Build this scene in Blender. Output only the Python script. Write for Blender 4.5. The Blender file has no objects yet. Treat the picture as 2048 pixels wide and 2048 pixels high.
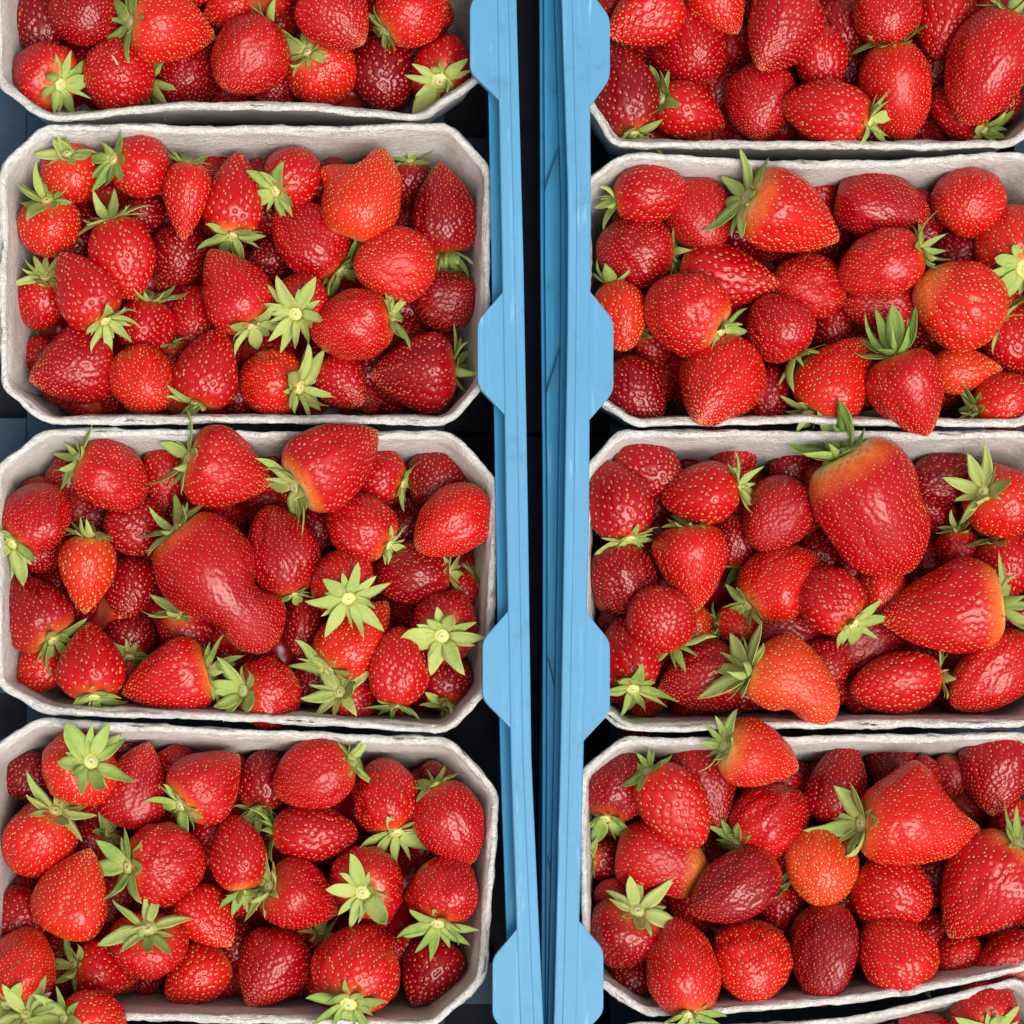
import bpy, bmesh, math, random
import numpy as np
from mathutils import Vector, Matrix, Euler

S = bpy.context.scene
COL = S.collection

# ---------------------------------------------------------------- camera
cam_d = bpy.data.cameras.new("camera"); cam = bpy.data.objects.new("camera", cam_d); COL.objects.link(cam)
cam.location = (-0.0748, -0.1452, 1.15)            # straight above the left crate, looking down
cam.rotation_euler = (0, 0, 0)
cam_d.sensor_width = 36.0; cam_d.lens = 36.0 * 1.15 / 0.4096
cam_d.shift_x = 374 / 2048; cam_d.shift_y = 726 / 2048
cam_d.clip_start = 0.05; cam_d.clip_end = 50
S.camera = cam

# ---------------------------------------------------------------- daylight, overcast
SUN_EL, SUN_AZ = math.radians(62), math.radians(150)     # azimuth clockwise from +Y
world = bpy.data.worlds.new("World"); S.world = world; world.use_nodes = True
wn = world.node_tree.nodes; wl = world.node_tree.links
bg = wn["Background"]
sky = wn.new("ShaderNodeTexSky"); sky.sky_type = 'NISHITA'; sky.sun_disc = False
sky.sun_elevation = SUN_EL; sky.sun_rotation = SUN_AZ; sky.dust_density = 4.0; sky.air_density = 1.2
hs = wn.new("ShaderNodeHueSaturation"); hs.inputs["Saturation"].default_value = 0.22
wl.new(sky.outputs[0], hs.inputs["Color"]); wl.new(hs.outputs[0], bg.inputs["Color"])
bg.inputs["Strength"].default_value = 0.062
sun_d = bpy.data.lights.new("sun", 'SUN'); sun = bpy.data.objects.new("sun", sun_d); COL.objects.link(sun)
sun_d.energy = 1.5; sun_d.angle = math.radians(38); sun_d.color = (1.0, 0.965, 0.92)
sdir = Vector((math.cos(SUN_EL) * math.sin(SUN_AZ), math.cos(SUN_EL) * math.cos(SUN_AZ), math.sin(SUN_EL)))
sun.rotation_euler = sdir.to_track_quat('Z', 'Y').to_euler(); sun.location = sdir * 3
S.view_settings.view_transform = 'Standard'; S.view_settings.look = 'None'
S.view_settings.exposure = 1.14; S.view_settings.gamma = 1.0; S.view_settings.use_curve_mapping = False
S.render.engine = 'CYCLES'
S.cycles.use_denoising = True
S.cycles.max_bounces = 8; S.cycles.diffuse_bounces = 4; S.cycles.glossy_bounces = 3; S.cycles.transmission_bounces = 4
S.cycles.caustics_reflective = False; S.cycles.caustics_refractive = False

# ---------------------------------------------------------------- layout, millimetres (rim level of the punnets is z = 0)
BERRIES=[
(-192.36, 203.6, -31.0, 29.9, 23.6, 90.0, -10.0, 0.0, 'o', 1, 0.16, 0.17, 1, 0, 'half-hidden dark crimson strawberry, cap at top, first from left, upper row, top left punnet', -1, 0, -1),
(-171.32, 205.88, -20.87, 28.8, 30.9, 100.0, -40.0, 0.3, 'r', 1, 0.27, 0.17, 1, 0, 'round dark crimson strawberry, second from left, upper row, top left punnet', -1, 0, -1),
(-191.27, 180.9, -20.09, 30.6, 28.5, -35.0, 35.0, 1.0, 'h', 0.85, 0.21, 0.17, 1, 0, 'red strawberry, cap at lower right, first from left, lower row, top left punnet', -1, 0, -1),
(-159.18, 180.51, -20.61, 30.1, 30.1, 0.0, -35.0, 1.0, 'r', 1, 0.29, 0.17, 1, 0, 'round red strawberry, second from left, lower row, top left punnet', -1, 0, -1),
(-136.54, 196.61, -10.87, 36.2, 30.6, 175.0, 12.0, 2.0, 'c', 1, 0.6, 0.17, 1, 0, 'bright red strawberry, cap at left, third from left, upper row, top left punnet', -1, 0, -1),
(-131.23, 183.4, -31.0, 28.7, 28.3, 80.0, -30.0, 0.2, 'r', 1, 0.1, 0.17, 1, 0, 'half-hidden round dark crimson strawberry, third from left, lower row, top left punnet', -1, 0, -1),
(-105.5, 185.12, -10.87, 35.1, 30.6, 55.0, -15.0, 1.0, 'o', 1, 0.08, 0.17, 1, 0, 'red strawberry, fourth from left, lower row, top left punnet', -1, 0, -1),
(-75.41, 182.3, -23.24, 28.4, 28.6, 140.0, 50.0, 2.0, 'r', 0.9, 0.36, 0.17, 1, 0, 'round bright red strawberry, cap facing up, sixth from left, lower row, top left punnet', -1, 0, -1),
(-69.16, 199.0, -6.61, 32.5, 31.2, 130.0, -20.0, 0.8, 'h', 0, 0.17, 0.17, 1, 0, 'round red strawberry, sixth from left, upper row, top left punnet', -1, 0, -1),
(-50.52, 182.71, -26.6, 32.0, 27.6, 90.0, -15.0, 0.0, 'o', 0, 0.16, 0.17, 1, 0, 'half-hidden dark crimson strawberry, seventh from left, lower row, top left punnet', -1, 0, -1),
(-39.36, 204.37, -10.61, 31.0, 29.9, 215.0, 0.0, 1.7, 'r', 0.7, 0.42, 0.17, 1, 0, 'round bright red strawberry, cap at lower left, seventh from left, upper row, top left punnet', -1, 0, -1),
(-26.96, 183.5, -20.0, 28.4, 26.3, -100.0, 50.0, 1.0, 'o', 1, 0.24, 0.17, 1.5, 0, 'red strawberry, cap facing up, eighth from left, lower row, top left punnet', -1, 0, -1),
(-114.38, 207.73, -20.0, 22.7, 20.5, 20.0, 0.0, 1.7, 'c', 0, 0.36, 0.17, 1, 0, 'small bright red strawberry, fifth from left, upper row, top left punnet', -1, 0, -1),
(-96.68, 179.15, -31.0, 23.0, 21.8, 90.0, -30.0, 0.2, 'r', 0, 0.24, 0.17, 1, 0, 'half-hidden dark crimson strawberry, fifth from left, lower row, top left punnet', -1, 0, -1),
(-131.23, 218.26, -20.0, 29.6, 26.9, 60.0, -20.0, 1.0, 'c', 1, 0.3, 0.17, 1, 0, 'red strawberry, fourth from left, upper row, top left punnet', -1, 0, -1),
(-177.68, 139.38, -18.0, 25.0, 25.4, 100.0, 58.0, 2.0, 'r', 1, 0.13, 0.17, 1, 1, 'round bright red strawberry, cap facing up, first from left, top row, second left punnet', -1, 0, -1),
(-148.69, 140.39, -10.0, 27.7, 25.6, 172.0, 32.0, 1.2, 'o', 1, 0.3, 0.17, 1, 1, 'red strawberry, cap at left, second from left, top row, second left punnet', -1, 0, -1),
(-186.23, 117.69, -17.31, 25.0, 27.6, 95.0, 35.0, 2.2, 'r', 1, 0.38, 0.17, 1, 1, 'round orange-red strawberry, cap at top, first from left, second row, second left punnet', -1, 0, -1),
(-156.6, 103.61, -10.33, 34.1, 27.0, 108.0, 5.0, 1.2, 'o', 1, 0.26, 0.17, 1, 1, 'red strawberry, cap at top, third from left, second row, second left punnet', -1, 0, -1),
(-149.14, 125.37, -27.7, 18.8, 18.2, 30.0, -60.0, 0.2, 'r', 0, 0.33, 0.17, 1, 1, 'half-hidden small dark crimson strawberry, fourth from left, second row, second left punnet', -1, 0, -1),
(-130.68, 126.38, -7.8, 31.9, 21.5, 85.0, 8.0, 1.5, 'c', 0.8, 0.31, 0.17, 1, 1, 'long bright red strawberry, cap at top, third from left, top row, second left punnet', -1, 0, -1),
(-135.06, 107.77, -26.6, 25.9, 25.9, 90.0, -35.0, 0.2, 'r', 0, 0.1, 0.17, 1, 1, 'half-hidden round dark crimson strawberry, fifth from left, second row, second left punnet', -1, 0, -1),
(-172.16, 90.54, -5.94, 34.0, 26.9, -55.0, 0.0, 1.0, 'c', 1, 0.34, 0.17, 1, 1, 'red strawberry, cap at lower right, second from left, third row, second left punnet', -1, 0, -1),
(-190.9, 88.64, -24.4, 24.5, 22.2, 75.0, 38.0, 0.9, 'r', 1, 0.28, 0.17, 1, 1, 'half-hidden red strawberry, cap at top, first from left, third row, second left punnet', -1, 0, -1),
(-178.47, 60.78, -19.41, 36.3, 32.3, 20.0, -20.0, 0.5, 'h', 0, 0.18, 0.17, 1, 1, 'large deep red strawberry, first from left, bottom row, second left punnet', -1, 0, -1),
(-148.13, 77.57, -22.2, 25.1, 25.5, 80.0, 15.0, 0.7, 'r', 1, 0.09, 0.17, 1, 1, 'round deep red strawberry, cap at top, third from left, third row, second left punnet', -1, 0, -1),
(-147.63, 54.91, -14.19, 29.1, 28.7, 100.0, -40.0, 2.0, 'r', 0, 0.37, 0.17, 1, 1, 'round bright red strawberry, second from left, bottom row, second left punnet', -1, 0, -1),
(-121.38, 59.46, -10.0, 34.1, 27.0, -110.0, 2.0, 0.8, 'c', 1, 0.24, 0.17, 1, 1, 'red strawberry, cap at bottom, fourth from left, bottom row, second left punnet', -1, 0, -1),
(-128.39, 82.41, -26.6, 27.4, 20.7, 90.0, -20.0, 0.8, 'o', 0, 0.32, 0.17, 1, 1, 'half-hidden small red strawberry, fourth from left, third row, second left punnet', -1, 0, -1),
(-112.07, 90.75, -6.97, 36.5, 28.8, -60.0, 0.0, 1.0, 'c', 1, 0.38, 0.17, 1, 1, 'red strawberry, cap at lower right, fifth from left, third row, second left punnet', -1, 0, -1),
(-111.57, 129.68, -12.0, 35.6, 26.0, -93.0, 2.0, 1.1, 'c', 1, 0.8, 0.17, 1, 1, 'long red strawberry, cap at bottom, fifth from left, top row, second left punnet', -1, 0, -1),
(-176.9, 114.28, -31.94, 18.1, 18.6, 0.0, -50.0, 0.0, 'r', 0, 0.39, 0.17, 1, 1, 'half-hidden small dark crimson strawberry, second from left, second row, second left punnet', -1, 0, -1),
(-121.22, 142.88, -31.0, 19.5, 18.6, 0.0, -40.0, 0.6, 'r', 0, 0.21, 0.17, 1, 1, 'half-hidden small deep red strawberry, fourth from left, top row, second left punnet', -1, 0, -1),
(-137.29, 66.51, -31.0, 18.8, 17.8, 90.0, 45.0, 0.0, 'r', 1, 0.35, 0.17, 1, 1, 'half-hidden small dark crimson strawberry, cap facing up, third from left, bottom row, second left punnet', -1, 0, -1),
(-87.39, 136.78, -10.0, 26.3, 24.8, 225.0, 30.0, 1.0, 'r', 1, 0.23, 0.17, 1, 1, 'red strawberry, cap at lower left, sixth from left, top row, second left punnet', -1, 0, -1),
(-80.71, 112.91, -16.57, 37.5, 29.0, -45.0, -5.0, 0.6, 'o', 1, 0.4, 0.17, 1, 1, 'deep red strawberry, cap at lower right, seventh from left, second row, second left punnet', -1, 0, -1),
(-58.82, 128.41, -6.59, 39.7, 32.4, 250.0, -10.0, 2.7, '@fang', 0, 0.38, 0.17, 1, 1, 'pronged orange-red strawberry, seventh from left, top row, second left punnet', -1, 0, -1),
(-26.6, 124.93, -16.52, 37.9, 29.7, -85.0, -10.0, 0.1, 'c', 1, 0.11, 0.17, 1, 1, 'dark crimson strawberry, cap at bottom, ninth from left, top row, second left punnet', -1, 0, -1),
(-46.97, 100.62, -8.56, 34.6, 30.3, 3.0, -22.0, 1.8, 'r', 0, 0.13, 0.17, 1, 1, 'bright red strawberry, eighth from left, second row, second left punnet', -1, 0, -1),
(-24.38, 89.23, -22.2, 27.3, 28.0, 180.0, -35.0, 0.1, 'r', 0, 0.15, 0.17, 1, 1, 'round dark crimson strawberry, ninth from left, third row, second left punnet', -1, 0, -1),
(-63.86, 76.18, -7.83, 34.7, 28.0, 12.0, 5.0, 1.2, 'o', 0.85, 0.41, 0.17, 1, 1, 'red strawberry, cap at right, seventh from left, third row, second left punnet', -1, 0, -1),
(-84.78, 86.4, -13.0, 28.5, 25.3, -105.0, 58.0, 1.3, 'r', 1.15, 0.23, 0.17, 1.1, 1, 'red strawberry, cap facing up, sixth from left, third row, second left punnet', -1, 0, -1),
(-39.0, 58.78, -17.98, 35.8, 34.1, 8.0, -5.0, 0.2, 'h', 1, 0.29, 0.17, 1, 1, 'large dark crimson strawberry, cap at right, eighth from left, bottom row, second left punnet', -1, 0, -1),
(-96.71, 54.93, -16.03, 27.8, 28.2, -15.0, 20.0, 1.9, 'r', 1.1, 0.5, 0.17, 1, 1, 'round bright red strawberry, cap at right, fifth from left, bottom row, second left punnet', -1, 0, -1),
(-66.91, 54.42, -22.75, 25.9, 23.6, 130.0, -30.0, 0.7, 'c', 0, 0.25, 0.17, 1, 1, 'half-hidden deep red strawberry, seventh from left, bottom row, second left punnet', -1, 0, -1),
(-98.29, 106.25, -28.8, 20.2, 17.8, 30.0, -20.0, 0.0, 'r', 0, 0.21, 0.17, 1, 1, 'half-hidden small dark crimson strawberry, sixth from left, second row, second left punnet', -1, 0, -1),
(-40.13, 138.34, -28.8, 20.2, 19.3, 90.0, 30.0, 0.0, 'r', 1, 0.2, 0.17, 1, 1, 'half-hidden small dark crimson strawberry, cap at top, eighth from left, top row, second left punnet', -1, 0, -1),
(-44.09, 77.26, -31.0, 18.1, 17.1, 0.0, -20.0, 0.0, 'r', 0, 0.28, 0.17, 1, 1, 'half-hidden small dark crimson strawberry, eighth from left, third row, second left punnet', -1, 0, -1),
(-78.92, 64.26, -33.25, 18.8, 18.6, 0.0, -20.0, 0.0, 'r', 0, 0.28, 0.17, 1, 1, 'half-hidden small dark crimson strawberry, sixth from left, bottom row, second left punnet', -1, 0, -1),
(-161.23, 15.81, -10.6, 32.8, 29.8, 155.0, 15.0, 1.1, 'r', 1, 0.4, 0.17, 1, 2, 'red strawberry, cap at upper left, first from left, top row, third left punnet', -1, 0, -1),
(-191.17, -0.67, -10.44, 33.7, 29.4, -130.0, 20.0, 0.7, 'o', 0.95, 0.31, 0.17, 1, 2, 'deep red strawberry, cap at lower left, first from left, second row, third left punnet', -1, 0, -1),
(-194.32, -36.43, -18.76, 35.6, 30.5, -55.0, 8.0, 0.3, 'h', 0.9, 0.4, 0.17, 1, 2, 'dark crimson strawberry, cap at lower right, first from left, third row, third left punnet', -1, 0, -1),
(-170.73, -23.75, -10.0, 32.7, 25.2, 85.0, 10.0, 2.9, 'c', 0.85, 1.0, 0.17, 1, 2, 'orange-red strawberry, cap at top, second from left, second row, third left punnet', -1, 0, -1),
(-171.46, 1.56, -31.0, 19.5, 18.6, 0.0, -30.0, 0.0, 'r', 0, 0.42, 0.17, 1, 2, 'half-hidden small dark crimson strawberry, third from left, second row, third left punnet', -1, 0, -1),
(-152.64, -3.46, -20.0, 25.8, 24.3, 0.0, -20.0, 0.4, 'r', 0, 0.31, 0.17, 1, 2, 'deep red strawberry, fourth from left, second row, third left punnet', -1, 0, -1),
(-140.15, 16.42, -22.2, 26.6, 19.6, 80.0, 0.0, 0.9, 'c', 0, 0.14, 0.17, 1, 2, 'small red strawberry, second from left, top row, third left punnet', -1, 0, -1),
(-113.65, 17.02, -5.14, 36.4, 32.8, 165.0, 8.0, 1.1, 'h', 1.1, 0.37, 0.17, 1, 2, 'large red strawberry, cap at left, third from left, top row, third left punnet', -1, 0, -1),
(-115.58, -29.27, -4.25, 63.4, 38.1, 130.0, 6.0, 0.6, '@kidney', 0.95, 0.41, 0.17, 1, 2, 'kidney-shaped deep red strawberry, cap at upper left, fifth from left, third row, third left punnet', -1, 0, -1),
(-154.49, -27.58, -27.7, 28.1, 21.5, 90.0, -25.0, 0.3, 'o', 0, 0.39, 0.17, 1, 2, 'half-hidden dark crimson strawberry, second from left, third row, third left punnet', -1, 0, -1),
(-154.71, -46.68, -31.0, 22.4, 22.3, -90.0, 25.0, 0.0, 'r', 1, 0.27, 0.17, 1, 2, 'half-hidden round dark crimson strawberry, cap at bottom, third from left, third row, third left punnet', -1, 0, -1),
(-168.95, -58.96, -10.0, 32.7, 27.4, -85.0, 14.0, 1.0, 'c', 0.85, 0.32, 0.17, 1, 2, 'red strawberry, cap at bottom, second from left, bottom row, third left punnet', -1, 0, -1),
(-191.56, -60.31, -27.7, 25.3, 20.8, 40.0, -10.0, 1.9, 'o', 0, 0.15, 0.17, 1, 2, 'half-hidden small bright red strawberry, first from left, bottom row, third left punnet', -1, 0, -1),
(-138.58, -66.74, -11.66, 38.4, 32.7, 15.0, 5.0, 1.3, 'h', 1, 0.8, 0.17, 1, 2, 'large red strawberry, cap at right, third from left, bottom row, third left punnet', -1, 0, -1),
(-131.46, -44.85, -21.1, 22.2, 22.9, 110.0, 52.0, 0.2, 'r', 1, 0.28, 0.17, 1, 2, 'round dark crimson strawberry, cap facing up, fourth from left, third row, third left punnet', -1, 0, -1),
(-97.15, -71.07, -16.03, 27.8, 28.2, 180.0, 35.0, 1.0, 'r', 1, 0.18, 0.17, 1, 2, 'round red strawberry, cap at left, fourth from left, bottom row, third left punnet', -1, 0, -1),
(-70.55, 20.81, 0.36, 42.6, 36.3, 215.0, 8.0, 1.0, 'h', 1.1, 1.0, 0.17, 1, 2, 'large red strawberry, cap at lower left, fifth from left, top row, third left punnet', -1, 0, -1),
(-53.56, 17.44, -20.0, 24.4, 21.4, -20.0, 10.0, 0.8, 'o', 0.8, 0.37, 0.17, 1, 2, 'red strawberry, cap at right, sixth from left, top row, third left punnet', -1, 0, -1),
(-29.45, 16.88, -25.5, 28.1, 25.9, 60.0, -30.0, 0.2, 'r', 0, 0.42, 0.17, 1, 2, 'half-hidden dark crimson strawberry, seventh from left, top row, third left punnet', -1, 0, -1),
(-23.55, -3.24, -8.24, 37.1, 29.3, 40.0, -8.0, 1.8, 'o', 0.6, 0.11, 0.17, 1, 2, 'bright red strawberry, cap at upper right, eleventh from left, second row, third left punnet', -1, 0, -1),
(-60.33, -4.46, -9.01, 30.4, 28.3, -35.0, 10.0, 1.0, 'r', 0.7, 0.35, 0.17, 1, 2, 'red strawberry, cap at lower right, eighth from left, second row, third left punnet', -1, 0, -1),
(-92.25, -14.41, -11.19, 38.9, 28.6, -75.0, 0.0, 0.4, 'o', 0.6, 0.22, 0.17, 1, 2, 'long deep red strawberry, cap at bottom, fifth from left, second row, third left punnet', -1, 0, -1),
(-39.04, -22.99, -17.27, 31.9, 29.0, 5.0, 0.0, 0.2, 'r', 0.8, 0.13, 0.17, 1, 2, 'dark crimson strawberry, cap at right, tenth from left, second row, third left punnet', -1, 0, -1),
(-67.57, -26.93, -7.91, 28.3, 28.3, -75.0, 52.0, 1.4, 'r', 1.15, 0.18, 0.17, 1, 2, 'round bright red strawberry, cap facing up, seventh from left, second row, third left punnet', -1, 0, -1),
(-61.9, -48.65, -15.26, 39.2, 30.0, 230.0, 12.0, 2.2, 'c', 1, 0.34, 0.17, 1, 2, 'orange-red strawberry, cap at lower left, seventh from left, third row, third left punnet', -1, 0, -1),
(-25.99, -44.25, -12.68, 27.9, 30.1, -110.0, 65.0, 0.4, 'r', 1.1, 0.38, 0.17, 1, 2, 'round deep red strawberry, cap facing up, eighth from left, third row, third left punnet', -1, 0, -1),
(-45.35, -61.35, -8.78, 33.4, 25.2, -95.0, 2.0, 1.1, 'o', 0.8, 0.1, 0.17, 1, 2, 'red strawberry, cap at bottom, seventh from left, bottom row, third left punnet', -1, 0, -1),
(-25.41, -65.73, -26.6, 23.8, 24.4, -90.0, 20.0, 0.1, 'r', 1, 0.29, 0.17, 1, 2, 'half-hidden round dark crimson strawberry, cap at bottom, eighth from left, bottom row, third left punnet', -1, 0, -1),
(-63.84, -73.15, -20.0, 22.2, 22.5, 160.0, 60.0, 0.3, 'r', 1.3, 0.1, 0.17, 1, 2, 'round dark crimson strawberry, cap facing up, sixth from left, bottom row, third left punnet', -1, 0, -1),
(-83.48, -42.94, -27.7, 28.9, 21.5, 80.0, -20.0, 0.2, 'o', 0, 0.32, 0.17, 1, 2, 'half-hidden dark crimson strawberry, sixth from left, third row, third left punnet', -1, 0, -1),
(-80.82, -66.85, -29.9, 19.5, 18.6, 30.0, -20.0, 0.0, 'r', 0, 0.19, 0.17, 1, 2, 'half-hidden small dark crimson strawberry, fifth from left, bottom row, third left punnet', -1, 0, -1),
(-19.96, -28.14, -28.8, 18.8, 17.1, 30.0, 10.0, 1.0, 'r', 1, 0.38, 0.17, 1, 2, 'half-hidden small red strawberry, cap at upper right, ninth from left, third row, third left punnet', -1, 0, -1),
(-77.47, -3.53, -27.7, 20.9, 17.1, 80.0, -20.0, 0.0, 'o', 0, 0.41, 0.17, 1, 2, 'half-hidden small dark crimson strawberry, sixth from left, second row, third left punnet', -1, 0, -1),
(-43.31, -3.13, -31.0, 19.5, 18.6, 30.0, -20.0, 0.0, 'r', 0, 0.25, 0.17, 1, 2, 'half-hidden small dark crimson strawberry, ninth from left, second row, third left punnet', -1, 0, -1),
(-95.56, 28.35, -31.0, 18.8, 17.8, 30.0, -20.0, 0.0, 'r', 0, 0.42, 0.17, 1, 2, 'half-hidden small dark crimson strawberry, fourth from left, top row, third left punnet', -1, 0, -1),
(-174.52, -102.21, -10.84, 30.0, 31.6, 20.0, 62.0, 2.0, 'r', 1.1, 0.19, 0.17, 1, 3, 'round bright red strawberry, cap facing up, second from left, top row, fourth left punnet', -1, 0, -1),
(-197.06, -104.87, -28.8, 22.3, 21.5, 30.0, -30.0, 0.0, 'r', 0, 0.11, 0.17, 1, 3, 'half-hidden dark crimson strawberry, first from left, top row, fourth left punnet', -1, 0, -1),
(-190.79, -131.02, -16.06, 33.7, 31.3, 58.0, 28.0, 1.9, 'r', 1.05, 0.28, 0.17, 1, 3, 'bright red strawberry, cap at upper right, first from left, second row, fourth left punnet', -1, 0, -1),
(-151.38, -108.54, -18.26, 37.6, 30.4, -110.0, -15.0, 0.6, 'c', 0, 0.09, 0.17, 1, 3, 'deep red strawberry, fourth from left, top row, fourth left punnet', -1, 0, -1),
(-121.37, -107.45, -11.06, 33.6, 31.2, 220.0, 14.0, 1.1, 'h', 0.85, 0.8, 0.17, 1, 3, 'red strawberry, cap at lower left, fifth from left, top row, fourth left punnet', -1, 0, -1),
(-175.44, -152.41, -10.13, 38.8, 31.6, -112.0, -12.0, 2.3, 'c', 0, 0.22, 0.17, 1, 3, 'orange-red strawberry, second from left, third row, fourth left punnet', -1, 0, -1),
(-139.47, -140.92, -11.88, 33.5, 33.5, 183.0, 22.0, 0.9, 'r', 1.05, 0.29, 0.17, 1, 3, 'large red strawberry, cap at left, third from left, second row, fourth left punnet', -1, 0, -1),
(-146.29, -176.04, -10.66, 30.0, 31.4, 88.0, 48.0, 0.9, 'c', 1, 0.13, 0.17, 1.5, 3, 'round red strawberry, cap facing up, third from left, bottom row, fourth left punnet', 200.0, 0, -1),
(-121.61, -163.34, -17.0, 29.9, 26.7, 130.0, -20.0, 1.8, 'c', 0, 0.09, 0.17, 1, 3, 'bright red strawberry, third from left, third row, fourth left punnet', -1, 0, -1),
(-126.83, -186.66, -23.3, 30.8, 24.3, 30.0, -10.0, 1.9, 'o', 0, 0.38, 0.17, 1, 3, 'bright red strawberry, fourth from left, bottom row, fourth left punnet', -1, 0, -1),
(-165.06, -184.89, -20.03, 27.9, 26.1, 165.0, 25.0, 1.1, 'c', 1, 0.19, 0.17, 1, 3, 'red strawberry, cap at left, second from left, bottom row, fourth left punnet', -1, 0, -1),
(-197.69, -182.47, -6.5, 36.4, 30.6, -105.0, 24.0, 2.0, 'o', 1, 0.4, 0.17, 1, 3, 'bright red strawberry, cap at bottom, first from left, bottom row, fourth left punnet', -1, 0, -1),
(-201.7, -164.14, -25.5, 30.9, 25.1, 60.0, -15.0, 0.4, 'o', 0, 0.38, 0.17, 1, 3, 'half-hidden deep red strawberry, first from left, third row, fourth left punnet', -1, 0, -1),
(-109.85, -136.67, -10.0, 32.6, 25.5, -82.0, 5.0, 1.0, 'o', 0.8, 0.9, 0.17, 1, 3, 'red strawberry, cap at bottom, fifth from left, second row, fourth left punnet', -1, 0, -1),
(-121.37, -127.55, -27.7, 20.9, 18.5, 30.0, -20.0, 0.7, 'r', 0, 0.24, 0.17, 1, 3, 'half-hidden small deep red strawberry, fourth from left, second row, fourth left punnet', -1, 0, -1),
(-158.89, -93.45, -31.0, 19.5, 17.8, 30.0, -20.0, 0.0, 'r', 0, 0.26, 0.17, 1, 3, 'half-hidden small dark crimson strawberry, third from left, top row, fourth left punnet', -1, 0, -1),
(-170.82, -130.85, -29.9, 18.7, 18.5, 20.0, 30.0, 0.2, 'r', 1, 0.3, 0.17, 1, 3, 'half-hidden small dark crimson strawberry, cap at right, second from left, second row, fourth left punnet', -1, 0, -1),
(-99.82, -106.31, -25.5, 28.0, 22.9, -100.0, 15.0, 0.1, 'o', 1, 0.28, 0.17, 1, 3, 'half-hidden dark crimson strawberry, cap at bottom, sixth from left, top row, fourth left punnet', -1, 0, -1),
(-79.47, -104.6, -8.05, 35.8, 28.7, 20.0, 14.0, 0.9, 'o', 0.9, 0.27, 0.17, 1, 3, 'red strawberry, cap at right, seventh from left, top row, fourth left punnet', -1, 0, -1),
(-49.49, -113.86, -16.82, 32.6, 30.6, -75.0, 14.0, 1.1, 'r', 1.0, 0.29, 0.17, 1, 3, 'red strawberry, cap at bottom, eighth from left, top row, fourth left punnet', -1, 0, -1),
(-23.73, -124.53, -10.17, 36.6, 28.5, 115.0, 0.0, 0.8, 'o', 0.75, 0.4, 0.17, 1, 3, 'red strawberry, cap at upper left, seventh from left, second row, fourth left punnet', -1, 0, -1),
(-79.17, -128.43, -13.0, 36.2, 27.0, 178.0, -5.0, 0.8, 'o', 0.8, 0.25, 0.17, 1, 3, 'red strawberry, cap at left, sixth from left, second row, fourth left punnet', -1, 0, -1),
(-57.15, -147.82, -12.06, 29.5, 31.2, -120.0, 68.0, 0.9, 'r', 1.05, 0.23, 0.17, 1, 3, 'round red strawberry, cap facing up, sixth from left, third row, fourth left punnet', -1, 0, -1),
(-26.65, -151.43, -10.9, 31.7, 30.7, -102.0, 22.0, 0.9, 'o', 1.0, 0.32, 0.17, 1, 3, 'round red strawberry, cap at bottom, seventh from left, third row, fourth left punnet', -1, 0, -1),
(-84.08, -154.71, -10.9, 33.7, 30.7, 160.0, 25.0, 0.8, 'c', 0.95, 0.16, 0.17, 1, 3, 'red strawberry, cap at left, fourth from left, third row, fourth left punnet', -1, 0, -1),
(-31.99, -185.44, -26.6, 31.6, 26.6, 60.0, -10.0, 0.2, 'c', 0, 0.18, 0.17, 1, 3, 'half-hidden dark crimson strawberry, seventh from left, bottom row, fourth left punnet', -1, 0, -1),
(-61.47, -182.19, -7.97, 38.1, 35.4, -105.0, 32.0, 1.6, 'r', 1.15, 0.41, 0.17, 1, 3, 'large bright red strawberry, cap at bottom, sixth from left, bottom row, fourth left punnet', -1, 0, 18.0),
(-97.38, -184.54, -19.55, 36.0, 32.7, 60.0, -25.0, 0.5, 'h', 0, 0.26, 0.17, 1, 3, 'large deep red strawberry, fifth from left, bottom row, fourth left punnet', -1, 0, -1),
(-76.23, -174.91, -31.0, 18.7, 17.8, 90.0, 45.0, 0.0, 'r', 1, 0.27, 0.17, 1, 3, 'half-hidden small dark crimson strawberry, cap facing up, fifth from left, third row, fourth left punnet', -1, 0, -1),
(-167.34, -204.11, 4.99, 28.0, 27.7, 170.0, 32.0, 1.9, 'r', 1, 0.08, 0.17, 1, 4, 'round bright red strawberry, cap at left, second from left, visible row, bottom left punnet', -1, 0, -1),
(-191.69, -209.83, 1.0, 26.7, 26.0, 100.0, 40.0, 1.0, 'r', 1, 0.22, 0.17, 1, 4, 'round red strawberry, cap facing up, first from left, visible row, bottom left punnet', -1, 0, -1),
(53.51, 200.67, -9.28, 35.0, 27.3, 30.0, -10.0, 1.7, 'c', 0, 0.28, 0.17, 1, 5, 'bright red strawberry, first from left, upper row, top right punnet', -1, 0, -1),
(74.41, 193.37, -25.74, 38.3, 35.5, 100.0, -42.0, 0.6, 'r', 0, 0.09, 0.17, 1, 5, 'large deep red strawberry, second from left, upper row, top right punnet', -1, 0, -1),
(84.7, 205.63, -10.34, 27.0, 22.6, 120.0, 0.0, 1.7, 'c', 0, 0.29, 0.17, 1, 5, 'bright red strawberry, third from left, upper row, top right punnet', -1, 0, -1),
(107.85, 193.11, -7.16, 38.7, 34.9, 60.0, -20.0, 0.6, 'h', 0, 0.29, 0.17, 1, 5, 'large deep red strawberry, fourth from left, upper row, top right punnet', -1, 0, -1),
(127.03, 185.41, -19.2, 30.3, 22.8, 90.0, -5.0, 1.0, 'o', 0, 0.1, 0.17, 1, 5, 'red strawberry, fifth from left, upper row, top right punnet', -1, 0, -1),
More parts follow.
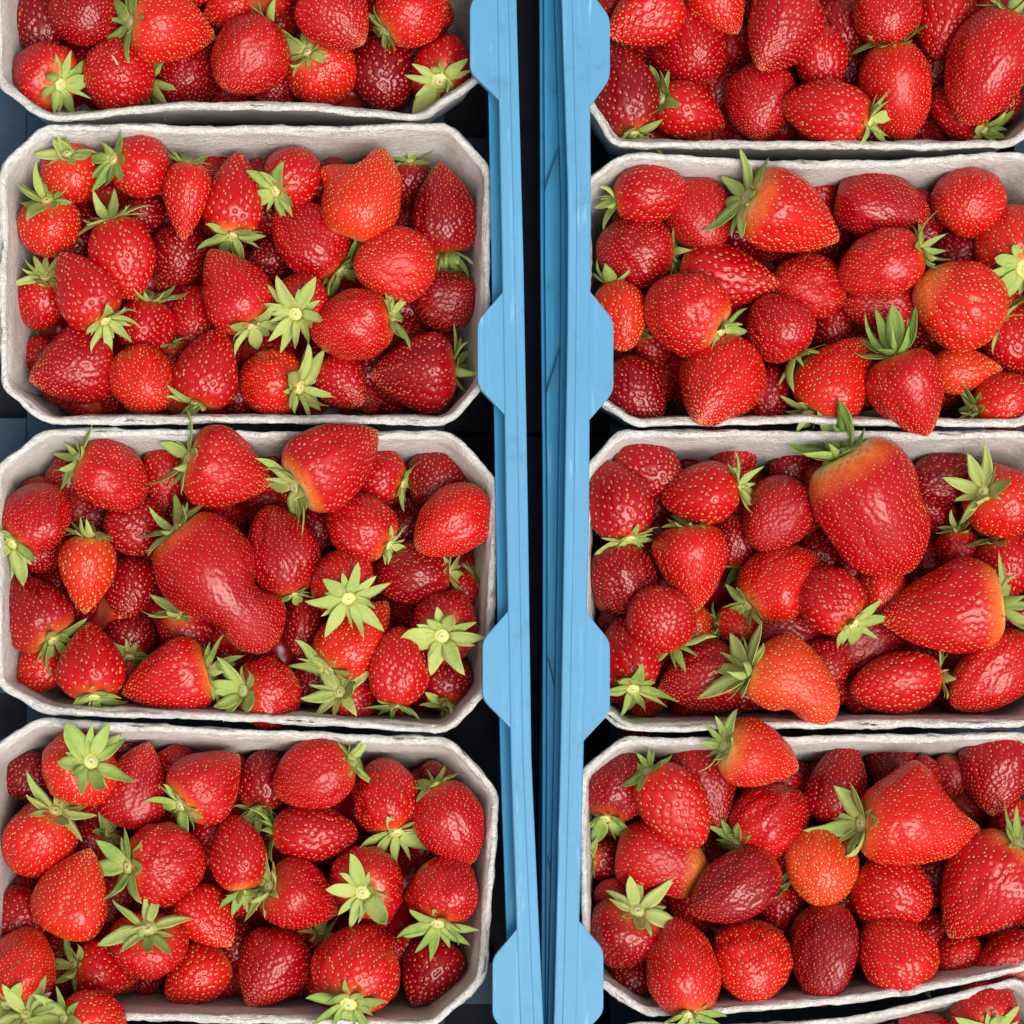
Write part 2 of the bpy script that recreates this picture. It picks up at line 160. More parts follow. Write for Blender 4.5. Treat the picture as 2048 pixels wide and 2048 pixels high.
(151.74, 202.07, -9.31, 30.6, 29.3, 90.0, -30.0, 0.9, 'r', 0, 0.29, 0.17, 1, 5, 'red strawberry, seventh from left, upper row, top right punnet', -1, 0, -1),
(136.33, 202.43, -29.37, 29.5, 25.1, 90.0, -20.0, 0.2, 'r', 0, 0.24, 0.17, 1, 5, 'half-hidden dark crimson strawberry, sixth from left, upper row, top right punnet', -1, 0, -1),
(177.57, 202.33, -19.52, 33.3, 24.9, 80.0, -5.0, 0.9, 'o', 0, 0.31, 0.17, 1, 5, 'red strawberry, ninth from left, upper row, top right punnet', -1, 0, -1),
(191.37, 179.37, -4.35, 49.1, 32.6, 68.0, 8.0, 1.0, 'o', 0.95, 0.2, 0.17, 1, 5, 'large red strawberry, cap at top, tenth from left, upper row, top right punnet', -1, 0, -1),
(156.63, 171.81, -13.87, 42.0, 30.7, 100.0, 14.0, 1.6, 'o', 0.95, 0.32, 0.17, 1, 5, 'long bright red strawberry, cap at top, seventh from left, lower row, top right punnet', -1, 0, -1),
(127.0, 161.7, -5.6, 37.9, 27.2, -15.0, 10.0, 1.4, 'o', 0.95, 0.4, 0.17, 1, 5, 'long bright red strawberry, cap at right, fifth from left, lower row, top right punnet', -1, 0, -1),
(101.85, 168.67, -19.52, 35.0, 29.2, 80.0, -25.0, 0.7, 'o', 0, 0.09, 0.17, 1, 5, 'deep red strawberry, fourth from left, lower row, top right punnet', -1, 0, -1),
(74.29, 164.0, -16.0, 33.2, 24.8, 165.0, 26.0, 1.1, 'c', 1.1, 0.1, 0.17, 1, 5, 'red strawberry, cap at left, second from left, lower row, top right punnet', -1, 0, -1),
(46.02, 172.04, -13.0, 40.2, 27.3, -78.0, 6.0, 0.1, 'o', 0.95, 0.31, 0.17, 1, 5, 'long dark crimson strawberry, cap at bottom, first from left, lower row, top right punnet', -1, 0, -1),
(183.28, 165.62, -22.1, 29.3, 20.8, -40.0, 15.0, 0.9, 'o', 1.1, 0.41, 0.17, 1, 5, 'small red strawberry, cap at lower right, eighth from left, lower row, top right punnet', -1, 0, -1),
(177.36, 187.04, -31.65, 24.5, 23.1, 40.0, -20.0, 0.0, 'r', 0, 0.17, 0.17, 1, 5, 'half-hidden dark crimson strawberry, eighth from left, upper row, top right punnet', -1, 0, -1),
(87.69, 178.66, -39.02, 25.7, 25.3, 40.0, -20.0, 0.0, 'r', 0, 0.24, 0.17, 1, 5, 'half-hidden round dark crimson strawberry, third from left, lower row, top right punnet', -1, 0, -1),
(143.58, 187.89, -38.05, 26.7, 24.2, 40.0, -20.0, 0.0, 'r', 0, 0.28, 0.17, 1, 5, 'half-hidden dark crimson strawberry, sixth from left, lower row, top right punnet', -1, 0, -1),
(203.93, 204.9, -28.19, 30.5, 27.2, 250.0, 20.0, 0.7, 'r', 1, 0.19, 0.17, 1, 5, 'deep red strawberry, cap at bottom, eleventh from left, upper row, top right punnet', -1, 0, -1),
(56.43, 129.62, -10.0, 31.3, 24.6, 190.0, -5.0, 1.0, 'r', 0.75, 0.2, 0.17, 1, 6, 'red strawberry, cap at left, first from left, top row, second right punnet', -1, 0, -1),
(77.12, 122.09, -17.47, 34.3, 29.6, 110.0, -20.0, 0.9, 'o', 0, 0.19, 0.17, 1, 6, 'red strawberry, second from left, top row, second right punnet', -1, 0, -1),
(112.04, 117.81, -1.45, 43.0, 35.6, 157.0, 8.0, 1.8, 'h', 1.1, 1.0, 0.28, 1, 6, 'large bright red strawberry, cap at upper left, third from left, top row, second right punnet', -1, 0, -1),
(50.95, 107.88, -16.32, 31.8, 29.1, 0.0, -8.0, 0.5, 'r', 1, 0.28, 0.17, 1, 6, 'deep red strawberry, cap at right, first from left, second row, second right punnet', -1, 0, -1),
(44.29, 80.91, -13.0, 30.0, 23.3, 100.0, -10.0, 2.6, 'o', 1, 0.18, 0.17, 1, 6, 'orange-red strawberry, cap at top, first from left, third row, second right punnet', -1, 0, -1),
(70.37, 81.15, -3.23, 35.4, 31.8, -32.0, 14.0, 1.4, 'r', 0.75, 0.4, 0.17, 1, 6, 'large bright red strawberry, cap at lower right, third from left, third row, second right punnet', -1, 0, -1),
(88.36, 96.17, -13.6, 42.7, 26.8, 170.0, -8.0, 1.0, 'c', 0, 0.34, 0.17, 1, 6, 'long red strawberry, second from left, second row, second right punnet', -1, 0, -1),
(108.5, 76.02, -10.01, 28.6, 28.0, -55.0, -10.0, 0.7, 'r', 1, 0.09, 0.17, 1, 6, 'round deep red strawberry, cap at lower right, fourth from left, third row, second right punnet', -1, 0, -1),
(82.54, 50.2, -4.91, 43.2, 36.3, 60.0, -35.0, 1.6, 'h', 0, 0.27, 0.17, 1, 6, 'large bright red strawberry, second from left, bottom row, second right punnet', -1, 0, -1),
(51.85, 50.52, -16.0, 31.4, 24.1, 120.0, -10.0, 0.1, 'o', 0, 0.33, 0.17, 1, 6, 'dark crimson strawberry, first from left, bottom row, second right punnet', -1, 0, -1),
(59.81, 72.08, -28.8, 18.9, 16.7, 150.0, 30.0, 0.2, 'r', 1, 0.19, 0.17, 1, 6, 'half-hidden dark crimson strawberry, cap at upper left, second from left, third row, second right punnet', -1, 0, -1),
(105.27, 49.85, -23.09, 26.2, 21.4, 80.0, -20.0, 0.2, 'o', 0, 0.16, 0.17, 1, 6, 'half-hidden dark crimson strawberry, third from left, bottom row, second right punnet', -1, 0, -1),
(120.66, 93.72, -18.23, 31.7, 29.6, 0.0, -20.0, 1.2, 'r', 0, 0.35, 0.17, 1, 6, 'red strawberry, third from left, second row, second right punnet', -1, 0, -1),
(116.25, 58.43, -33.17, 19.7, 18.1, -40.0, 30.0, 0.1, 'r', 1, 0.16, 0.17, 1, 6, 'half-hidden dark crimson strawberry, cap at lower right, fourth from left, bottom row, second right punnet', -1, 0, -1),
(150.17, 125.74, -13.16, 39.8, 28.6, 167.0, -8.0, 0.5, 'o', 0, 0.14, 0.17, 1, 6, 'long deep red strawberry, fifth from left, top row, second right punnet', -1, 0, -1),
(184.74, 126.1, -9.44, 29.3, 29.9, 45.0, -48.0, 1.8, 'r', 0, 0.23, 0.17, 1, 6, 'round bright red strawberry, sixth from left, top row, second right punnet', -1, 0, -1),
(148.59, 100.22, -5.01, 35.4, 28.9, 20.0, 8.0, 1.4, 'r', 0.9, 0.32, 0.17, 1, 6, 'bright red strawberry, cap at right, fourth from left, second row, second right punnet', -1, 0, -1),
(152.34, 86.54, -19.6, 34.9, 24.8, 0.0, -15.0, 0.9, 'o', 0, 0.11, 0.17, 1, 6, 'long red strawberry, sixth from left, third row, second right punnet', -1, 0, -1),
(180.07, 84.13, -5.85, 39.5, 35.7, -25.0, -5.0, 2.1, 'r', 0.65, 0.19, 0.17, 1, 6, 'large orange-red strawberry, cap at lower right, eighth from left, third row, second right punnet', -1, 0.6, -1),
(184.4, 109.57, -25.5, 22.9, 20.8, 60.0, -20.0, 0.1, 'r', 0, 0.19, 0.17, 1, 6, 'half-hidden small dark crimson strawberry, fifth from left, second row, second right punnet', -1, 0, -1),
(204.53, 110.6, -13.15, 35.5, 32.5, -80.0, 42.0, 2.2, 'r', 1, 0.36, 0.17, 1.7, 6, 'large orange-red strawberry, cap facing up, sixth from left, second row, second right punnet', -1, 0, -1),
(132.52, 55.89, -11.23, 38.4, 31.6, -125.0, -3.0, 1.9, 'c', 1, 0.23, 0.17, 1, 6, 'bright red strawberry, cap at lower left, fifth from left, bottom row, second right punnet', -1, 0, -1),
(159.3, 46.68, -0.39, 37.2, 31.7, 110.0, 5.0, 1.0, 'c', 1.15, 0.37, 0.17, 1, 6, 'large red strawberry, cap at top, sixth from left, bottom row, second right punnet', -1, 0, 40.0),
(184.73, 58.98, -13.0, 28.7, 19.9, 180.0, -10.0, 3.0, 'c', 0, 0.14, 0.17, 1, 6, 'small orange-red strawberry, seventh from left, bottom row, second right punnet', -1, 0, -1),
(201.86, 46.51, -12.3, 30.0, 24.3, 195.0, 0.0, 1.9, 'o', 0.9, 0.19, 0.17, 1, 6, 'bright red strawberry, cap at left, eighth from left, bottom row, second right punnet', -1, 0, -1),
(206.12, 71.66, -19.76, 28.9, 26.9, 120.0, -5.0, 1.0, 'r', 1, 0.3, 0.17, 1, 6, 'red strawberry, cap at upper left, ninth from left, third row, second right punnet', -1, 0, -1),
(132.7, 79.45, -28.03, 22.3, 19.4, 90.0, -30.0, 0.3, 'r', 0, 0.38, 0.17, 1, 6, 'half-hidden small dark crimson strawberry, fifth from left, third row, second right punnet', -1, 0, -1),
(128.58, 133.19, -27.7, 17.6, 16.7, 150.0, 20.0, 0.7, 'r', 1, 0.23, 0.17, 1, 6, 'half-hidden deep red strawberry, cap at upper left, fourth from left, top row, second right punnet', -1, 0, -1),
(164.73, 78.56, -33.23, 19.7, 18.1, 40.0, -20.0, 0.0, 'r', 0, 0.16, 0.17, 1, 6, 'half-hidden small dark crimson strawberry, seventh from left, third row, second right punnet', -1, 0, -1),
(57.44, 18.97, -17.57, 33.1, 27.5, 150.0, -22.0, 0.4, 'c', 0, 0.12, 0.17, 1, 7, 'deep red strawberry, second from left, top row, third right punnet', -1, 0, -1),
(43.82, 5.89, -8.71, 34.9, 26.6, -75.0, 5.0, 0.5, 'o', 0.85, 0.3, 0.17, 1, 7, 'deep red strawberry, cap at bottom, first from left, top row, third right punnet', -1, 0, -1),
(76.81, 8.34, -8.67, 32.8, 26.9, 12.0, 10.0, 1.2, 'o', 1.0, 0.14, 0.17, 1, 7, 'red strawberry, cap at right, third from left, top row, third right punnet', -1, 0, -1),
(108.15, 0.36, -14.65, 33.7, 30.1, 60.0, -20.0, 0.6, 'r', 0, 0.35, 0.17, 1, 7, 'deep red strawberry, fifth from left, top row, third right punnet', -1, 0, -1),
(73.58, -21.31, -9.71, 36.1, 30.4, 95.0, 6.0, 1.5, 'h', 0.7, 0.37, 0.17, 1, 7, 'bright red strawberry, cap at top, second from left, second row, third right punnet', -1, 0, -1),
(46.8, -24.92, -18.65, 31.7, 30.2, 110.0, -15.0, 0.2, 'r', 0, 0.14, 0.17, 1, 7, 'dark crimson strawberry, first from left, second row, third right punnet', -1, 0, -1),
(59.78, -41.63, -6.85, 28.6, 27.9, -60.0, -30.0, 0.8, 'r', 1, 0.17, 0.17, 1, 7, 'round red strawberry, first from left, third row, third right punnet', -1, 0, -1),
(48.23, -56.05, -16.81, 34.5, 25.7, -85.0, 28.0, 0.7, 'o', 1.15, 0.35, 0.17, 1, 7, 'long deep red strawberry, cap at bottom, first from left, bottom row, third right punnet', -1, 0, -1),
(76.22, -65.34, -19.13, 34.0, 31.6, 15.0, -10.0, 0.4, 'h', 1, 0.3, 0.17, 1, 7, 'deep red strawberry, cap at right, second from left, bottom row, third right punnet', -1, 0, -1),
(110.24, -26.22, -15.49, 36.7, 29.6, 215.0, 5.0, 1.7, 'o', 0.8, 0.5, 0.17, 1, 7, 'bright red strawberry, cap at lower left, fourth from left, second row, third right punnet', -1, 0, -1),
(76.39, -43.25, -25.5, 17.7, 15.3, 100.0, -10.0, 2.8, 'r', 0, 0.2, 0.17, 1, 7, 'half-hidden small orange-red strawberry, second from left, third row, third right punnet', -1, 0, -1),
(93.95, -42.68, -24.4, 20.5, 16.4, 180.0, 10.0, 1.8, 'r', 1.1, 0.12, 0.17, 1, 7, 'half-hidden small bright red strawberry, cap at left, third from left, third row, third right punnet', -1, 0, -1),
(113.49, -45.22, -21.54, 29.7, 20.3, 0.0, -10.0, 0.2, 'o', 0, 0.18, 0.17, 1, 7, 'small dark crimson strawberry, fourth from left, third row, third right punnet', -1, 0, -1),
(112.39, -68.01, 1.22, 40.7, 29.7, 165.0, 6.0, 3.1, '@bean', 1.25, 0.9, 0.15, 1, 7, 'bean-shaped orange-red strawberry, cap at left, third from left, bottom row, third right punnet', -1, 0, -1),
(91.81, 23.04, -25.5, 24.1, 19.7, 60.0, -20.0, 0.7, 'r', 0, 0.17, 0.17, 1, 7, 'half-hidden small deep red strawberry, fourth from left, top row, third right punnet', -1, 0, -1),
(117.47, 22.35, -29.9, 24.2, 20.5, 60.0, -20.0, 0.1, 'r', 0, 0.2, 0.17, 1, 7, 'half-hidden small dark crimson strawberry, sixth from left, top row, third right punnet', -1, 0, -1),
(92.47, -8.46, -25.5, 22.7, 17.5, -80.0, -10.0, 0.2, 'o', 1, 0.22, 0.17, 1, 7, 'half-hidden small dark crimson strawberry, cap at bottom, third from left, second row, third right punnet', -1, 0, -1),
(145.88, 0.87, -3.34, 57.3, 43.3, 122.0, 6.0, 0.8, '@giant', 1.3, 1.0, 0.3, 1, 7, 'giant red strawberry, cap at upper left, seventh from left, top row, third right punnet', -1, 0, 48.0),
(151.48, -29.35, -16.29, 23.2, 18.8, 90.0, -20.0, 2.0, 'r', 0, 0.22, 0.17, 1, 7, 'small bright red strawberry, seventh from left, third row, third right punnet', -1, 0, -1),
(173.12, -38.98, -5.77, 51.1, 39.2, 8.0, 4.0, 1.2, 'h', 1.1, 1.0, 0.28, 1, 7, 'large red strawberry, cap at right, eighth from left, third row, third right punnet', -1, 0, -1),
(177.12, 16.79, -24.4, 29.4, 24.8, 20.0, -20.0, 0.1, 'r', 0, 0.13, 0.17, 1, 7, 'half-hidden dark crimson strawberry, eighth from left, top row, third right punnet', -1, 0, -1),
(198.64, 6.12, -12.09, 30.9, 31.3, 168.0, 45.0, 1.8, 'r', 1.05, 0.08, 0.17, 1, 7, 'round bright red strawberry, cap facing up, ninth from left, top row, third right punnet', -1, 0, -1),
(202.0, -19.36, -19.0, 26.2, 25.4, 110.0, 15.0, 0.9, 'r', 1, 0.4, 0.17, 1, 7, 'red strawberry, cap at top, eighth from left, second row, third right punnet', -1, 0, -1),
(184.23, -12.95, -26.6, 20.4, 17.8, 95.0, 22.0, 0.9, 'r', 1, 0.38, 0.17, 1, 7, 'half-hidden small red strawberry, cap at top, seventh from left, second row, third right punnet', -1, 0, -1),
(128.45, -34.54, -5.49, 30.4, 26.3, -50.0, 20.0, 1.0, 'r', 0.95, 0.42, 0.17, 1, 7, 'red strawberry, cap at lower right, fifth from left, third row, third right punnet', -1, 0, -1),
(142.97, -50.0, -26.48, 37.6, 30.7, 30.0, -15.0, 0.1, 'o', 0, 0.23, 0.17, 1, 7, 'dark crimson strawberry, sixth from left, third row, third right punnet', -1, 0, -1),
(156.57, -67.26, -14.0, 38.8, 26.5, 10.0, -4.0, 1.3, 'o', 0.8, 0.4, 0.17, 1, 7, 'long red strawberry, cap at right, fifth from left, bottom row, third right punnet', -1, 0, -1),
(195.3, -63.45, -14.09, 42.5, 31.3, 40.0, 0.0, 1.3, 'o', 0.8, 0.5, 0.17, 1, 7, 'red strawberry, cap at upper right, sixth from left, bottom row, third right punnet', -1, 0, -1),
(128.47, -13.1, -31.55, 19.7, 18.7, 40.0, -20.0, 0.1, 'r', 0, 0.16, 0.17, 1, 7, 'half-hidden small dark crimson strawberry, fifth from left, second row, third right punnet', -1, 0, -1),
(140.58, -19.72, -28.69, 18.9, 17.9, 60.0, 40.0, 0.1, 'r', 1, 0.33, 0.17, 1, 7, 'half-hidden small dark crimson strawberry, cap facing up, sixth from left, second row, third right punnet', -1, 0, -1),
(125.36, -60.73, -13.48, 26.1, 20.7, 30.0, -10.0, 0.3, 'o', 0, 0.36, 0.17, 1, 7, 'small dark crimson strawberry, fourth from left, bottom row, third right punnet', -1, 0, -1),
(43.34, -108.16, -17.23, 33.0, 28.1, -108.0, 14.0, 0.1, 'o', 0.9, 0.31, 0.17, 1, 8, 'dark crimson strawberry, cap at bottom, first from left, top row, fourth right punnet', -1, 0, -1),
(65.71, -117.84, -6.25, 38.9, 27.1, 127.0, 5.0, 1.4, 'o', 0.85, 0.26, 0.17, 1, 8, 'long bright red strawberry, cap at upper left, third from left, top row, fourth right punnet', -1, 0, -1),
(80.42, -109.05, -20.16, 39.9, 28.7, 110.0, -15.0, 0.4, 'c', 0, 0.18, 0.17, 1, 8, 'long deep red strawberry, fourth from left, top row, fourth right punnet', -1, 0, -1),
(99.07, -97.86, 0.69, 34.2, 28.7, 165.0, 12.0, 2.0, 'c', 0.85, 0.8, 0.28, 1, 8, 'bright red strawberry, cap at left, fifth from left, top row, fourth right punnet', -1, 0, -1),
(105.74, -123.13, -15.54, 37.2, 31.4, 215.0, 12.0, 1.0, 'o', 0.8, 0.16, 0.17, 1, 8, 'red strawberry, cap at lower left, third from left, second row, fourth right punnet', -1, 0, -1),
(61.67, -139.02, -15.74, 39.1, 30.1, 170.0, -12.0, 1.0, '@tipped', 0, 0.1, 0.17, 1, 8, 'blunt-tipped red strawberry, second from left, second row, fourth right punnet', -1, 0.8, -1),
(89.95, -150.0, -4.81, 41.4, 28.3, 32.0, -8.0, 0.2, 'o', 0, 0.28, 0.17, 1, 8, 'long dark crimson strawberry, second from left, third row, fourth right punnet', -1, 0, -1),
(46.47, -170.74, -13.01, 32.2, 31.8, 70.0, 38.0, 0.3, 'c', 1.0, 0.18, 0.17, 1, 8, 'large dark crimson strawberry, cap at top, first from left, third row, fourth right punnet', -1, 0, -1),
(68.24, -182.04, -2.29, 42.5, 31.5, -82.0, 16.0, 1.7, 'o', 0.85, 0.36, 0.17, 1, 8, 'large bright red strawberry, cap at bottom, second from left, bottom row, fourth right punnet', -1, 0, -1),
(98.09, -180.74, -12.07, 35.0, 34.3, 95.0, -38.0, 1.9, 'r', 0, 0.1, 0.17, 1, 8, 'large bright red strawberry, third from left, bottom row, fourth right punnet', -1, 0, -1),
(125.71, -141.95, -11.79, 33.2, 32.4, 95.0, -30.0, 3.3, 'r', 0, 0.39, 0.17, 1, 8, 'large orange strawberry, fourth from left, second row, fourth right punnet', -1, 0, -1),
(127.05, -177.18, -12.07, 43.2, 28.3, 85.0, -10.0, 0.1, 'o', 0, 0.32, 0.17, 1, 8, 'long dark crimson strawberry, fourth from left, bottom row, fourth right punnet', -1, 0, -1),
(51.4, -188.46, -28.8, 22.7, 21.1, 60.0, -20.0, 0.1, 'r', 0, 0.39, 0.17, 1, 8, 'half-hidden dark crimson strawberry, first from left, bottom row, fourth right punnet', -1, 0, -1),
(113.04, -158.95, -28.8, 20.5, 18.2, 120.0, 25.0, 0.2, 'r', 1, 0.38, 0.17, 1, 8, 'half-hidden dark crimson strawberry, cap at upper left, third from left, third row, fourth right punnet', -1, 0, -1),
(39.81, -138.61, -31.0, 19.2, 18.2, 180.0, 45.0, 0.0, 'r', 1, 0.39, 0.17, 1, 8, 'half-hidden small dark crimson strawberry, cap facing up, first from left, second row, fourth right punnet', -1, 0, -1),
(51.51, -95.29, -29.85, 21.3, 19.7, 40.0, -20.0, 0.1, 'r', 0, 0.28, 0.17, 1, 8, 'half-hidden small dark crimson strawberry, second from left, top row, fourth right punnet', -1, 0, -1),
(134.16, -106.86, -17.47, 37.3, 29.6, -100.0, -10.0, 0.2, 'c', 0, 0.08, 0.17, 1, 8, 'dark crimson strawberry, sixth from left, top row, fourth right punnet', -1, 0, -1),
(163.1, -124.7, -0.39, 50.9, 35.3, 178.0, 4.0, 1.9, '@horn', 1.2, 0.33, 0.17, 1, 8, 'two-lobed bright red strawberry, cap at left, fifth from left, second row, fourth right punnet', -1, 0, -1),
(156.85, -97.96, -28.8, 23.4, 21.1, 60.0, -20.0, 0.1, 'r', 0, 0.14, 0.17, 1, 8, 'half-hidden dark crimson strawberry, seventh from left, top row, fourth right punnet', -1, 0, -1),
(197.05, -105.02, -14.18, 35.4, 32.2, 80.0, -20.0, 0.4, 'h', 0, 0.18, 0.17, 1, 8, 'large deep red strawberry, eighth from left, top row, fourth right punnet', -1, 0, -1),
(155.39, -151.98, -14.79, 33.4, 30.5, 150.0, -14.0, 1.1, 'r', 0, 0.31, 0.17, 1, 8, 'red strawberry, fourth from left, third row, fourth right punnet', -1, 0, -1),
(155.99, -177.48, -11.27, 34.8, 31.7, -45.0, -5.0, 1.5, 'r', 0.7, 0.26, 0.17, 1, 8, 'large bright red strawberry, cap at lower right, fifth from left, bottom row, fourth right punnet', -1, 0, -1),
(190.46, -150.96, -5.25, 49.2, 38.7, 55.0, 14.0, 1.1, 'c', 1.1, 0.9, 0.17, 1, 8, 'large red strawberry, cap at upper right, sixth from left, third row, fourth right punnet', -1, 0, -1),
(204.1, -124.34, -20.7, 22.5, 18.8, 60.0, -10.0, 1.8, 'c', 0, 0.4, 0.17, 1, 8, 'small bright red strawberry, seventh from left, second row, fourth right punnet', -1, 0, -1),
(183.11, -177.73, -20.0, 20.4, 17.3, 30.0, -10.0, 1.6, 'r', 0, 0.29, 0.17, 1, 8, 'small bright red strawberry, sixth from left, bottom row, fourth right punnet', -1, 0, -1),
(202.51, -180.8, -14.0, 31.5, 24.4, 30.0, -5.0, 0.8, 'o', 0, 0.2, 0.17, 1, 8, 'red strawberry, seventh from left, bottom row, fourth right punnet', -1, 0, -1),
(171.28, -169.44, -28.8, 20.5, 18.9, 30.0, -20.0, 0.1, 'r', 0, 0.17, 0.17, 1, 8, 'half-hidden small dark crimson strawberry, fifth from left, third row, fourth right punnet', -1, 0, -1),
(176.76, -143.87, -29.9, 20.6, 18.9, 30.0, -20.0, 0.0, 'r', 0, 0.37, 0.17, 1, 8, 'half-hidden small dark crimson strawberry, sixth from left, second row, fourth right punnet', -1, 0, -1),
(191.05, -201.36, -10.63, 29.4, 29.9, -90.0, 58.0, 1.0, 'r', 1, 0.24, 0.17, 1, 9, 'round red strawberry, cap facing up, second from left, visible row, bottom right punnet', -1, 0, -1),
(168.14, -208.97, -20.0, 21.1, 19.5, -30.0, 10.0, 1.0, 'c', 1, 0.35, 0.17, 1, 9, 'small red strawberry, cap at lower right, first from left, visible row, bottom right punnet', -1, 0, -1)
]
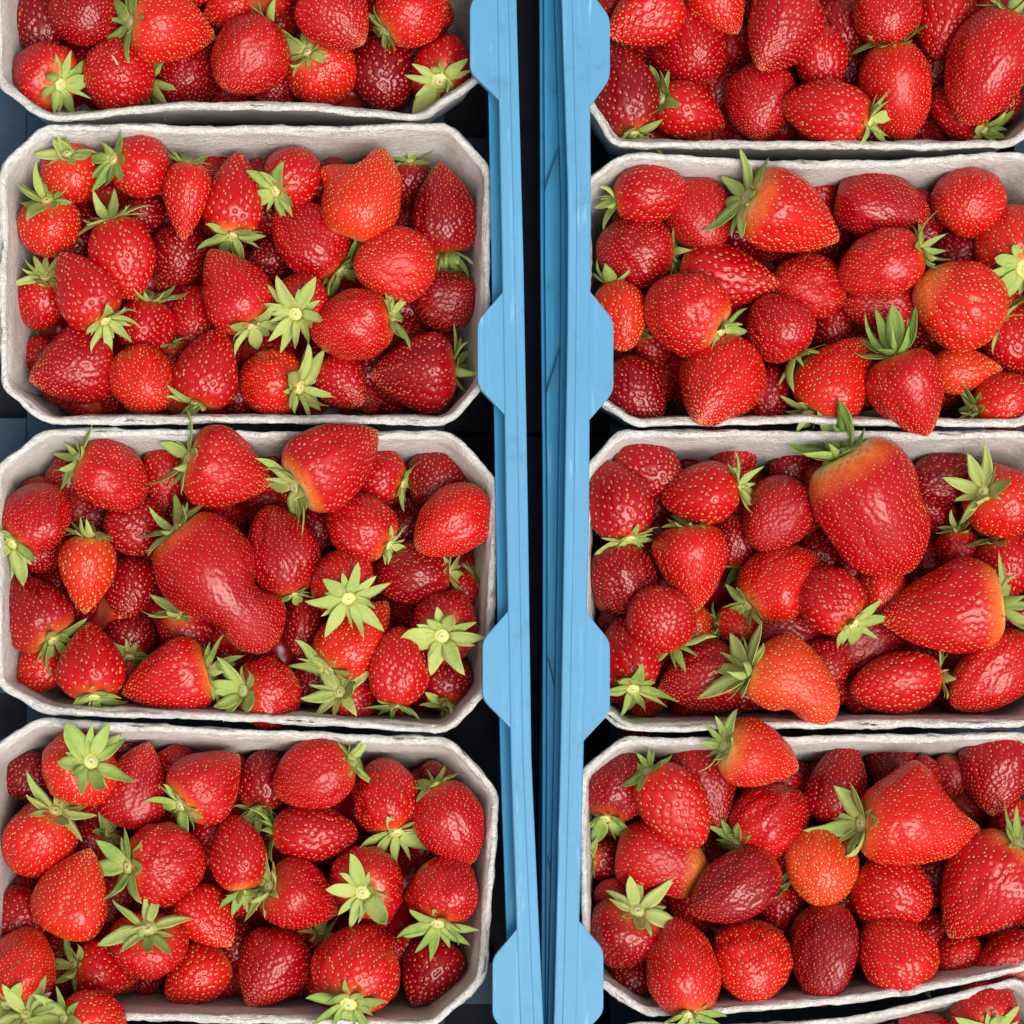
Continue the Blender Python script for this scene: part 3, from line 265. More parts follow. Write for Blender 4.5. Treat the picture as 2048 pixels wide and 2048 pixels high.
FILL=[
(-167.5, 217.5, -44.1, 29.4, 26.6, 68, -3, 0),
(-170.6, 192.9, -46.2, 32.8, 27.3, 52, 34, 0),
(-144.9, 216.3, -44.4, 31.0, 26.9, 127, -17, 0),
(-143.9, 194.6, -46.4, 33.6, 27.3, 229, -4, 0),
(-117.3, 220.5, -45.1, 33.3, 27.2, 174, 4, 0),
(-119.5, 192.6, -44.8, 33.3, 26.8, 242, -32, 0),
(-94.0, 220.9, -48.2, 30.0, 26.8, 30, -13, 0),
(-93.4, 195.3, -47.0, 32.0, 26.0, 41, -19, 0),
(-70.8, 215.7, -48.2, 32.5, 28.8, 118, -11, 0),
(-72.8, 191.1, -47.6, 28.9, 25.7, 273, 7, 0),
(-45.1, 215.8, -45.6, 34.1, 28.8, 203, 11, 0),
(-45.5, 193.2, -48.0, 33.2, 26.6, 225, -20, 0),
(-177.4, 207.8, -35.8, 23.9, 20.0, 99, -10, 0),
(-173.8, 186.7, -36.4, 21.8, 18.9, 14, -37, 0),
(-157.1, 225.1, -38.5, 21.4, 18.3, 172, -14, 0),
(-156.3, 205.1, -39.0, 25.3, 20.4, 176, -30, 0),
(-154.2, 190.4, -35.4, 22.1, 19.6, 91, 15, 0),
(-139.0, 210.1, -35.0, 24.3, 21.6, 305, 20, 0),
(-135.8, 189.0, -38.3, 22.3, 20.2, 332, -27, 0),
(-116.7, 209.5, -38.3, 24.3, 19.7, 181, 18, 0),
(-116.3, 186.2, -34.9, 24.7, 20.1, 66, 28, 0),
(-99.9, 227.2, -38.7, 22.2, 18.5, 271, 31, 0),
(-97.9, 206.4, -38.7, 24.3, 21.5, 21, -28, 0),
(-97.7, 187.7, -34.4, 24.5, 21.0, 313, 24, 0),
(-78.1, 225.7, -34.4, 26.8, 21.7, 103, 17, 0),
(-80.4, 210.3, -38.6, 22.5, 19.8, 37, -13, 0),
(-77.2, 186.4, -38.2, 26.1, 21.6, 338, 6, 0),
(-55.8, 226.0, -36.8, 22.0, 18.6, 173, 13, 0),
(-60.6, 209.1, -38.9, 24.7, 20.9, 225, -38, 0),
(-59.5, 188.0, -34.2, 21.4, 19.2, 117, -27, 0),
(-38.2, 225.3, -36.3, 23.1, 19.6, 253, 1, 0),
(-41.8, 210.7, -36.9, 23.1, 20.8, 8, -29, 0),
(-37.5, 190.6, -38.7, 26.3, 21.4, 232, -39, 0),
(-29.4, 207.0, -25.4, 17.8, 15.5, 228, -40, 0),
(-32.1, 218.6, -35.1, 21.2, 18.5, 242, -38, 0),
(-30.4, 207.1, -37.0, 17.8, 15.4, 230, -6, 0),
(-32.2, 196.0, -35.3, 18.3, 15.9, 38, 34, 0),
(-32.9, 185.0, -38.0, 16.6, 14.5, 184, -24, 0),
(-114.5, 177.4, -36.0, 17.2, 15.0, 129, 7, 0),
(-148.7, 179.4, -38.4, 19.9, 17.3, 136, 15, 0),
(-182.9, 183.1, -35.2, 19.7, 17.2, 281, -14, 0),
(-34.1, 218.6, -49.1, 19.7, 17.1, 138, -9, 0),
(-33.4, 207.5, -48.3, 18.3, 15.9, 159, -38, 0),
(-32.7, 196.2, -46.9, 16.8, 14.6, 242, 35, 0),
(-34.9, 185.8, -46.3, 18.9, 16.4, 270, 19, 0),
(-48.5, 181.7, -49.6, 21.7, 18.9, 79, -21, 0),
(-64.1, 181.2, -46.2, 19.1, 16.6, 358, 18, 0),
(-71.5, 180.2, -50.0, 16.6, 14.4, 64, -11, 0),
(-80.0, 180.2, -47.1, 19.4, 16.8, 65, -8, 0),
(-88.9, 180.8, -46.9, 19.1, 16.6, 50, -31, 0),
(-97.3, 181.1, -49.2, 17.8, 15.5, 133, -12, 0),
(-105.6, 180.8, -47.9, 20.6, 18.0, 235, -5, 0),
(-113.7, 182.3, -46.5, 21.6, 18.8, 243, 27, 0),
(-122.6, 179.8, -46.2, 17.4, 15.2, 332, -1, 0),
(-131.6, 179.2, -46.5, 16.4, 14.3, 331, 13, 0),
(-140.3, 179.1, -48.3, 16.6, 14.4, 189, -11, 0),
(-147.0, 181.0, -47.1, 18.9, 16.5, 185, 10, 0),
(-156.1, 180.3, -47.0, 17.2, 15.0, 258, -32, 0),
(-169.5, 180.8, -48.8, 17.3, 15.0, 99, -11, 0),
(-182.4, 183.4, -46.4, 18.8, 16.3, 55, 39, 0),
(-183.4, 194.4, -49.1, 19.0, 16.5, 213, -33, 0),
(-181.9, 206.2, -48.4, 21.6, 18.7, 109, -37, 0),
(-181.9, 217.5, -49.8, 21.7, 18.9, 30, -17, 0),
(-169.0, 122.2, -47.1, 33.3, 26.9, 98, 1, 1),
(-169.4, 93.0, -46.9, 30.7, 25.1, 207, -35, 1),
(-169.4, 71.5, -48.7, 31.9, 28.2, 32, 37, 1),
(-145.0, 120.8, -45.2, 31.0, 25.0, 324, -32, 1),
(-146.7, 97.0, -44.2, 33.4, 26.9, 197, -8, 1),
(-141.4, 69.4, -46.5, 28.1, 25.5, 155, -21, 1),
(-120.9, 118.0, -48.7, 28.7, 26.0, 282, 29, 1),
(-120.1, 92.5, -44.1, 32.5, 28.5, 43, -14, 1),
(-121.5, 71.3, -46.8, 31.6, 27.8, 213, 18, 1),
(-92.3, 120.7, -47.1, 33.0, 27.3, 101, 16, 1),
(-95.8, 96.9, -44.6, 30.4, 25.6, 167, -32, 1),
(-94.9, 68.3, -47.8, 33.0, 27.0, 334, 19, 1),
(-72.3, 120.7, -48.1, 31.7, 25.5, 298, -16, 1),
(-67.0, 96.2, -46.8, 32.4, 28.5, 340, -40, 1),
(-71.9, 70.7, -47.9, 31.7, 27.5, 72, -35, 1),
(-45.8, 118.4, -47.4, 29.1, 25.7, 253, 30, 1),
(-44.9, 96.0, -45.7, 31.7, 28.2, 273, -29, 1),
(-43.9, 71.9, -44.1, 31.3, 26.1, 213, -34, 1),
(-190.9, 126.8, -37.1, 19.8, 16.8, 74, 4, 1),
(-190.6, 68.3, -34.3, 18.9, 15.2, 247, 0, 1),
(-176.2, 122.6, -37.0, 23.2, 18.9, 242, -17, 1),
(-173.7, 107.8, -38.2, 25.1, 21.8, 76, -9, 1),
(-171.3, 83.9, -34.6, 23.0, 18.8, 344, -36, 1),
(-173.1, 67.5, -36.7, 24.0, 19.6, 156, 13, 1),
(-175.3, 48.7, -37.2, 18.9, 16.0, 91, -38, 1),
(-157.8, 140.7, -36.8, 19.4, 16.3, 234, -18, 1),
(-153.0, 124.9, -37.2, 21.1, 18.3, 226, 24, 1),
(-154.8, 107.8, -38.6, 24.9, 20.5, 261, -30, 1),
(-157.5, 85.7, -34.2, 21.9, 19.5, 33, 38, 1),
(-153.5, 64.6, -34.1, 22.0, 18.8, 84, -12, 1),
(-137.6, 141.2, -34.9, 17.6, 15.7, 257, 21, 1),
(-137.4, 125.7, -37.4, 22.1, 20.0, 93, 11, 1),
(-137.6, 102.4, -34.5, 23.3, 20.7, 135, -26, 1),
(-134.0, 88.5, -34.2, 25.0, 21.4, 266, 34, 1),
(-134.5, 64.1, -36.3, 23.4, 19.0, 190, -7, 1),
(-136.3, 48.0, -37.3, 16.9, 15.2, 117, -18, 1),
(-115.6, 140.9, -36.4, 18.0, 15.7, 299, 0, 1),
(-114.9, 122.8, -37.5, 22.5, 18.9, 213, 25, 1),
(-117.1, 107.8, -35.9, 22.1, 20.0, 27, -40, 1),
(-115.9, 86.9, -36.3, 23.3, 20.1, 154, 35, 1),
(-118.5, 67.3, -38.2, 23.5, 21.3, 124, -21, 1),
(-116.6, 49.8, -35.7, 17.4, 15.2, 135, -39, 1),
(-99.7, 141.7, -36.0, 21.0, 17.7, 308, 26, 1),
(-95.7, 125.8, -38.8, 25.5, 21.6, 207, -17, 1),
(-98.6, 107.7, -38.9, 25.0, 21.1, 100, -22, 1),
(-97.6, 85.7, -35.8, 23.9, 20.6, 313, -18, 1),
(-97.0, 69.1, -34.0, 24.8, 20.5, 244, 28, 1),
(-78.0, 142.1, -37.9, 18.1, 16.2, 118, -36, 1),
(-80.1, 122.0, -34.3, 24.7, 21.7, 26, -6, 1),
(-77.0, 104.0, -34.4, 25.8, 20.7, 151, -13, 1),
(-80.3, 85.7, -34.5, 22.9, 18.7, 103, -20, 1),
(-76.3, 67.5, -37.4, 24.4, 21.5, 322, 28, 1),
(-58.1, 125.5, -35.9, 21.0, 18.8, 87, -22, 1),
(-61.3, 107.4, -38.2, 25.5, 20.5, 358, -37, 1),
(-61.3, 87.9, -38.8, 22.8, 20.6, 23, -32, 1),
(-56.4, 64.9, -34.2, 22.2, 18.8, 340, -32, 1),
(-42.1, 121.6, -35.2, 24.1, 21.6, 323, -4, 1),
(-39.4, 107.2, -35.8, 24.2, 21.2, 172, 14, 1),
(-40.7, 86.7, -38.8, 26.4, 21.7, 164, 37, 1),
(-39.2, 64.4, -38.8, 23.8, 20.5, 223, 26, 1),
(-22.5, 122.4, -39.0, 17.3, 15.3, 27, -40, 1),
(-133.1, 139.2, -22.4, 16.6, 14.5, 44, 14, 1),
(-100.6, 138.6, -25.1, 18.3, 15.9, 235, -24, 1),
(-79.3, 138.6, -24.7, 19.8, 17.2, 79, 17, 1),
(-69.1, 138.0, -25.3, 19.9, 17.3, 224, -8, 1),
(-57.2, 139.2, -24.2, 19.4, 16.9, 356, -10, 1),
(-110.9, 51.9, -25.3, 19.5, 16.9, 63, 18, 1),
(-131.7, 52.5, -24.4, 21.2, 18.5, 322, -20, 1),
(-164.8, 138.6, -37.4, 16.4, 14.3, 6, -31, 1),
(-153.1, 137.7, -36.2, 18.5, 16.1, 180, 34, 1),
(-143.2, 138.3, -36.0, 17.6, 15.3, 269, -12, 1),
(-101.0, 136.2, -38.4, 20.2, 17.6, 341, 12, 1),
(-90.3, 137.7, -36.8, 18.8, 16.3, 64, 20, 1),
(-80.2, 137.1, -37.9, 18.1, 15.8, 192, -8, 1),
(-70.9, 135.9, -37.1, 21.8, 18.9, 143, 5, 1),
(-58.2, 138.3, -37.1, 17.5, 15.2, 219, 39, 1),
(-28.1, 129.0, -35.9, 20.9, 18.1, 71, 27, 1),
(-27.8, 117.7, -38.9, 20.9, 18.2, 5, -14, 1),
(-28.5, 106.2, -38.0, 21.6, 18.8, 51, 34, 1),
(-27.5, 71.6, -35.4, 20.7, 18.0, 311, -29, 1),
(-50.0, 54.0, -37.2, 19.2, 16.7, 59, 31, 1),
(-58.5, 52.5, -35.7, 16.8, 14.6, 242, 23, 1),
(-90.6, 54.3, -38.4, 19.5, 17.0, 164, 19, 1),
(-100.5, 54.0, -37.8, 20.1, 17.5, 238, 7, 1),
(-110.6, 54.3, -36.3, 18.5, 16.1, 92, 6, 1),
(-121.1, 53.1, -36.6, 19.8, 17.2, 349, 2, 1),
(-131.0, 53.7, -37.1, 20.7, 18.0, 73, -36, 1),
(-142.0, 52.8, -38.5, 17.3, 15.1, 48, 6, 1),
(-151.4, 53.7, -36.8, 18.1, 15.7, 107, -4, 1),
(-161.9, 53.4, -36.8, 18.6, 16.2, 148, -3, 1),
(-177.3, 53.2, -37.7, 18.1, 15.8, 139, 24, 1),
(-186.6, 58.1, -37.0, 18.1, 15.7, 60, 2, 1),
(-186.6, 70.1, -38.5, 17.2, 15.0, 325, -29, 1),
(-185.3, 94.0, -38.8, 21.2, 18.4, 153, -27, 1),
(-188.4, 106.2, -35.3, 16.1, 14.0, 311, -33, 1),
(-186.6, 129.6, -36.2, 19.6, 17.1, 305, -30, 1),
(-180.3, 137.4, -37.2, 17.3, 15.1, 89, -28, 1),
(-159.1, 134.3, -48.3, 19.9, 17.3, 51, -39, 1),
(-150.5, 135.2, -46.9, 18.2, 15.8, 287, -7, 1),
(-140.3, 134.9, -49.9, 21.1, 18.3, 10, 15, 1),
(-130.7, 135.2, -46.3, 19.4, 16.8, 254, 32, 1),
(-120.7, 134.9, -46.9, 19.1, 16.6, 215, 33, 1),
(-110.9, 134.9, -49.7, 20.1, 17.5, 348, 9, 1),
(-101.2, 134.3, -47.4, 19.5, 17.0, 79, 20, 1),
(-91.4, 134.6, -49.7, 20.5, 17.8, 241, -13, 1),
(-81.9, 134.3, -48.3, 21.3, 18.5, 4, -25, 1),
(-72.7, 133.7, -49.1, 21.8, 18.9, 62, -24, 1),
(-60.9, 135.9, -47.7, 18.8, 16.4, 230, -17, 1),
(-52.5, 134.6, -47.0, 21.4, 18.6, 355, -22, 1),
(-35.5, 135.6, -47.5, 20.3, 17.6, 255, 18, 1),
(-29.6, 128.4, -46.3, 19.9, 17.3, 26, -36, 1),
(-26.3, 118.2, -47.4, 16.2, 14.1, 316, -30, 1),
(-28.0, 106.3, -47.6, 18.3, 15.9, 249, 37, 1),
(-27.6, 94.8, -47.7, 16.4, 14.3, 224, 20, 1),
(-28.8, 83.4, -46.8, 20.0, 17.4, 185, -20, 1),
(-29.4, 72.2, -48.5, 19.7, 17.1, 231, -6, 1),
(-30.1, 61.1, -48.8, 20.6, 17.9, 31, 39, 1),
(-40.0, 56.9, -46.7, 21.7, 18.9, 170, 37, 1),
(-51.7, 55.2, -49.4, 20.3, 17.6, 158, 34, 1),
(-62.2, 55.8, -48.5, 18.6, 16.1, 350, 8, 1),
(-72.3, 56.4, -46.8, 19.6, 17.0, 145, -40, 1),
(-80.7, 54.6, -49.4, 17.9, 15.6, 21, -4, 1),
(-91.5, 56.7, -46.5, 20.9, 18.2, 292, -22, 1),
(-100.7, 55.5, -46.8, 17.7, 15.4, 350, 23, 1),
(-110.6, 54.3, -47.8, 18.1, 15.7, 195, -15, 1),
(-119.9, 56.4, -46.1, 20.6, 17.9, 158, 37, 1),
(-130.8, 54.0, -47.2, 16.4, 14.3, 130, 35, 1),
(-138.9, 56.4, -48.2, 20.4, 17.8, 44, 28, 1),
(-148.1, 56.7, -49.1, 20.7, 18.0, 296, 26, 1),
(-157.1, 57.0, -47.9, 21.3, 18.5, 244, 24, 1),
(-174.2, 55.1, -49.2, 19.5, 16.9, 92, -3, 1),
(-184.1, 59.3, -48.4, 18.2, 15.8, 264, -21, 1),
(-184.7, 70.7, -48.0, 17.5, 15.2, 54, 7, 1),
(-183.8, 82.5, -49.4, 19.7, 17.2, 305, -37, 1),
(-185.3, 94.0, -49.9, 18.1, 15.7, 17, -14, 1),
(-182.9, 105.4, -48.1, 21.8, 19.0, 290, -13, 1),
(-185.0, 117.3, -48.3, 17.6, 15.3, 228, 35, 1),
(-183.6, 128.4, -49.0, 20.8, 18.1, 19, 3, 1),
(-178.9, 136.6, -49.7, 17.3, 15.0, 26, -36, 1),
(-167.3, -5.7, -48.8, 29.5, 25.9, 180, -33, 2),
(-167.7, -29.7, -48.8, 34.5, 28.3, 331, 21, 2),
(-172.8, -49.7, -44.3, 33.7, 28.0, 152, 35, 2),
(-144.7, -0.8, -48.3, 31.2, 26.0, 6, 19, 2),
(-143.3, -25.5, -44.4, 28.5, 25.1, 316, 7, 2),
(-142.2, -49.7, -48.5, 33.2, 26.8, 11, -31, 2),
(-120.7, -0.1, -46.2, 31.2, 27.9, 76, -6, 2),
(-119.5, -25.8, -46.1, 28.7, 25.1, 85, -7, 2),
(-119.1, -50.8, -48.4, 35.7, 28.6, 29, -13, 2),
(-95.0, -1.2, -47.0, 30.2, 26.0, 83, -33, 2),
(-91.5, -30.2, -45.8, 29.8, 25.6, 259, 3, 2),
(-93.5, -51.5, -44.3, 32.2, 28.2, 184, 15, 2),
(-69.6, -0.8, -44.9, 33.8, 27.4, 253, -5, 2),
(-70.0, -25.1, -45.9, 31.2, 27.7, 157, -15, 2),
(-71.0, -53.0, -44.8, 33.5, 27.1, 265, 4, 2),
(-42.7, -5.0, -48.1, 31.9, 26.1, 187, -36, 2),
(-44.5, -26.5, -49.0, 32.3, 27.4, 228, 26, 2),
(-45.1, -51.0, -44.8, 32.1, 26.0, 195, 33, 2),
(-174.3, 4.2, -34.3, 24.7, 21.3, 215, 36, 2),
(-173.7, -17.6, -34.3, 23.8, 19.6, 173, 11, 2),
(-177.3, -36.1, -34.1, 24.1, 19.7, 164, 11, 2),
(-173.7, -54.1, -34.2, 24.9, 20.1, 127, 14, 2),
(-154.9, 3.8, -37.0, 24.6, 19.7, 232, -35, 2),
(-154.1, -19.8, -38.8, 25.8, 21.5, 136, 39, 2),
(-157.3, -37.4, -35.9, 24.7, 21.7, 266, -39, 2),
(-156.3, -59.5, -37.5, 22.9, 19.2, 61, -33, 2),
(-138.2, 4.4, -37.5, 21.5, 18.5, 147, -5, 2),
(-137.6, -15.0, -34.8, 24.1, 20.2, 291, -12, 2),
(-135.2, -35.3, -36.7, 24.6, 20.8, 313, 21, 2),
(-136.3, -55.6, -37.9, 22.3, 19.0, 196, 34, 2),
(-117.6, -0.1, -38.7, 20.8, 18.9, 282, -32, 2),
(-115.6, -16.6, -36.4, 25.3, 20.6, 181, -27, 2),
(-116.1, -40.1, -34.3, 24.1, 20.7, 342, 5, 2),
(-118.4, -55.0, -37.6, 25.1, 20.4, 48, 20, 2),
(-96.9, 1.9, -37.0, 23.1, 18.5, 76, 13, 2),
(-94.3, -16.2, -38.4, 25.2, 20.5, 354, 18, 2),
(-97.6, -36.2, -36.4, 23.1, 19.4, 331, 1, 2),
(-99.3, -58.2, -37.1, 25.1, 22.0, 274, -2, 2),
(-78.1, 19.9, -34.2, 18.9, 15.8, 124, 1, 2),
(-78.3, 2.6, -38.9, 24.0, 21.6, 289, 23, 2),
(-77.7, -17.7, -35.9, 22.4, 19.2, 264, 15, 2),
(-77.2, -36.3, -37.2, 25.3, 20.4, 346, -32, 2),
(-76.4, -54.4, -37.0, 23.1, 19.5, 293, -21, 2),
(-57.6, 2.0, -38.1, 24.4, 21.3, 38, -1, 2),
(-56.6, -15.1, -35.6, 26.4, 21.6, 260, 13, 2),
(-55.9, -37.3, -38.0, 26.2, 21.3, 211, -17, 2),
(-59.3, -57.1, -36.2, 22.0, 18.4, 21, 12, 2),
(-59.6, -73.4, -36.2, 21.2, 17.1, 203, -28, 2),
(-36.9, 1.8, -35.8, 22.5, 19.1, 73, 33, 2),
(-38.7, -18.1, -36.4, 21.9, 18.6, 14, -28, 2),
(-39.4, -39.8, -36.7, 23.2, 20.0, 31, -39, 2),
(-35.7, -57.2, -37.8, 21.2, 18.6, 16, -6, 2),
(-19.9, 3.8, -35.2, 17.8, 16.1, 27, 39, 2),
(-18.6, -15.8, -36.1, 17.2, 15.3, 3, 18, 2),
(-121.8, 16.8, -24.4, 19.2, 16.7, 33, -25, 2),
(-100.2, 16.7, -24.6, 18.3, 15.9, 223, -36, 2),
(-89.0, 17.8, -22.8, 17.7, 15.4, 123, -24, 2),
(-77.9, 17.7, -22.7, 16.6, 14.5, 65, 31, 2),
(-68.4, 15.8, -22.8, 18.6, 16.2, 81, 7, 2),
(-47.3, -71.1, -23.8, 19.9, 17.3, 185, 24, 2),
(-153.5, -66.1, -25.1, 17.7, 15.4, 346, -35, 2),
(-163.7, -65.3, -24.3, 18.4, 16.0, 155, -21, 2),
(-191.6, -13.7, -22.6, 17.7, 15.4, 310, -34, 2),
(-190.3, 10.3, -24.6, 17.9, 15.6, 44, 13, 2),
(-181.4, 16.6, -23.0, 20.1, 17.5, 113, -5, 2),
(-162.9, 15.7, -35.2, 19.1, 16.6, 226, 3, 2),
(-151.1, 14.4, -35.7, 20.1, 17.5, 321, 17, 2),
(-141.5, 14.9, -38.2, 19.0, 16.5, 344, 25, 2),
(-130.7, 13.9, -37.0, 21.0, 18.2, 96, -35, 2),
(-120.5, 13.3, -36.8, 21.6, 18.8, 89, 29, 2),
(-110.8, 15.3, -38.1, 17.0, 14.8, 133, -9, 2),
(-100.5, 14.3, -37.6, 21.6, 18.8, 47, -15, 2),
(-90.0, 15.1, -36.3, 19.8, 17.2, 249, 21, 2),
(-79.0, 15.9, -36.9, 17.5, 15.2, 227, -23, 2),
(-70.2, 13.7, -37.8, 21.5, 18.7, 72, 35, 2),
(-59.1, 14.5, -35.7, 19.3, 16.8, 280, 14, 2),
(-48.8, 14.4, -36.3, 20.5, 17.8, 306, 19, 2),
(-23.2, 5.4, -37.1, 20.1, 17.5, 22, -33, 2),
(-24.6, -6.1, -38.6, 21.3, 18.5, 158, 17, 2),
(-25.0, -17.1, -37.2, 21.6, 18.8, 291, 6, 2),
(-25.7, -39.3, -37.1, 18.8, 16.3, 169, 32, 2),
(-25.1, -50.6, -35.2, 17.6, 15.3, 250, -16, 2),
(-51.4, -68.0, -36.4, 20.3, 17.7, 40, -23, 2),
(-59.9, -68.7, -37.4, 20.4, 17.7, 74, -3, 2),
(-100.6, -66.5, -37.6, 18.3, 15.9, 117, 7, 2),
(-110.8, -66.4, -35.6, 16.9, 14.7, 129, -10, 2),
(-121.5, -67.3, -35.8, 16.4, 14.3, 206, -34, 2),
(-130.2, -64.0, -37.0, 21.5, 18.7, 80, -2, 2),
(-140.8, -64.4, -38.4, 19.6, 17.0, 116, -20, 2),
(-152.1, -65.0, -37.4, 16.9, 14.7, 20, 16, 2),
(-162.1, -64.2, -37.5, 18.9, 16.4, 16, 38, 2),
(-172.2, -62.1, -37.3, 21.0, 18.3, 145, -31, 2),
(-187.4, -37.7, -38.3, 20.8, 18.1, 151, -40, 2),
(-189.0, -26.0, -37.6, 18.6, 16.2, 100, 20, 2),
(-190.1, -13.9, -37.2, 16.6, 14.4, 273, -21, 2),
(-187.2, -2.7, -36.5, 21.7, 18.9, 30, 2, 2),
(-188.8, 9.6, -36.7, 19.6, 17.0, 188, 21, 2),
(-180.1, 15.9, -35.5, 19.9, 17.3, 271, -37, 2),
(-159.2, 13.0, -47.0, 21.0, 18.2, 353, -30, 2),
(-150.8, 14.1, -47.8, 16.9, 14.7, 213, 6, 2),
(-140.0, 13.1, -48.4, 19.1, 16.6, 58, -11, 2),
(-130.4, 13.3, -47.8, 17.1, 14.9, 57, -12, 2),
(-120.3, 12.7, -49.6, 21.1, 18.3, 271, -8, 2),
(-110.6, 13.2, -48.2, 20.2, 17.5, 277, 33, 2),
(-100.8, 12.2, -46.4, 20.1, 17.5, 290, -30, 2),
(-91.3, 11.8, -46.8, 21.0, 18.3, 68, 24, 2),
(-81.3, 12.3, -47.0, 19.3, 16.8, 58, 25, 2),
(-70.8, 13.1, -48.4, 16.7, 14.5, 87, -16, 2),
(-61.8, 12.2, -49.5, 19.3, 16.8, 316, -33, 2),
(-50.0, 13.6, -49.8, 18.4, 16.0, 359, 36, 2),
(-35.0, 11.4, -49.5, 21.6, 18.8, 69, 14, 2),
(-25.7, 4.4, -46.0, 21.3, 18.5, 103, 32, 2),
(-25.1, -6.2, -48.6, 16.8, 14.6, 187, 3, 2),
(-27.5, -17.4, -50.0, 20.7, 18.0, 130, -25, 2),
(-25.8, -28.2, -47.9, 17.5, 15.2, 182, 22, 2),
(-25.7, -39.3, -49.6, 16.4, 14.2, 281, 1, 2),
(-27.6, -49.9, -46.3, 20.7, 18.0, 345, -9, 2),
(-26.5, -61.4, -48.2, 17.6, 15.3, 297, 16, 2),
(-32.3, -69.5, -49.6, 16.8, 14.6, 132, -17, 2),
(-52.2, -67.4, -46.5, 17.0, 14.8, 342, 8, 2),
(-63.3, -65.7, -49.0, 20.9, 18.2, 353, -6, 2),
(-72.2, -65.8, -48.6, 21.6, 18.7, 77, 22, 2),
(-81.9, -65.1, -46.8, 19.0, 16.5, 18, -31, 2),
(-91.1, -65.5, -47.3, 17.1, 14.9, 200, 20, 2),
(-101.1, -63.3, -48.2, 21.7, 18.8, 117, 38, 2),
(-110.6, -64.6, -47.9, 19.1, 16.6, 159, -24, 2),
(-120.4, -64.4, -49.3, 19.5, 16.9, 184, 19, 2),
(-130.2, -64.0, -46.3, 18.0, 15.7, 160, -40, 2),
(-140.0, -63.5, -49.1, 18.0, 15.7, 127, 18, 2),
(-147.9, -61.4, -47.5, 21.1, 18.4, 343, -22, 2),
(-160.0, -62.9, -48.0, 17.7, 15.4, 134, 5, 2),
(-170.9, -61.3, -46.2, 19.4, 16.8, 357, -36, 2),
(-181.6, -58.8, -49.6, 21.4, 18.6, 102, 14, 2),
(-186.3, -49.2, -48.5, 19.7, 17.2, 144, -10, 2),
(-185.4, -37.5, -47.3, 21.1, 18.4, 155, 3, 2),
(-186.5, -26.0, -47.5, 20.4, 17.7, 179, 30, 2),
(-187.1, -14.4, -47.2, 20.2, 17.6, 343, 1, 2),
(-185.7, -3.2, -48.0, 21.2, 18.4, 124, -10, 2),
(-185.8, 8.3, -49.2, 21.8, 19.0, 343, 18, 2),
(-176.9, 14.0, -46.9, 18.4, 16.0, 86, 35, 2),
(-176.5, -121.9, -47.7, 28.8, 26.1, 84, -6, 3),
(-178.0, -141.7, -46.8, 31.1, 25.2, 144, 24, 3),
(-175.5, -167.9, -44.2, 33.2, 27.9, 40, -31, 3),
(-151.3, -120.3, -47.9, 33.0, 28.7, 13, 22, 3),
(-154.2, -145.7, -48.7, 30.6, 26.4, 23, -29, 3),
(-152.8, -168.7, -46.0, 30.7, 27.0, 237, -39, 3),
(-128.8, -117.4, -47.9, 29.6, 25.1, 46, 5, 3),
(-128.9, -144.1, -46.1, 32.1, 27.2, 336, 37, 3),
(-130.4, -168.1, -44.9, 32.2, 27.5, 16, -1, 3),
(-109.4, -118.0, -48.5, 33.3, 27.2, 185, -21, 3),
(-105.1, -143.0, -48.6, 30.9, 28.0, 68, -25, 3),
(-110.6, -169.7, -48.1, 33.8, 27.2, 187, -21, 3),
(-83.9, -119.1, -47.9, 35.2, 28.4, 199, 18, 3),
(-86.9, -146.3, -45.7, 27.7, 25.1, 330, 11, 3),
(-84.2, -168.8, -47.1, 32.0, 25.9, 192, -12, 3),
(-62.8, -118.2, -46.5, 35.6, 28.5, 80, 21, 3),
(-60.2, -146.8, -45.2, 31.9, 26.1, 144, -29, 3),
(-63.4, -169.6, -48.2, 34.3, 28.6, 305, 17, 3),
(-38.0, -119.1, -48.3, 33.2, 26.7, 350, -37, 3),
(-37.8, -142.5, -48.3, 32.8, 28.7, 257, 5, 3),
(-42.0, -167.7, -48.5, 31.9, 27.7, 340, 10, 3),
(-196.7, -153.7, -34.2, 19.1, 15.5, 37, -6, 3),
(-198.0, -171.8, -34.2, 17.7, 15.6, 24, 12, 3),
(-182.3, -113.5, -34.0, 23.8, 19.6, 137, 11, 3),
(-181.4, -134.8, -38.2, 23.7, 19.5, 209, -22, 3),
(-178.6, -155.4, -36.5, 23.7, 19.0, 355, 38, 3),
(-179.6, -177.7, -35.7, 23.7, 21.3, 317, -36, 3),
(-163.8, -117.3, -35.3, 22.1, 18.0, 261, 3, 3),
(-162.2, -137.5, -35.9, 22.9, 18.9, 193, 5, 3),
(-161.4, -154.0, -35.9, 24.2, 20.1, 164, -31, 3),
(-161.9, -175.0, -35.9, 21.5, 18.9, 242, 4, 3),
(-144.3, -114.6, -37.8, 23.9, 21.3, 338, 18, 3),
(-146.4, -137.2, -35.7, 26.5, 21.4, 164, 8, 3),
(-145.3, -156.8, -36.9, 23.8, 19.7, 192, -27, 3),
(-145.3, -175.7, -37.5, 24.1, 20.1, 140, 10, 3),
(-126.1, -111.5, -36.6, 22.2, 18.5, 318, 7, 3),
(-126.1, -136.4, -36.2, 20.9, 19.0, 132, -33, 3),
(-125.7, -153.5, -34.4, 23.0, 20.2, 135, 16, 3),
(-128.7, -175.5, -38.0, 24.9, 21.4, 148, 39, 3),
(-105.2, -114.1, -37.7, 23.2, 20.4, 296, -24, 3),
(-105.5, -132.7, -35.4, 25.3, 21.9, 340, -14, 3),
(-109.0, -152.1, -37.1, 24.8, 21.0, 254, -37, 3),
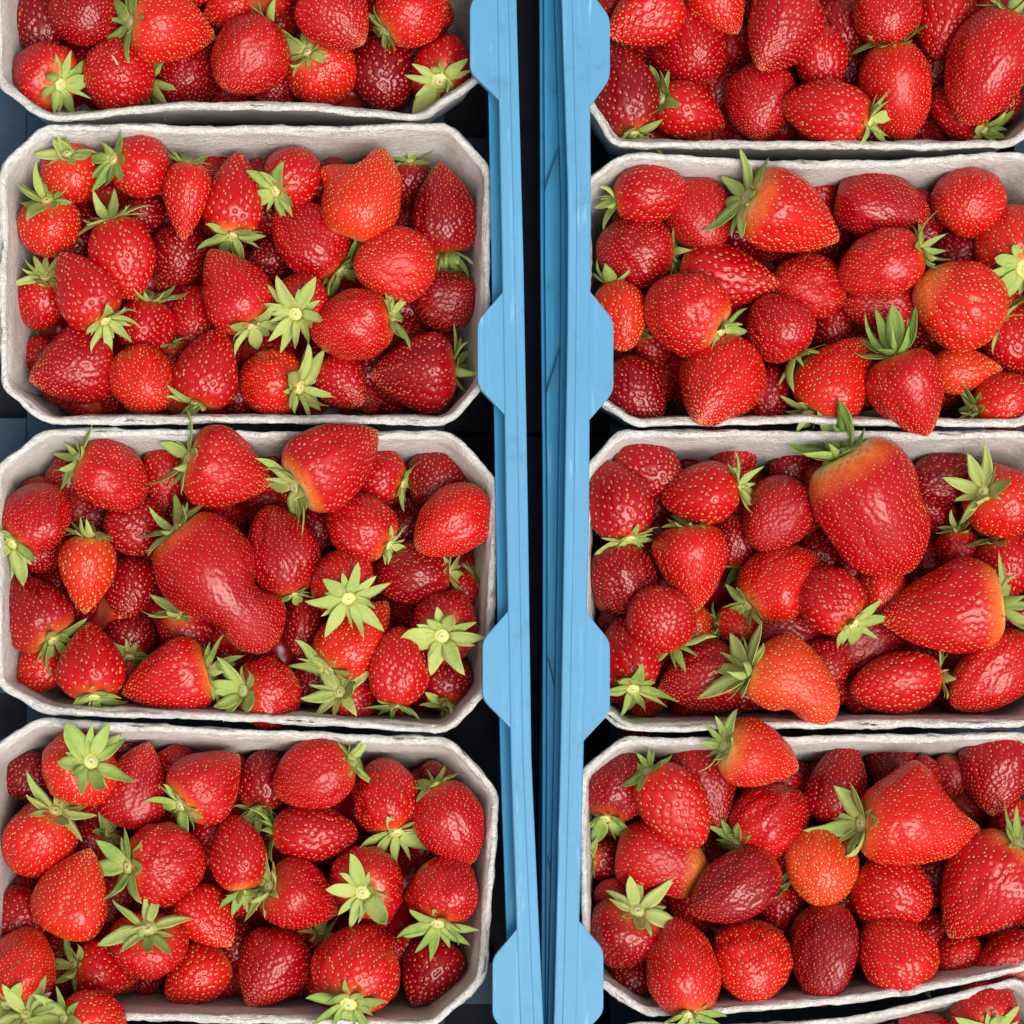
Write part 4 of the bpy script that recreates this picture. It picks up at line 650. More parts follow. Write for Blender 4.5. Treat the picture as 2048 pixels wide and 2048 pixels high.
(-110.4, -175.1, -35.5, 25.3, 21.7, 242, -18, 3),
(-88.3, -113.9, -35.6, 21.5, 18.2, 198, 18, 3),
(-92.1, -132.9, -34.9, 20.4, 18.3, 45, -13, 3),
(-89.4, -152.0, -35.4, 24.3, 20.7, 28, 30, 3),
(-88.6, -174.2, -34.0, 24.9, 20.3, 320, -22, 3),
(-74.0, -113.8, -37.5, 23.9, 20.7, 215, -34, 3),
(-72.7, -133.1, -36.8, 23.1, 19.5, 156, -15, 3),
(-73.7, -152.9, -34.3, 24.7, 20.6, 298, -22, 3),
(-72.3, -176.5, -34.4, 22.2, 18.8, 26, 0, 3),
(-74.5, -192.2, -34.9, 19.8, 17.9, 112, 16, 3),
(-52.7, -114.2, -36.8, 26.8, 21.7, 29, -17, 3),
(-53.7, -135.4, -34.7, 20.2, 18.2, 305, 23, 3),
(-55.2, -157.2, -35.0, 23.8, 20.2, 345, -3, 3),
(-51.5, -174.9, -35.1, 22.5, 18.6, 264, -28, 3),
(-53.5, -193.0, -38.7, 17.1, 15.1, 131, 16, 3),
(-33.9, -111.7, -37.5, 24.2, 21.3, 298, 0, 3),
(-33.8, -135.9, -37.7, 22.7, 19.2, 109, -21, 3),
(-32.4, -155.6, -34.1, 21.7, 18.9, 79, -3, 3),
(-36.7, -175.0, -36.7, 22.2, 18.4, 220, 2, 3),
(-135.2, -101.3, -24.7, 19.9, 17.3, 230, 21, 3),
(-80.1, -103.1, -25.6, 16.3, 14.2, 331, -24, 3),
(-70.3, -105.1, -25.7, 18.5, 16.1, 339, -20, 3),
(-29.9, -107.8, -25.6, 17.8, 15.5, 122, -26, 3),
(-52.7, -189.9, -25.7, 17.3, 15.1, 87, -21, 3),
(-74.0, -189.5, -23.7, 19.7, 17.1, 61, -30, 3),
(-185.8, -186.5, -22.3, 20.5, 17.9, 351, 2, 3),
(-193.9, -180.1, -26.0, 20.2, 17.5, 245, -36, 3),
(-143.8, -103.6, -35.2, 21.1, 18.4, 272, -26, 3),
(-134.5, -102.6, -35.8, 16.5, 14.3, 118, -10, 3),
(-123.9, -103.1, -38.1, 17.2, 15.0, 252, 33, 3),
(-113.1, -105.7, -36.2, 21.3, 18.5, 200, 10, 3),
(-82.6, -106.8, -37.6, 19.9, 17.3, 304, 14, 3),
(-71.4, -106.2, -37.0, 20.7, 18.0, 8, -26, 3),
(-62.4, -107.8, -37.4, 21.1, 18.4, 153, 18, 3),
(-49.7, -106.7, -38.7, 16.9, 14.7, 201, 19, 3),
(-32.2, -108.9, -38.6, 19.7, 17.1, 138, -17, 3),
(-24.7, -117.4, -36.4, 20.1, 17.5, 123, -25, 3),
(-24.1, -129.5, -37.5, 17.3, 15.1, 94, 9, 3),
(-25.5, -142.1, -37.6, 17.7, 15.4, 114, 4, 3),
(-27.4, -154.5, -35.4, 21.2, 18.4, 201, -1, 3),
(-27.8, -167.0, -37.0, 19.0, 16.5, 310, -16, 3),
(-54.3, -188.7, -36.4, 17.5, 15.2, 180, -28, 3),
(-66.9, -186.4, -36.0, 21.8, 18.9, 341, 8, 3),
(-75.0, -188.3, -38.0, 16.9, 14.7, 213, -31, 3),
(-85.5, -187.7, -37.9, 19.1, 16.6, 151, 6, 3),
(-106.3, -185.5, -38.8, 21.5, 18.7, 335, 23, 3),
(-116.3, -186.4, -38.9, 18.9, 16.5, 349, -25, 3),
(-148.3, -187.5, -38.5, 16.3, 14.2, 138, -22, 3),
(-157.2, -185.8, -37.0, 17.2, 14.9, 200, -18, 3),
(-166.2, -184.7, -37.9, 20.4, 17.7, 123, -3, 3),
(-183.5, -185.3, -36.8, 20.5, 17.9, 208, -30, 3),
(-191.4, -179.1, -37.5, 20.7, 18.0, 184, -5, 3),
(-192.9, -142.4, -38.8, 17.3, 15.0, 157, 26, 3),
(-193.9, -129.8, -38.8, 17.1, 14.9, 152, 9, 3),
(-192.4, -117.7, -36.2, 20.6, 17.9, 139, -1, 3),
(-180.1, -102.0, -36.3, 21.4, 18.6, 185, 10, 3),
(-162.6, -103.9, -48.1, 17.9, 15.6, 57, -14, 3),
(-151.4, -105.6, -48.0, 21.4, 18.6, 209, -20, 3),
(-142.5, -105.1, -49.4, 20.6, 17.9, 274, 20, 3),
(-132.3, -106.2, -48.4, 19.9, 17.3, 39, -5, 3),
(-122.9, -105.8, -48.4, 18.4, 16.0, 147, -25, 3),
(-113.0, -106.0, -49.8, 17.6, 15.3, 357, 32, 3),
(-103.0, -106.4, -48.6, 17.9, 15.5, 124, -32, 3),
(-93.3, -107.5, -47.6, 21.1, 18.4, 211, -26, 3),
(-83.4, -108.0, -49.3, 21.4, 18.7, 324, -25, 3),
(-73.6, -108.5, -46.2, 20.6, 17.9, 174, 11, 3),
(-63.4, -108.7, -48.6, 18.4, 16.0, 95, -22, 3),
(-53.5, -109.1, -47.3, 19.2, 16.7, 147, -23, 3),
(-33.7, -109.6, -46.3, 17.3, 15.1, 34, 24, 3),
(-24.7, -117.4, -49.1, 16.1, 14.0, 221, 11, 3),
(-26.1, -129.9, -46.9, 17.3, 15.1, 347, -24, 3),
(-26.5, -142.2, -47.0, 17.0, 14.8, 256, -25, 3),
(-30.0, -154.3, -47.0, 21.3, 18.5, 332, 8, 3),
(-29.3, -166.6, -47.2, 21.2, 18.4, 196, 38, 3),
(-32.2, -178.0, -46.9, 21.3, 18.5, 309, 25, 3),
(-38.1, -187.0, -49.1, 17.7, 15.4, 48, 6, 3),
(-59.0, -185.0, -46.8, 20.0, 17.4, 184, -38, 3),
(-67.2, -186.1, -46.6, 20.1, 17.5, 166, -13, 3),
(-76.2, -186.7, -49.4, 16.1, 14.0, 140, 24, 3),
(-86.1, -186.8, -47.8, 16.4, 14.3, 16, -35, 3),
(-96.5, -185.4, -48.1, 19.2, 16.7, 150, 3, 3),
(-106.4, -184.0, -49.1, 21.6, 18.8, 284, -14, 3),
(-116.0, -184.7, -47.7, 17.7, 15.4, 15, -12, 3),
(-125.8, -184.7, -48.0, 20.6, 17.9, 217, 7, 3),
(-136.2, -185.4, -47.1, 16.5, 14.3, 299, -26, 3),
(-145.6, -184.6, -47.6, 18.4, 16.0, 115, -33, 3),
(-153.4, -182.6, -48.7, 20.7, 18.0, 128, -31, 3),
(-164.1, -183.3, -48.3, 19.8, 17.2, 349, 39, 3),
(-180.7, -183.8, -49.2, 18.7, 16.3, 206, -19, 3),
(-191.4, -179.1, -47.1, 17.7, 15.4, 264, -38, 3),
(-191.9, -167.0, -47.2, 18.6, 16.2, 100, -7, 3),
(-191.4, -154.7, -46.6, 17.3, 15.0, 151, -38, 3),
(-189.8, -142.5, -47.1, 21.4, 18.6, 32, 5, 3),
(-192.4, -130.0, -46.5, 17.3, 15.0, 322, 28, 3),
(-191.9, -117.9, -49.3, 17.6, 15.3, 323, 0, 3),
(-189.3, -106.8, -49.8, 21.8, 19.0, 89, 5, 3),
(-180.1, -102.0, -47.1, 18.5, 16.1, 52, 3, 3),
(-181.5, -217.3, -35.1, 18.6, 15.1, 1, -31, 4),
(-118.6, -218.8, -38.6, 16.5, 14.8, 354, 36, 4),
(-171.4, -221.3, -24.6, 17.7, 15.4, 14, -29, 4),
(-160.0, -222.1, -25.0, 20.1, 17.5, 335, 35, 4),
(-150.6, -220.9, -25.7, 16.9, 14.7, 200, -2, 4),
(-139.0, -222.0, -23.9, 16.5, 14.4, 37, 6, 4),
(-128.3, -222.0, -23.1, 16.5, 14.4, 331, 25, 4),
(-117.4, -223.1, -22.9, 20.1, 17.4, 91, -28, 4),
(-106.6, -222.4, -23.2, 17.6, 15.3, 88, 16, 4),
(-96.7, -225.3, -22.6, 21.8, 18.9, 235, 3, 4),
(-84.8, -222.9, -24.4, 18.0, 15.6, 115, -27, 4),
(-76.0, -225.5, -23.3, 21.0, 18.3, 142, 39, 4),
(-62.1, -222.5, -22.4, 16.2, 14.0, 80, 35, 4),
(-52.2, -223.6, -25.8, 17.9, 15.6, 246, -28, 4),
(-37.3, -226.1, -25.0, 20.9, 18.2, 45, 32, 4),
(-193.5, -229.0, -25.8, 21.4, 18.6, 221, 27, 4),
(-187.9, -221.4, -24.0, 16.4, 14.3, 161, -13, 4),
(-169.8, -222.5, -37.1, 16.7, 14.5, 235, -24, 4),
(-159.3, -222.7, -37.7, 16.5, 14.4, 105, -5, 4),
(-147.8, -224.2, -38.5, 19.9, 17.3, 243, 21, 4),
(-138.1, -223.5, -36.5, 17.6, 15.3, 263, -37, 4),
(-127.1, -225.2, -38.9, 19.8, 17.2, 331, -11, 4),
(-117.0, -225.7, -38.4, 20.5, 17.9, 186, -22, 4),
(-107.0, -225.4, -37.7, 18.3, 15.9, 21, 7, 4),
(-96.9, -225.9, -36.2, 19.9, 17.3, 8, 36, 4),
(-86.5, -225.5, -37.2, 18.7, 16.3, 18, -4, 4),
(-75.5, -224.9, -38.2, 18.6, 16.2, 160, 34, 4),
(-64.4, -224.6, -38.9, 17.2, 15.0, 84, -39, 4),
(-55.1, -225.6, -38.7, 18.2, 15.8, 191, 25, 4),
(-40.0, -227.6, -36.3, 21.0, 18.3, 108, 39, 4),
(-193.0, -229.2, -36.2, 17.8, 15.5, 298, -26, 4),
(-185.2, -222.9, -36.9, 18.7, 16.2, 348, 7, 4),
(-163.7, -227.1, -49.2, 21.3, 18.5, 38, 35, 4),
(-155.0, -226.7, -49.3, 21.3, 18.5, 354, -8, 4),
(-146.2, -226.0, -46.2, 19.8, 17.2, 131, -31, 4),
(-136.6, -225.9, -47.3, 20.1, 17.5, 108, 1, 4),
(-126.8, -226.1, -48.1, 20.7, 18.0, 347, -17, 4),
(-117.0, -226.0, -46.1, 18.8, 16.3, 220, -29, 4),
(-107.2, -227.4, -48.4, 21.6, 18.8, 68, -11, 4),
(-97.4, -227.1, -48.5, 18.2, 15.9, 253, 6, 4),
(-86.7, -225.8, -49.1, 16.8, 14.6, 136, -26, 4),
(-76.3, -225.8, -48.4, 16.3, 14.2, 215, -31, 4),
(-67.7, -227.4, -48.7, 18.8, 16.3, 277, 5, 4),
(-58.3, -227.9, -48.7, 18.1, 15.7, 246, -38, 4),
(-42.7, -229.0, -48.4, 20.0, 17.4, 59, -3, 4),
(-191.6, -229.9, -48.5, 17.0, 14.8, 8, -11, 4),
(-183.9, -223.7, -48.1, 17.9, 15.6, 33, 35, 4),
(62.6, 208.6, -48.9, 30.5, 25.9, 108, 18, 5),
(64.3, 179.5, -47.4, 31.0, 25.8, 133, -24, 5),
(90.1, 228.1, -47.4, 31.7, 26.2, 28, 37, 5),
(86.2, 207.1, -47.8, 29.6, 26.3, 322, -9, 5),
(87.1, 183.8, -46.5, 30.0, 25.5, 185, 20, 5),
(112.1, 207.6, -46.6, 31.7, 26.3, 190, 28, 5),
(110.8, 179.4, -45.9, 32.1, 28.7, 233, -29, 5),
(135.6, 207.1, -45.2, 30.7, 25.3, 223, 26, 5),
(132.4, 182.6, -44.2, 28.1, 25.4, 147, -23, 5),
(158.0, 204.1, -47.2, 34.3, 27.8, 234, 30, 5),
(156.4, 183.4, -44.5, 34.6, 28.0, 242, -12, 5),
(180.6, 203.2, -44.9, 29.3, 25.4, 126, -37, 5),
(181.0, 182.1, -48.3, 35.6, 29.0, 164, 0, 5),
(41.3, 178.7, -35.0, 22.2, 17.8, 87, -21, 5),
(57.3, 213.6, -34.8, 23.8, 19.4, 71, 29, 5),
(59.2, 199.0, -36.3, 25.1, 21.5, 173, 20, 5),
(60.0, 175.5, -37.9, 24.7, 21.5, 127, -32, 5),
(55.9, 159.0, -35.0, 16.8, 14.8, 36, 38, 5),
(76.2, 213.7, -37.5, 26.1, 21.8, 295, 20, 5),
(75.7, 197.3, -35.3, 24.6, 21.4, 54, 36, 5),
(77.3, 175.2, -36.6, 23.3, 20.1, 340, -11, 5),
(75.0, 158.8, -34.2, 19.2, 16.0, 63, 32, 5),
(94.8, 217.9, -34.9, 24.5, 20.1, 182, -28, 5),
(93.6, 194.9, -37.9, 26.1, 21.2, 221, -20, 5),
(94.6, 175.9, -38.0, 24.9, 21.7, 168, 25, 5),
(96.7, 159.9, -36.5, 19.9, 16.6, 73, 37, 5),
(111.9, 213.0, -35.2, 24.9, 20.2, 185, -34, 5),
(116.3, 198.1, -36.5, 22.3, 18.1, 110, 25, 5),
(113.5, 179.2, -38.2, 22.0, 18.9, 15, 14, 5),
(133.9, 213.7, -38.2, 26.3, 21.6, 275, -8, 5),
(130.6, 194.4, -38.1, 23.3, 18.9, 299, -26, 5),
(133.7, 175.9, -37.6, 25.5, 20.8, 261, -34, 5),
(132.2, 161.0, -34.7, 21.7, 17.6, 286, 13, 5),
(149.7, 213.9, -38.0, 21.3, 19.0, 209, 5, 5),
(151.4, 197.5, -37.9, 20.8, 18.6, 98, 35, 5),
(149.6, 177.1, -36.6, 21.8, 18.7, 303, 22, 5),
(150.6, 159.3, -36.6, 19.4, 16.5, 256, -19, 5),
(166.8, 214.1, -35.5, 23.7, 19.3, 330, -21, 5),
(169.0, 194.3, -38.8, 24.6, 20.2, 244, 5, 5),
(169.3, 175.9, -34.2, 24.7, 20.7, 80, 30, 5),
(186.7, 215.1, -35.0, 21.2, 18.9, 282, 11, 5),
(188.6, 197.6, -34.5, 23.1, 18.5, 315, 1, 5),
(189.6, 177.5, -36.4, 21.1, 19.1, 281, 28, 5),
(189.5, 159.0, -38.4, 20.3, 17.8, 312, 37, 5),
(203.6, 213.6, -38.9, 20.8, 16.8, 147, 23, 5),
(204.2, 195.2, -38.0, 16.4, 14.8, 71, -22, 5),
(205.1, 178.8, -38.4, 20.2, 16.2, 54, -22, 5),
(202.3, 181.2, -24.2, 20.0, 17.4, 294, -39, 5),
(201.3, 169.6, -23.6, 18.7, 16.3, 172, 10, 5),
(137.1, 162.4, -24.5, 20.2, 17.5, 339, 12, 5),
(126.5, 161.8, -23.7, 18.0, 15.7, 314, -20, 5),
(42.9, 207.6, -25.5, 16.7, 14.5, 222, 16, 5),
(45.7, 218.6, -25.7, 21.2, 18.4, 229, 7, 5),
(199.9, 182.0, -38.5, 21.5, 18.7, 61, -17, 5),
(199.9, 170.3, -38.3, 20.9, 18.2, 114, 20, 5),
(192.1, 164.4, -38.0, 21.0, 18.3, 31, -12, 5),
(177.8, 163.8, -37.8, 17.0, 14.8, 32, 9, 5),
(166.8, 164.4, -37.2, 19.2, 16.7, 50, 13, 5),
(155.9, 165.3, -36.3, 21.4, 18.6, 196, -11, 5),
(146.7, 164.2, -36.9, 19.9, 17.3, 100, -7, 5),
(136.8, 163.3, -36.8, 17.0, 14.8, 207, -19, 5),
(126.1, 165.7, -37.1, 21.4, 18.6, 137, 32, 5),
(115.9, 163.6, -36.0, 18.2, 15.8, 301, 2, 5),
(105.7, 164.0, -37.5, 17.0, 14.8, 57, -23, 5),
(95.2, 163.7, -37.7, 19.0, 16.5, 295, 30, 5),
(84.8, 163.7, -37.7, 17.1, 14.9, 234, -25, 5),
(76.1, 165.2, -37.5, 21.6, 18.8, 350, 6, 5),
(65.2, 164.7, -38.2, 18.9, 16.4, 340, -18, 5),
(49.5, 165.3, -37.8, 18.2, 15.8, 125, 35, 5),
(43.8, 173.5, -36.8, 16.5, 14.3, 105, 25, 5),
(45.2, 185.2, -35.7, 19.0, 16.5, 342, -26, 5),
(46.6, 196.6, -35.0, 20.0, 17.4, 347, 34, 5),
(45.2, 207.5, -38.8, 20.2, 17.6, 218, -29, 5),
(46.6, 218.4, -36.7, 21.7, 18.8, 4, 25, 5),
(198.0, 228.4, -48.6, 20.3, 17.6, 189, -8, 5),
(198.9, 217.1, -49.4, 19.2, 16.7, 56, 35, 5),
(198.5, 205.5, -48.8, 20.7, 18.0, 290, 33, 5),
(199.4, 193.8, -48.1, 16.7, 14.5, 7, -33, 5),
(199.9, 182.0, -46.3, 17.5, 15.2, 2, -10, 5),
(198.0, 171.1, -46.9, 21.2, 18.5, 244, 35, 5),
(190.8, 165.2, -46.9, 18.3, 15.9, 113, -34, 5),
(175.4, 165.6, -46.3, 18.7, 16.3, 309, -17, 5),
(166.8, 164.4, -46.9, 17.2, 15.0, 45, 3, 5),
(155.4, 165.9, -48.8, 19.8, 17.2, 262, 17, 5),
(146.5, 164.5, -48.8, 17.5, 15.2, 166, -27, 5),
(135.7, 166.3, -49.3, 20.2, 17.5, 23, 23, 5),
(126.1, 165.4, -47.4, 16.8, 14.6, 80, -33, 5),
(116.0, 164.5, -49.8, 17.7, 15.4, 266, -16, 5),
(106.2, 165.5, -47.3, 19.0, 16.6, 221, -7, 5),
(96.3, 165.5, -46.4, 19.9, 17.3, 1, -12, 5),
(86.4, 165.5, -48.4, 19.9, 17.3, 274, -4, 5),
(77.7, 166.7, -48.9, 21.8, 19.0, 343, 2, 5),
(65.7, 165.0, -47.2, 17.4, 15.1, 220, -32, 5),
(49.9, 165.5, -47.8, 17.0, 14.8, 134, -28, 5),
(47.6, 175.1, -49.0, 18.3, 15.9, 50, 23, 5),
(47.6, 185.9, -49.7, 19.3, 16.8, 301, 20, 5),
(45.7, 196.4, -48.3, 16.8, 14.6, 337, -37, 5),
(48.0, 207.5, -46.1, 20.1, 17.5, 23, -31, 5),
(46.1, 218.5, -49.8, 16.7, 14.6, 298, -6, 5),
(66.5, 112.3, -45.1, 35.2, 28.6, 301, 16, 6),
(66.4, 88.7, -46.2, 32.5, 28.8, 265, -14, 6),
(63.4, 69.0, -46.4, 31.5, 26.5, 113, 39, 6),
(88.1, 112.5, -45.5, 34.2, 28.1, 264, 20, 6),
(86.4, 87.0, -47.1, 30.9, 27.0, 205, -36, 6),
(89.8, 68.1, -47.9, 32.6, 27.9, 183, -1, 6),
(111.8, 109.8, -47.2, 28.7, 26.0, 280, -33, 6),
(111.3, 90.1, -46.0, 33.0, 26.7, 156, -11, 6),
(111.3, 68.2, -45.3, 31.4, 27.9, 52, 7, 6),
(139.3, 112.5, -48.2, 30.6, 25.6, 80, 5, 6),
(135.3, 87.1, -47.3, 34.9, 28.4, 27, 14, 6),
(136.1, 70.1, -46.5, 31.4, 28.1, 139, 16, 6),
(162.6, 109.8, -47.4, 28.5, 25.5, 17, 39, 6),
(162.2, 91.4, -46.1, 31.0, 27.3, 50, -15, 6),
(162.2, 65.9, -46.6, 31.6, 26.0, 164, -25, 6),
(183.5, 112.3, -47.2, 32.9, 26.7, 59, 2, 6),
(188.2, 91.2, -47.8, 33.8, 28.4, 193, -36, 6),
(185.4, 67.7, -46.7, 31.6, 26.2, 239, -39, 6),
(55.6, 112.8, -38.4, 23.3, 19.5, 272, 1, 6),
(56.0, 97.2, -38.2, 20.4, 18.5, 184, -12, 6),
(57.5, 83.0, -35.7, 24.1, 20.6, 207, -7, 6),
(56.5, 61.9, -34.8, 22.9, 19.8, 29, -37, 6),
(78.9, 115.3, -38.1, 20.6, 18.3, 330, 24, 6),
(74.9, 97.6, -36.5, 21.4, 18.7, 281, 28, 6),
(74.9, 81.1, -38.3, 23.5, 20.5, 347, -15, 6),
(77.3, 63.0, -36.1, 23.9, 21.1, 226, 0, 6),
(96.9, 117.9, -38.8, 25.4, 20.4, 262, -22, 6),
(94.6, 96.2, -34.9, 22.0, 18.7, 8, 39, 6),
(98.3, 81.3, -35.6, 25.2, 21.3, 93, -15, 6),
(94.9, 62.9, -38.3, 23.6, 20.4, 36, -38, 6),
(117.4, 113.3, -36.8, 26.8, 22.0, 143, 30, 6),
(117.5, 96.4, -37.9, 23.3, 20.9, 338, 30, 6),
(114.8, 80.4, -37.1, 25.4, 21.5, 192, 18, 6),
(116.9, 61.0, -37.6, 23.5, 18.9, 261, -9, 6),
(133.6, 116.4, -35.9, 24.2, 19.9, 182, 11, 6),
(132.1, 99.2, -35.7, 24.3, 20.9, 268, -21, 6),
(133.4, 82.9, -38.0, 27.2, 21.9, 334, -9, 6),
(133.0, 61.8, -37.6, 22.0, 18.4, 246, -4, 6),
(151.3, 113.5, -36.0, 24.1, 20.2, 64, -19, 6),
(151.6, 96.1, -35.6, 25.8, 21.1, 223, 15, 6),
(150.9, 83.4, -36.5, 22.1, 19.6, 113, 15, 6),
(152.1, 65.8, -36.1, 21.1, 18.7, 243, 35, 6),
(169.9, 118.3, -36.2, 24.9, 21.1, 111, -1, 6),
(172.5, 97.7, -38.1, 25.1, 21.8, 53, 21, 6),
(173.6, 78.1, -37.5, 21.2, 18.6, 51, -33, 6),
(173.8, 61.5, -37.8, 20.3, 18.2, 129, -29, 6),
(192.9, 116.0, -34.7, 23.5, 21.0, 55, 17, 6),
(191.8, 96.6, -38.0, 24.3, 22.0, 198, 12, 6),
(191.6, 80.8, -36.9, 22.5, 18.9, 262, 16, 6),
(191.7, 63.2, -35.2, 23.0, 20.1, 208, 12, 6),
(100.6, 126.4, -25.8, 16.4, 14.2, 151, -1, 6),
(111.5, 123.7, -25.4, 20.7, 18.0, 46, -32, 6),
(167.8, 125.8, -24.1, 18.3, 15.9, 193, 10, 6),
(201.3, 89.6, -25.9, 20.9, 18.2, 41, -36, 6),
(201.8, 57.2, -24.4, 16.7, 14.5, 259, -38, 6),
(166.2, 55.2, -23.8, 19.8, 17.2, 309, 26, 6),
(159.4, 53.0, -22.1, 16.5, 14.4, 225, -8, 6),
(149.1, 54.1, -22.1, 19.5, 16.9, 288, -28, 6),
(76.3, 123.1, -38.3, 17.8, 15.5, 328, 27, 6),
(84.8, 123.4, -38.2, 20.1, 17.4, 200, 10, 6),
(94.0, 123.1, -36.3, 20.0, 17.4, 287, -4, 6),
(102.7, 123.4, -36.9, 18.4, 16.0, 96, 9, 6),
(112.5, 121.3, -35.9, 21.6, 18.7, 284, 19, 6),
(120.3, 125.1, -36.3, 16.3, 14.2, 38, 31, 6),
(129.2, 121.6, -35.5, 21.5, 18.7, 137, 18, 6),
(138.4, 123.5, -37.5, 18.8, 16.4, 94, 29, 6),
(147.2, 123.3, -38.4, 19.9, 17.3, 290, 27, 6),
(157.0, 124.4, -38.6, 17.3, 15.1, 79, -22, 6),
(164.9, 123.3, -35.6, 20.2, 17.6, 168, -4, 6),
(174.9, 124.2, -37.4, 17.8, 15.5, 6, 15, 6),
(188.5, 124.2, -37.2, 17.4, 15.1, 323, 8, 6),
(199.4, 121.1, -35.2, 20.6, 17.9, 206, -8, 6),
(200.4, 110.8, -37.2, 17.5, 15.2, 214, 34, 6),
(200.4, 100.2, -37.2, 19.9, 17.3, 109, -33, 6),
(199.4, 89.6, -35.5, 18.2, 15.9, 63, 35, 6),
(200.9, 79.0, -35.8, 16.2, 14.1, 356, 22, 6),
(199.4, 68.7, -38.4, 19.3, 16.7, 276, 19, 6),
(200.4, 57.8, -38.2, 17.6, 15.3, 293, 2, 6),
(185.6, 56.8, -35.8, 19.5, 17.0, 290, 1, 6),
(176.0, 54.6, -37.0, 16.4, 14.2, 19, 2, 6),
(165.6, 55.7, -35.2, 17.6, 15.3, 133, -5, 6),
(155.3, 57.4, -37.2, 21.5, 18.7, 236, 19, 6),
(147.6, 56.3, -38.6, 20.5, 17.8, 317, -18, 6),
(139.0, 56.4, -36.3, 20.8, 18.0, 65, -14, 6),
(130.6, 55.0, -37.7, 16.9, 14.7, 170, 17, 6),
(96.0, 56.7, -38.7, 20.4, 17.7, 118, -23, 6),
(87.7, 57.0, -38.0, 20.6, 17.9, 156, 22, 6),
(76.5, 55.1, -35.5, 18.5, 16.1, 4, 1, 6),
(62.3, 55.4, -37.3, 16.3, 14.2, 113, 2, 6),
(51.7, 59.1, -35.6, 21.8, 18.9, 216, 22, 6),
(49.5, 79.5, -38.9, 19.5, 16.9, 196, -7, 6),
(49.5, 90.1, -37.0, 18.5, 16.0, 269, 8, 6),
(47.4, 101.0, -36.4, 16.7, 14.5, 254, 15, 6),
(49.8, 111.1, -38.5, 20.7, 18.0, 306, 20, 6),
(52.2, 120.6, -36.0, 21.1, 18.4, 23, 37, 6),
(65.5, 121.9, -37.9, 21.2, 18.4, 1, 20, 6),
(79.9, 120.6, -47.7, 21.2, 18.5, 193, -27, 6),
(87.1, 121.5, -47.5, 17.8, 15.5, 169, -1, 6),
(96.3, 120.7, -47.7, 19.2, 16.7, 289, -37, 6),
(104.3, 121.0, -47.5, 18.6, 16.2, 297, -22, 6),
(112.6, 121.0, -47.5, 19.7, 17.1, 273, -35, 6),
(121.0, 120.2, -49.9, 20.2, 17.5, 164, -33, 6),
(129.2, 121.3, -46.4, 20.5, 17.8, 84, -7, 6),
(138.0, 122.4, -49.1, 17.5, 15.2, 270, 37, 6),
(145.3, 120.5, -49.4, 20.5, 17.8, 51, -9, 6),
(154.0, 121.1, -46.2, 18.6, 16.2, 78, 17, 6),
(163.6, 122.2, -46.9, 17.1, 14.9, 189, -38, 6),
(170.2, 120.9, -49.8, 19.1, 16.6, 62, -20, 6),
(183.7, 121.6, -46.7, 20.9, 18.2, 348, -32, 6),
(198.9, 120.8, -48.5, 18.0, 15.6, 155, 29, 6),
(197.5, 110.0, -49.5, 20.1, 17.5, 235, 24, 6),
(197.5, 99.8, -46.7, 20.4, 17.8, 61, -13, 6),
(198.0, 89.6, -48.8, 21.2, 18.4, 0, -34, 6),
(197.0, 79.5, -49.6, 21.1, 18.3, 93, 16, 6),
(197.5, 69.2, -46.1, 19.7, 17.2, 167, -24, 6),
(197.0, 59.2, -47.3, 21.4, 18.6, 350, -22, 6),
(182.1, 58.7, -48.9, 21.0, 18.2, 128, 37, 6),
(172.4, 57.1, -46.6, 19.2, 16.7, 77, -9, 6),
(163.6, 57.4, -46.5, 20.1, 17.5, 103, -1, 6),
(154.7, 58.0, -49.6, 20.5, 17.8, 144, 19, 6),
(146.2, 58.5, -48.2, 20.7, 18.0, 47, 4, 6),
(138.8, 56.9, -49.2, 18.4, 16.0, 3, -29, 6),
(130.0, 58.6, -49.5, 21.3, 18.5, 232, -34, 6),
(121.9, 58.6, -48.2, 21.1, 18.4, 15, 10, 6),
(113.3, 57.0, -46.8, 18.1, 15.7, 177, 18, 6),
(105.6, 58.4, -49.5, 19.2, 16.7, 197, -32, 6),
(96.3, 57.0, -47.0, 17.8, 15.5, 109, 15, 6),
(87.7, 57.0, -46.5, 18.0, 15.6, 326, 21, 6),
(80.0, 57.6, -49.6, 17.8, 15.5, 60, 17, 6),
(64.9, 56.8, -48.3, 16.5, 14.3, 253, -7, 6),
(52.1, 59.3, -47.2, 18.4, 16.0, 328, -20, 6),
(50.6, 69.2, -50.0, 19.0, 16.6, 195, 3, 6),
(50.0, 79.6, -47.5, 18.3, 15.9, 43, 10, 6),
(50.9, 90.1, -47.9, 19.9, 17.3, 147, 1, 6),
(50.4, 100.5, -46.4, 18.7, 16.2, 301, 21, 6),
(51.3, 110.7, -49.3, 19.6, 17.1, 130, 24, 6),
(53.2, 120.2, -46.0, 21.1, 18.4, 12, -5, 6),
(69.0, 120.0, -48.5, 21.0, 18.2, 109, 14, 6),
(63.9, -3.6, -44.1, 31.1, 26.8, 179, 33, 7),
(63.3, -25.4, -46.0, 34.0, 28.8, 218, 2, 7),
(62.3, -50.6, -46.8, 33.6, 27.0, 288, 25, 7),
(86.8, -4.8, -46.3, 31.6, 26.8, 21, -32, 7),
(86.4, -25.6, -48.2, 29.9, 25.4, 154, 6, 7),
(85.7, -52.0, -47.9, 30.6, 27.6, 249, 1, 7),
(111.0, -1.2, -46.7, 34.1, 28.3, 177, -23, 7),
(113.5, -28.3, -46.2, 30.0, 26.6, 185, -5, 7),
(113.1, -52.5, -47.3, 28.8, 25.4, 163, -39, 7),
(137.9, -1.4, -45.8, 30.6, 25.8, 244, 33, 7),
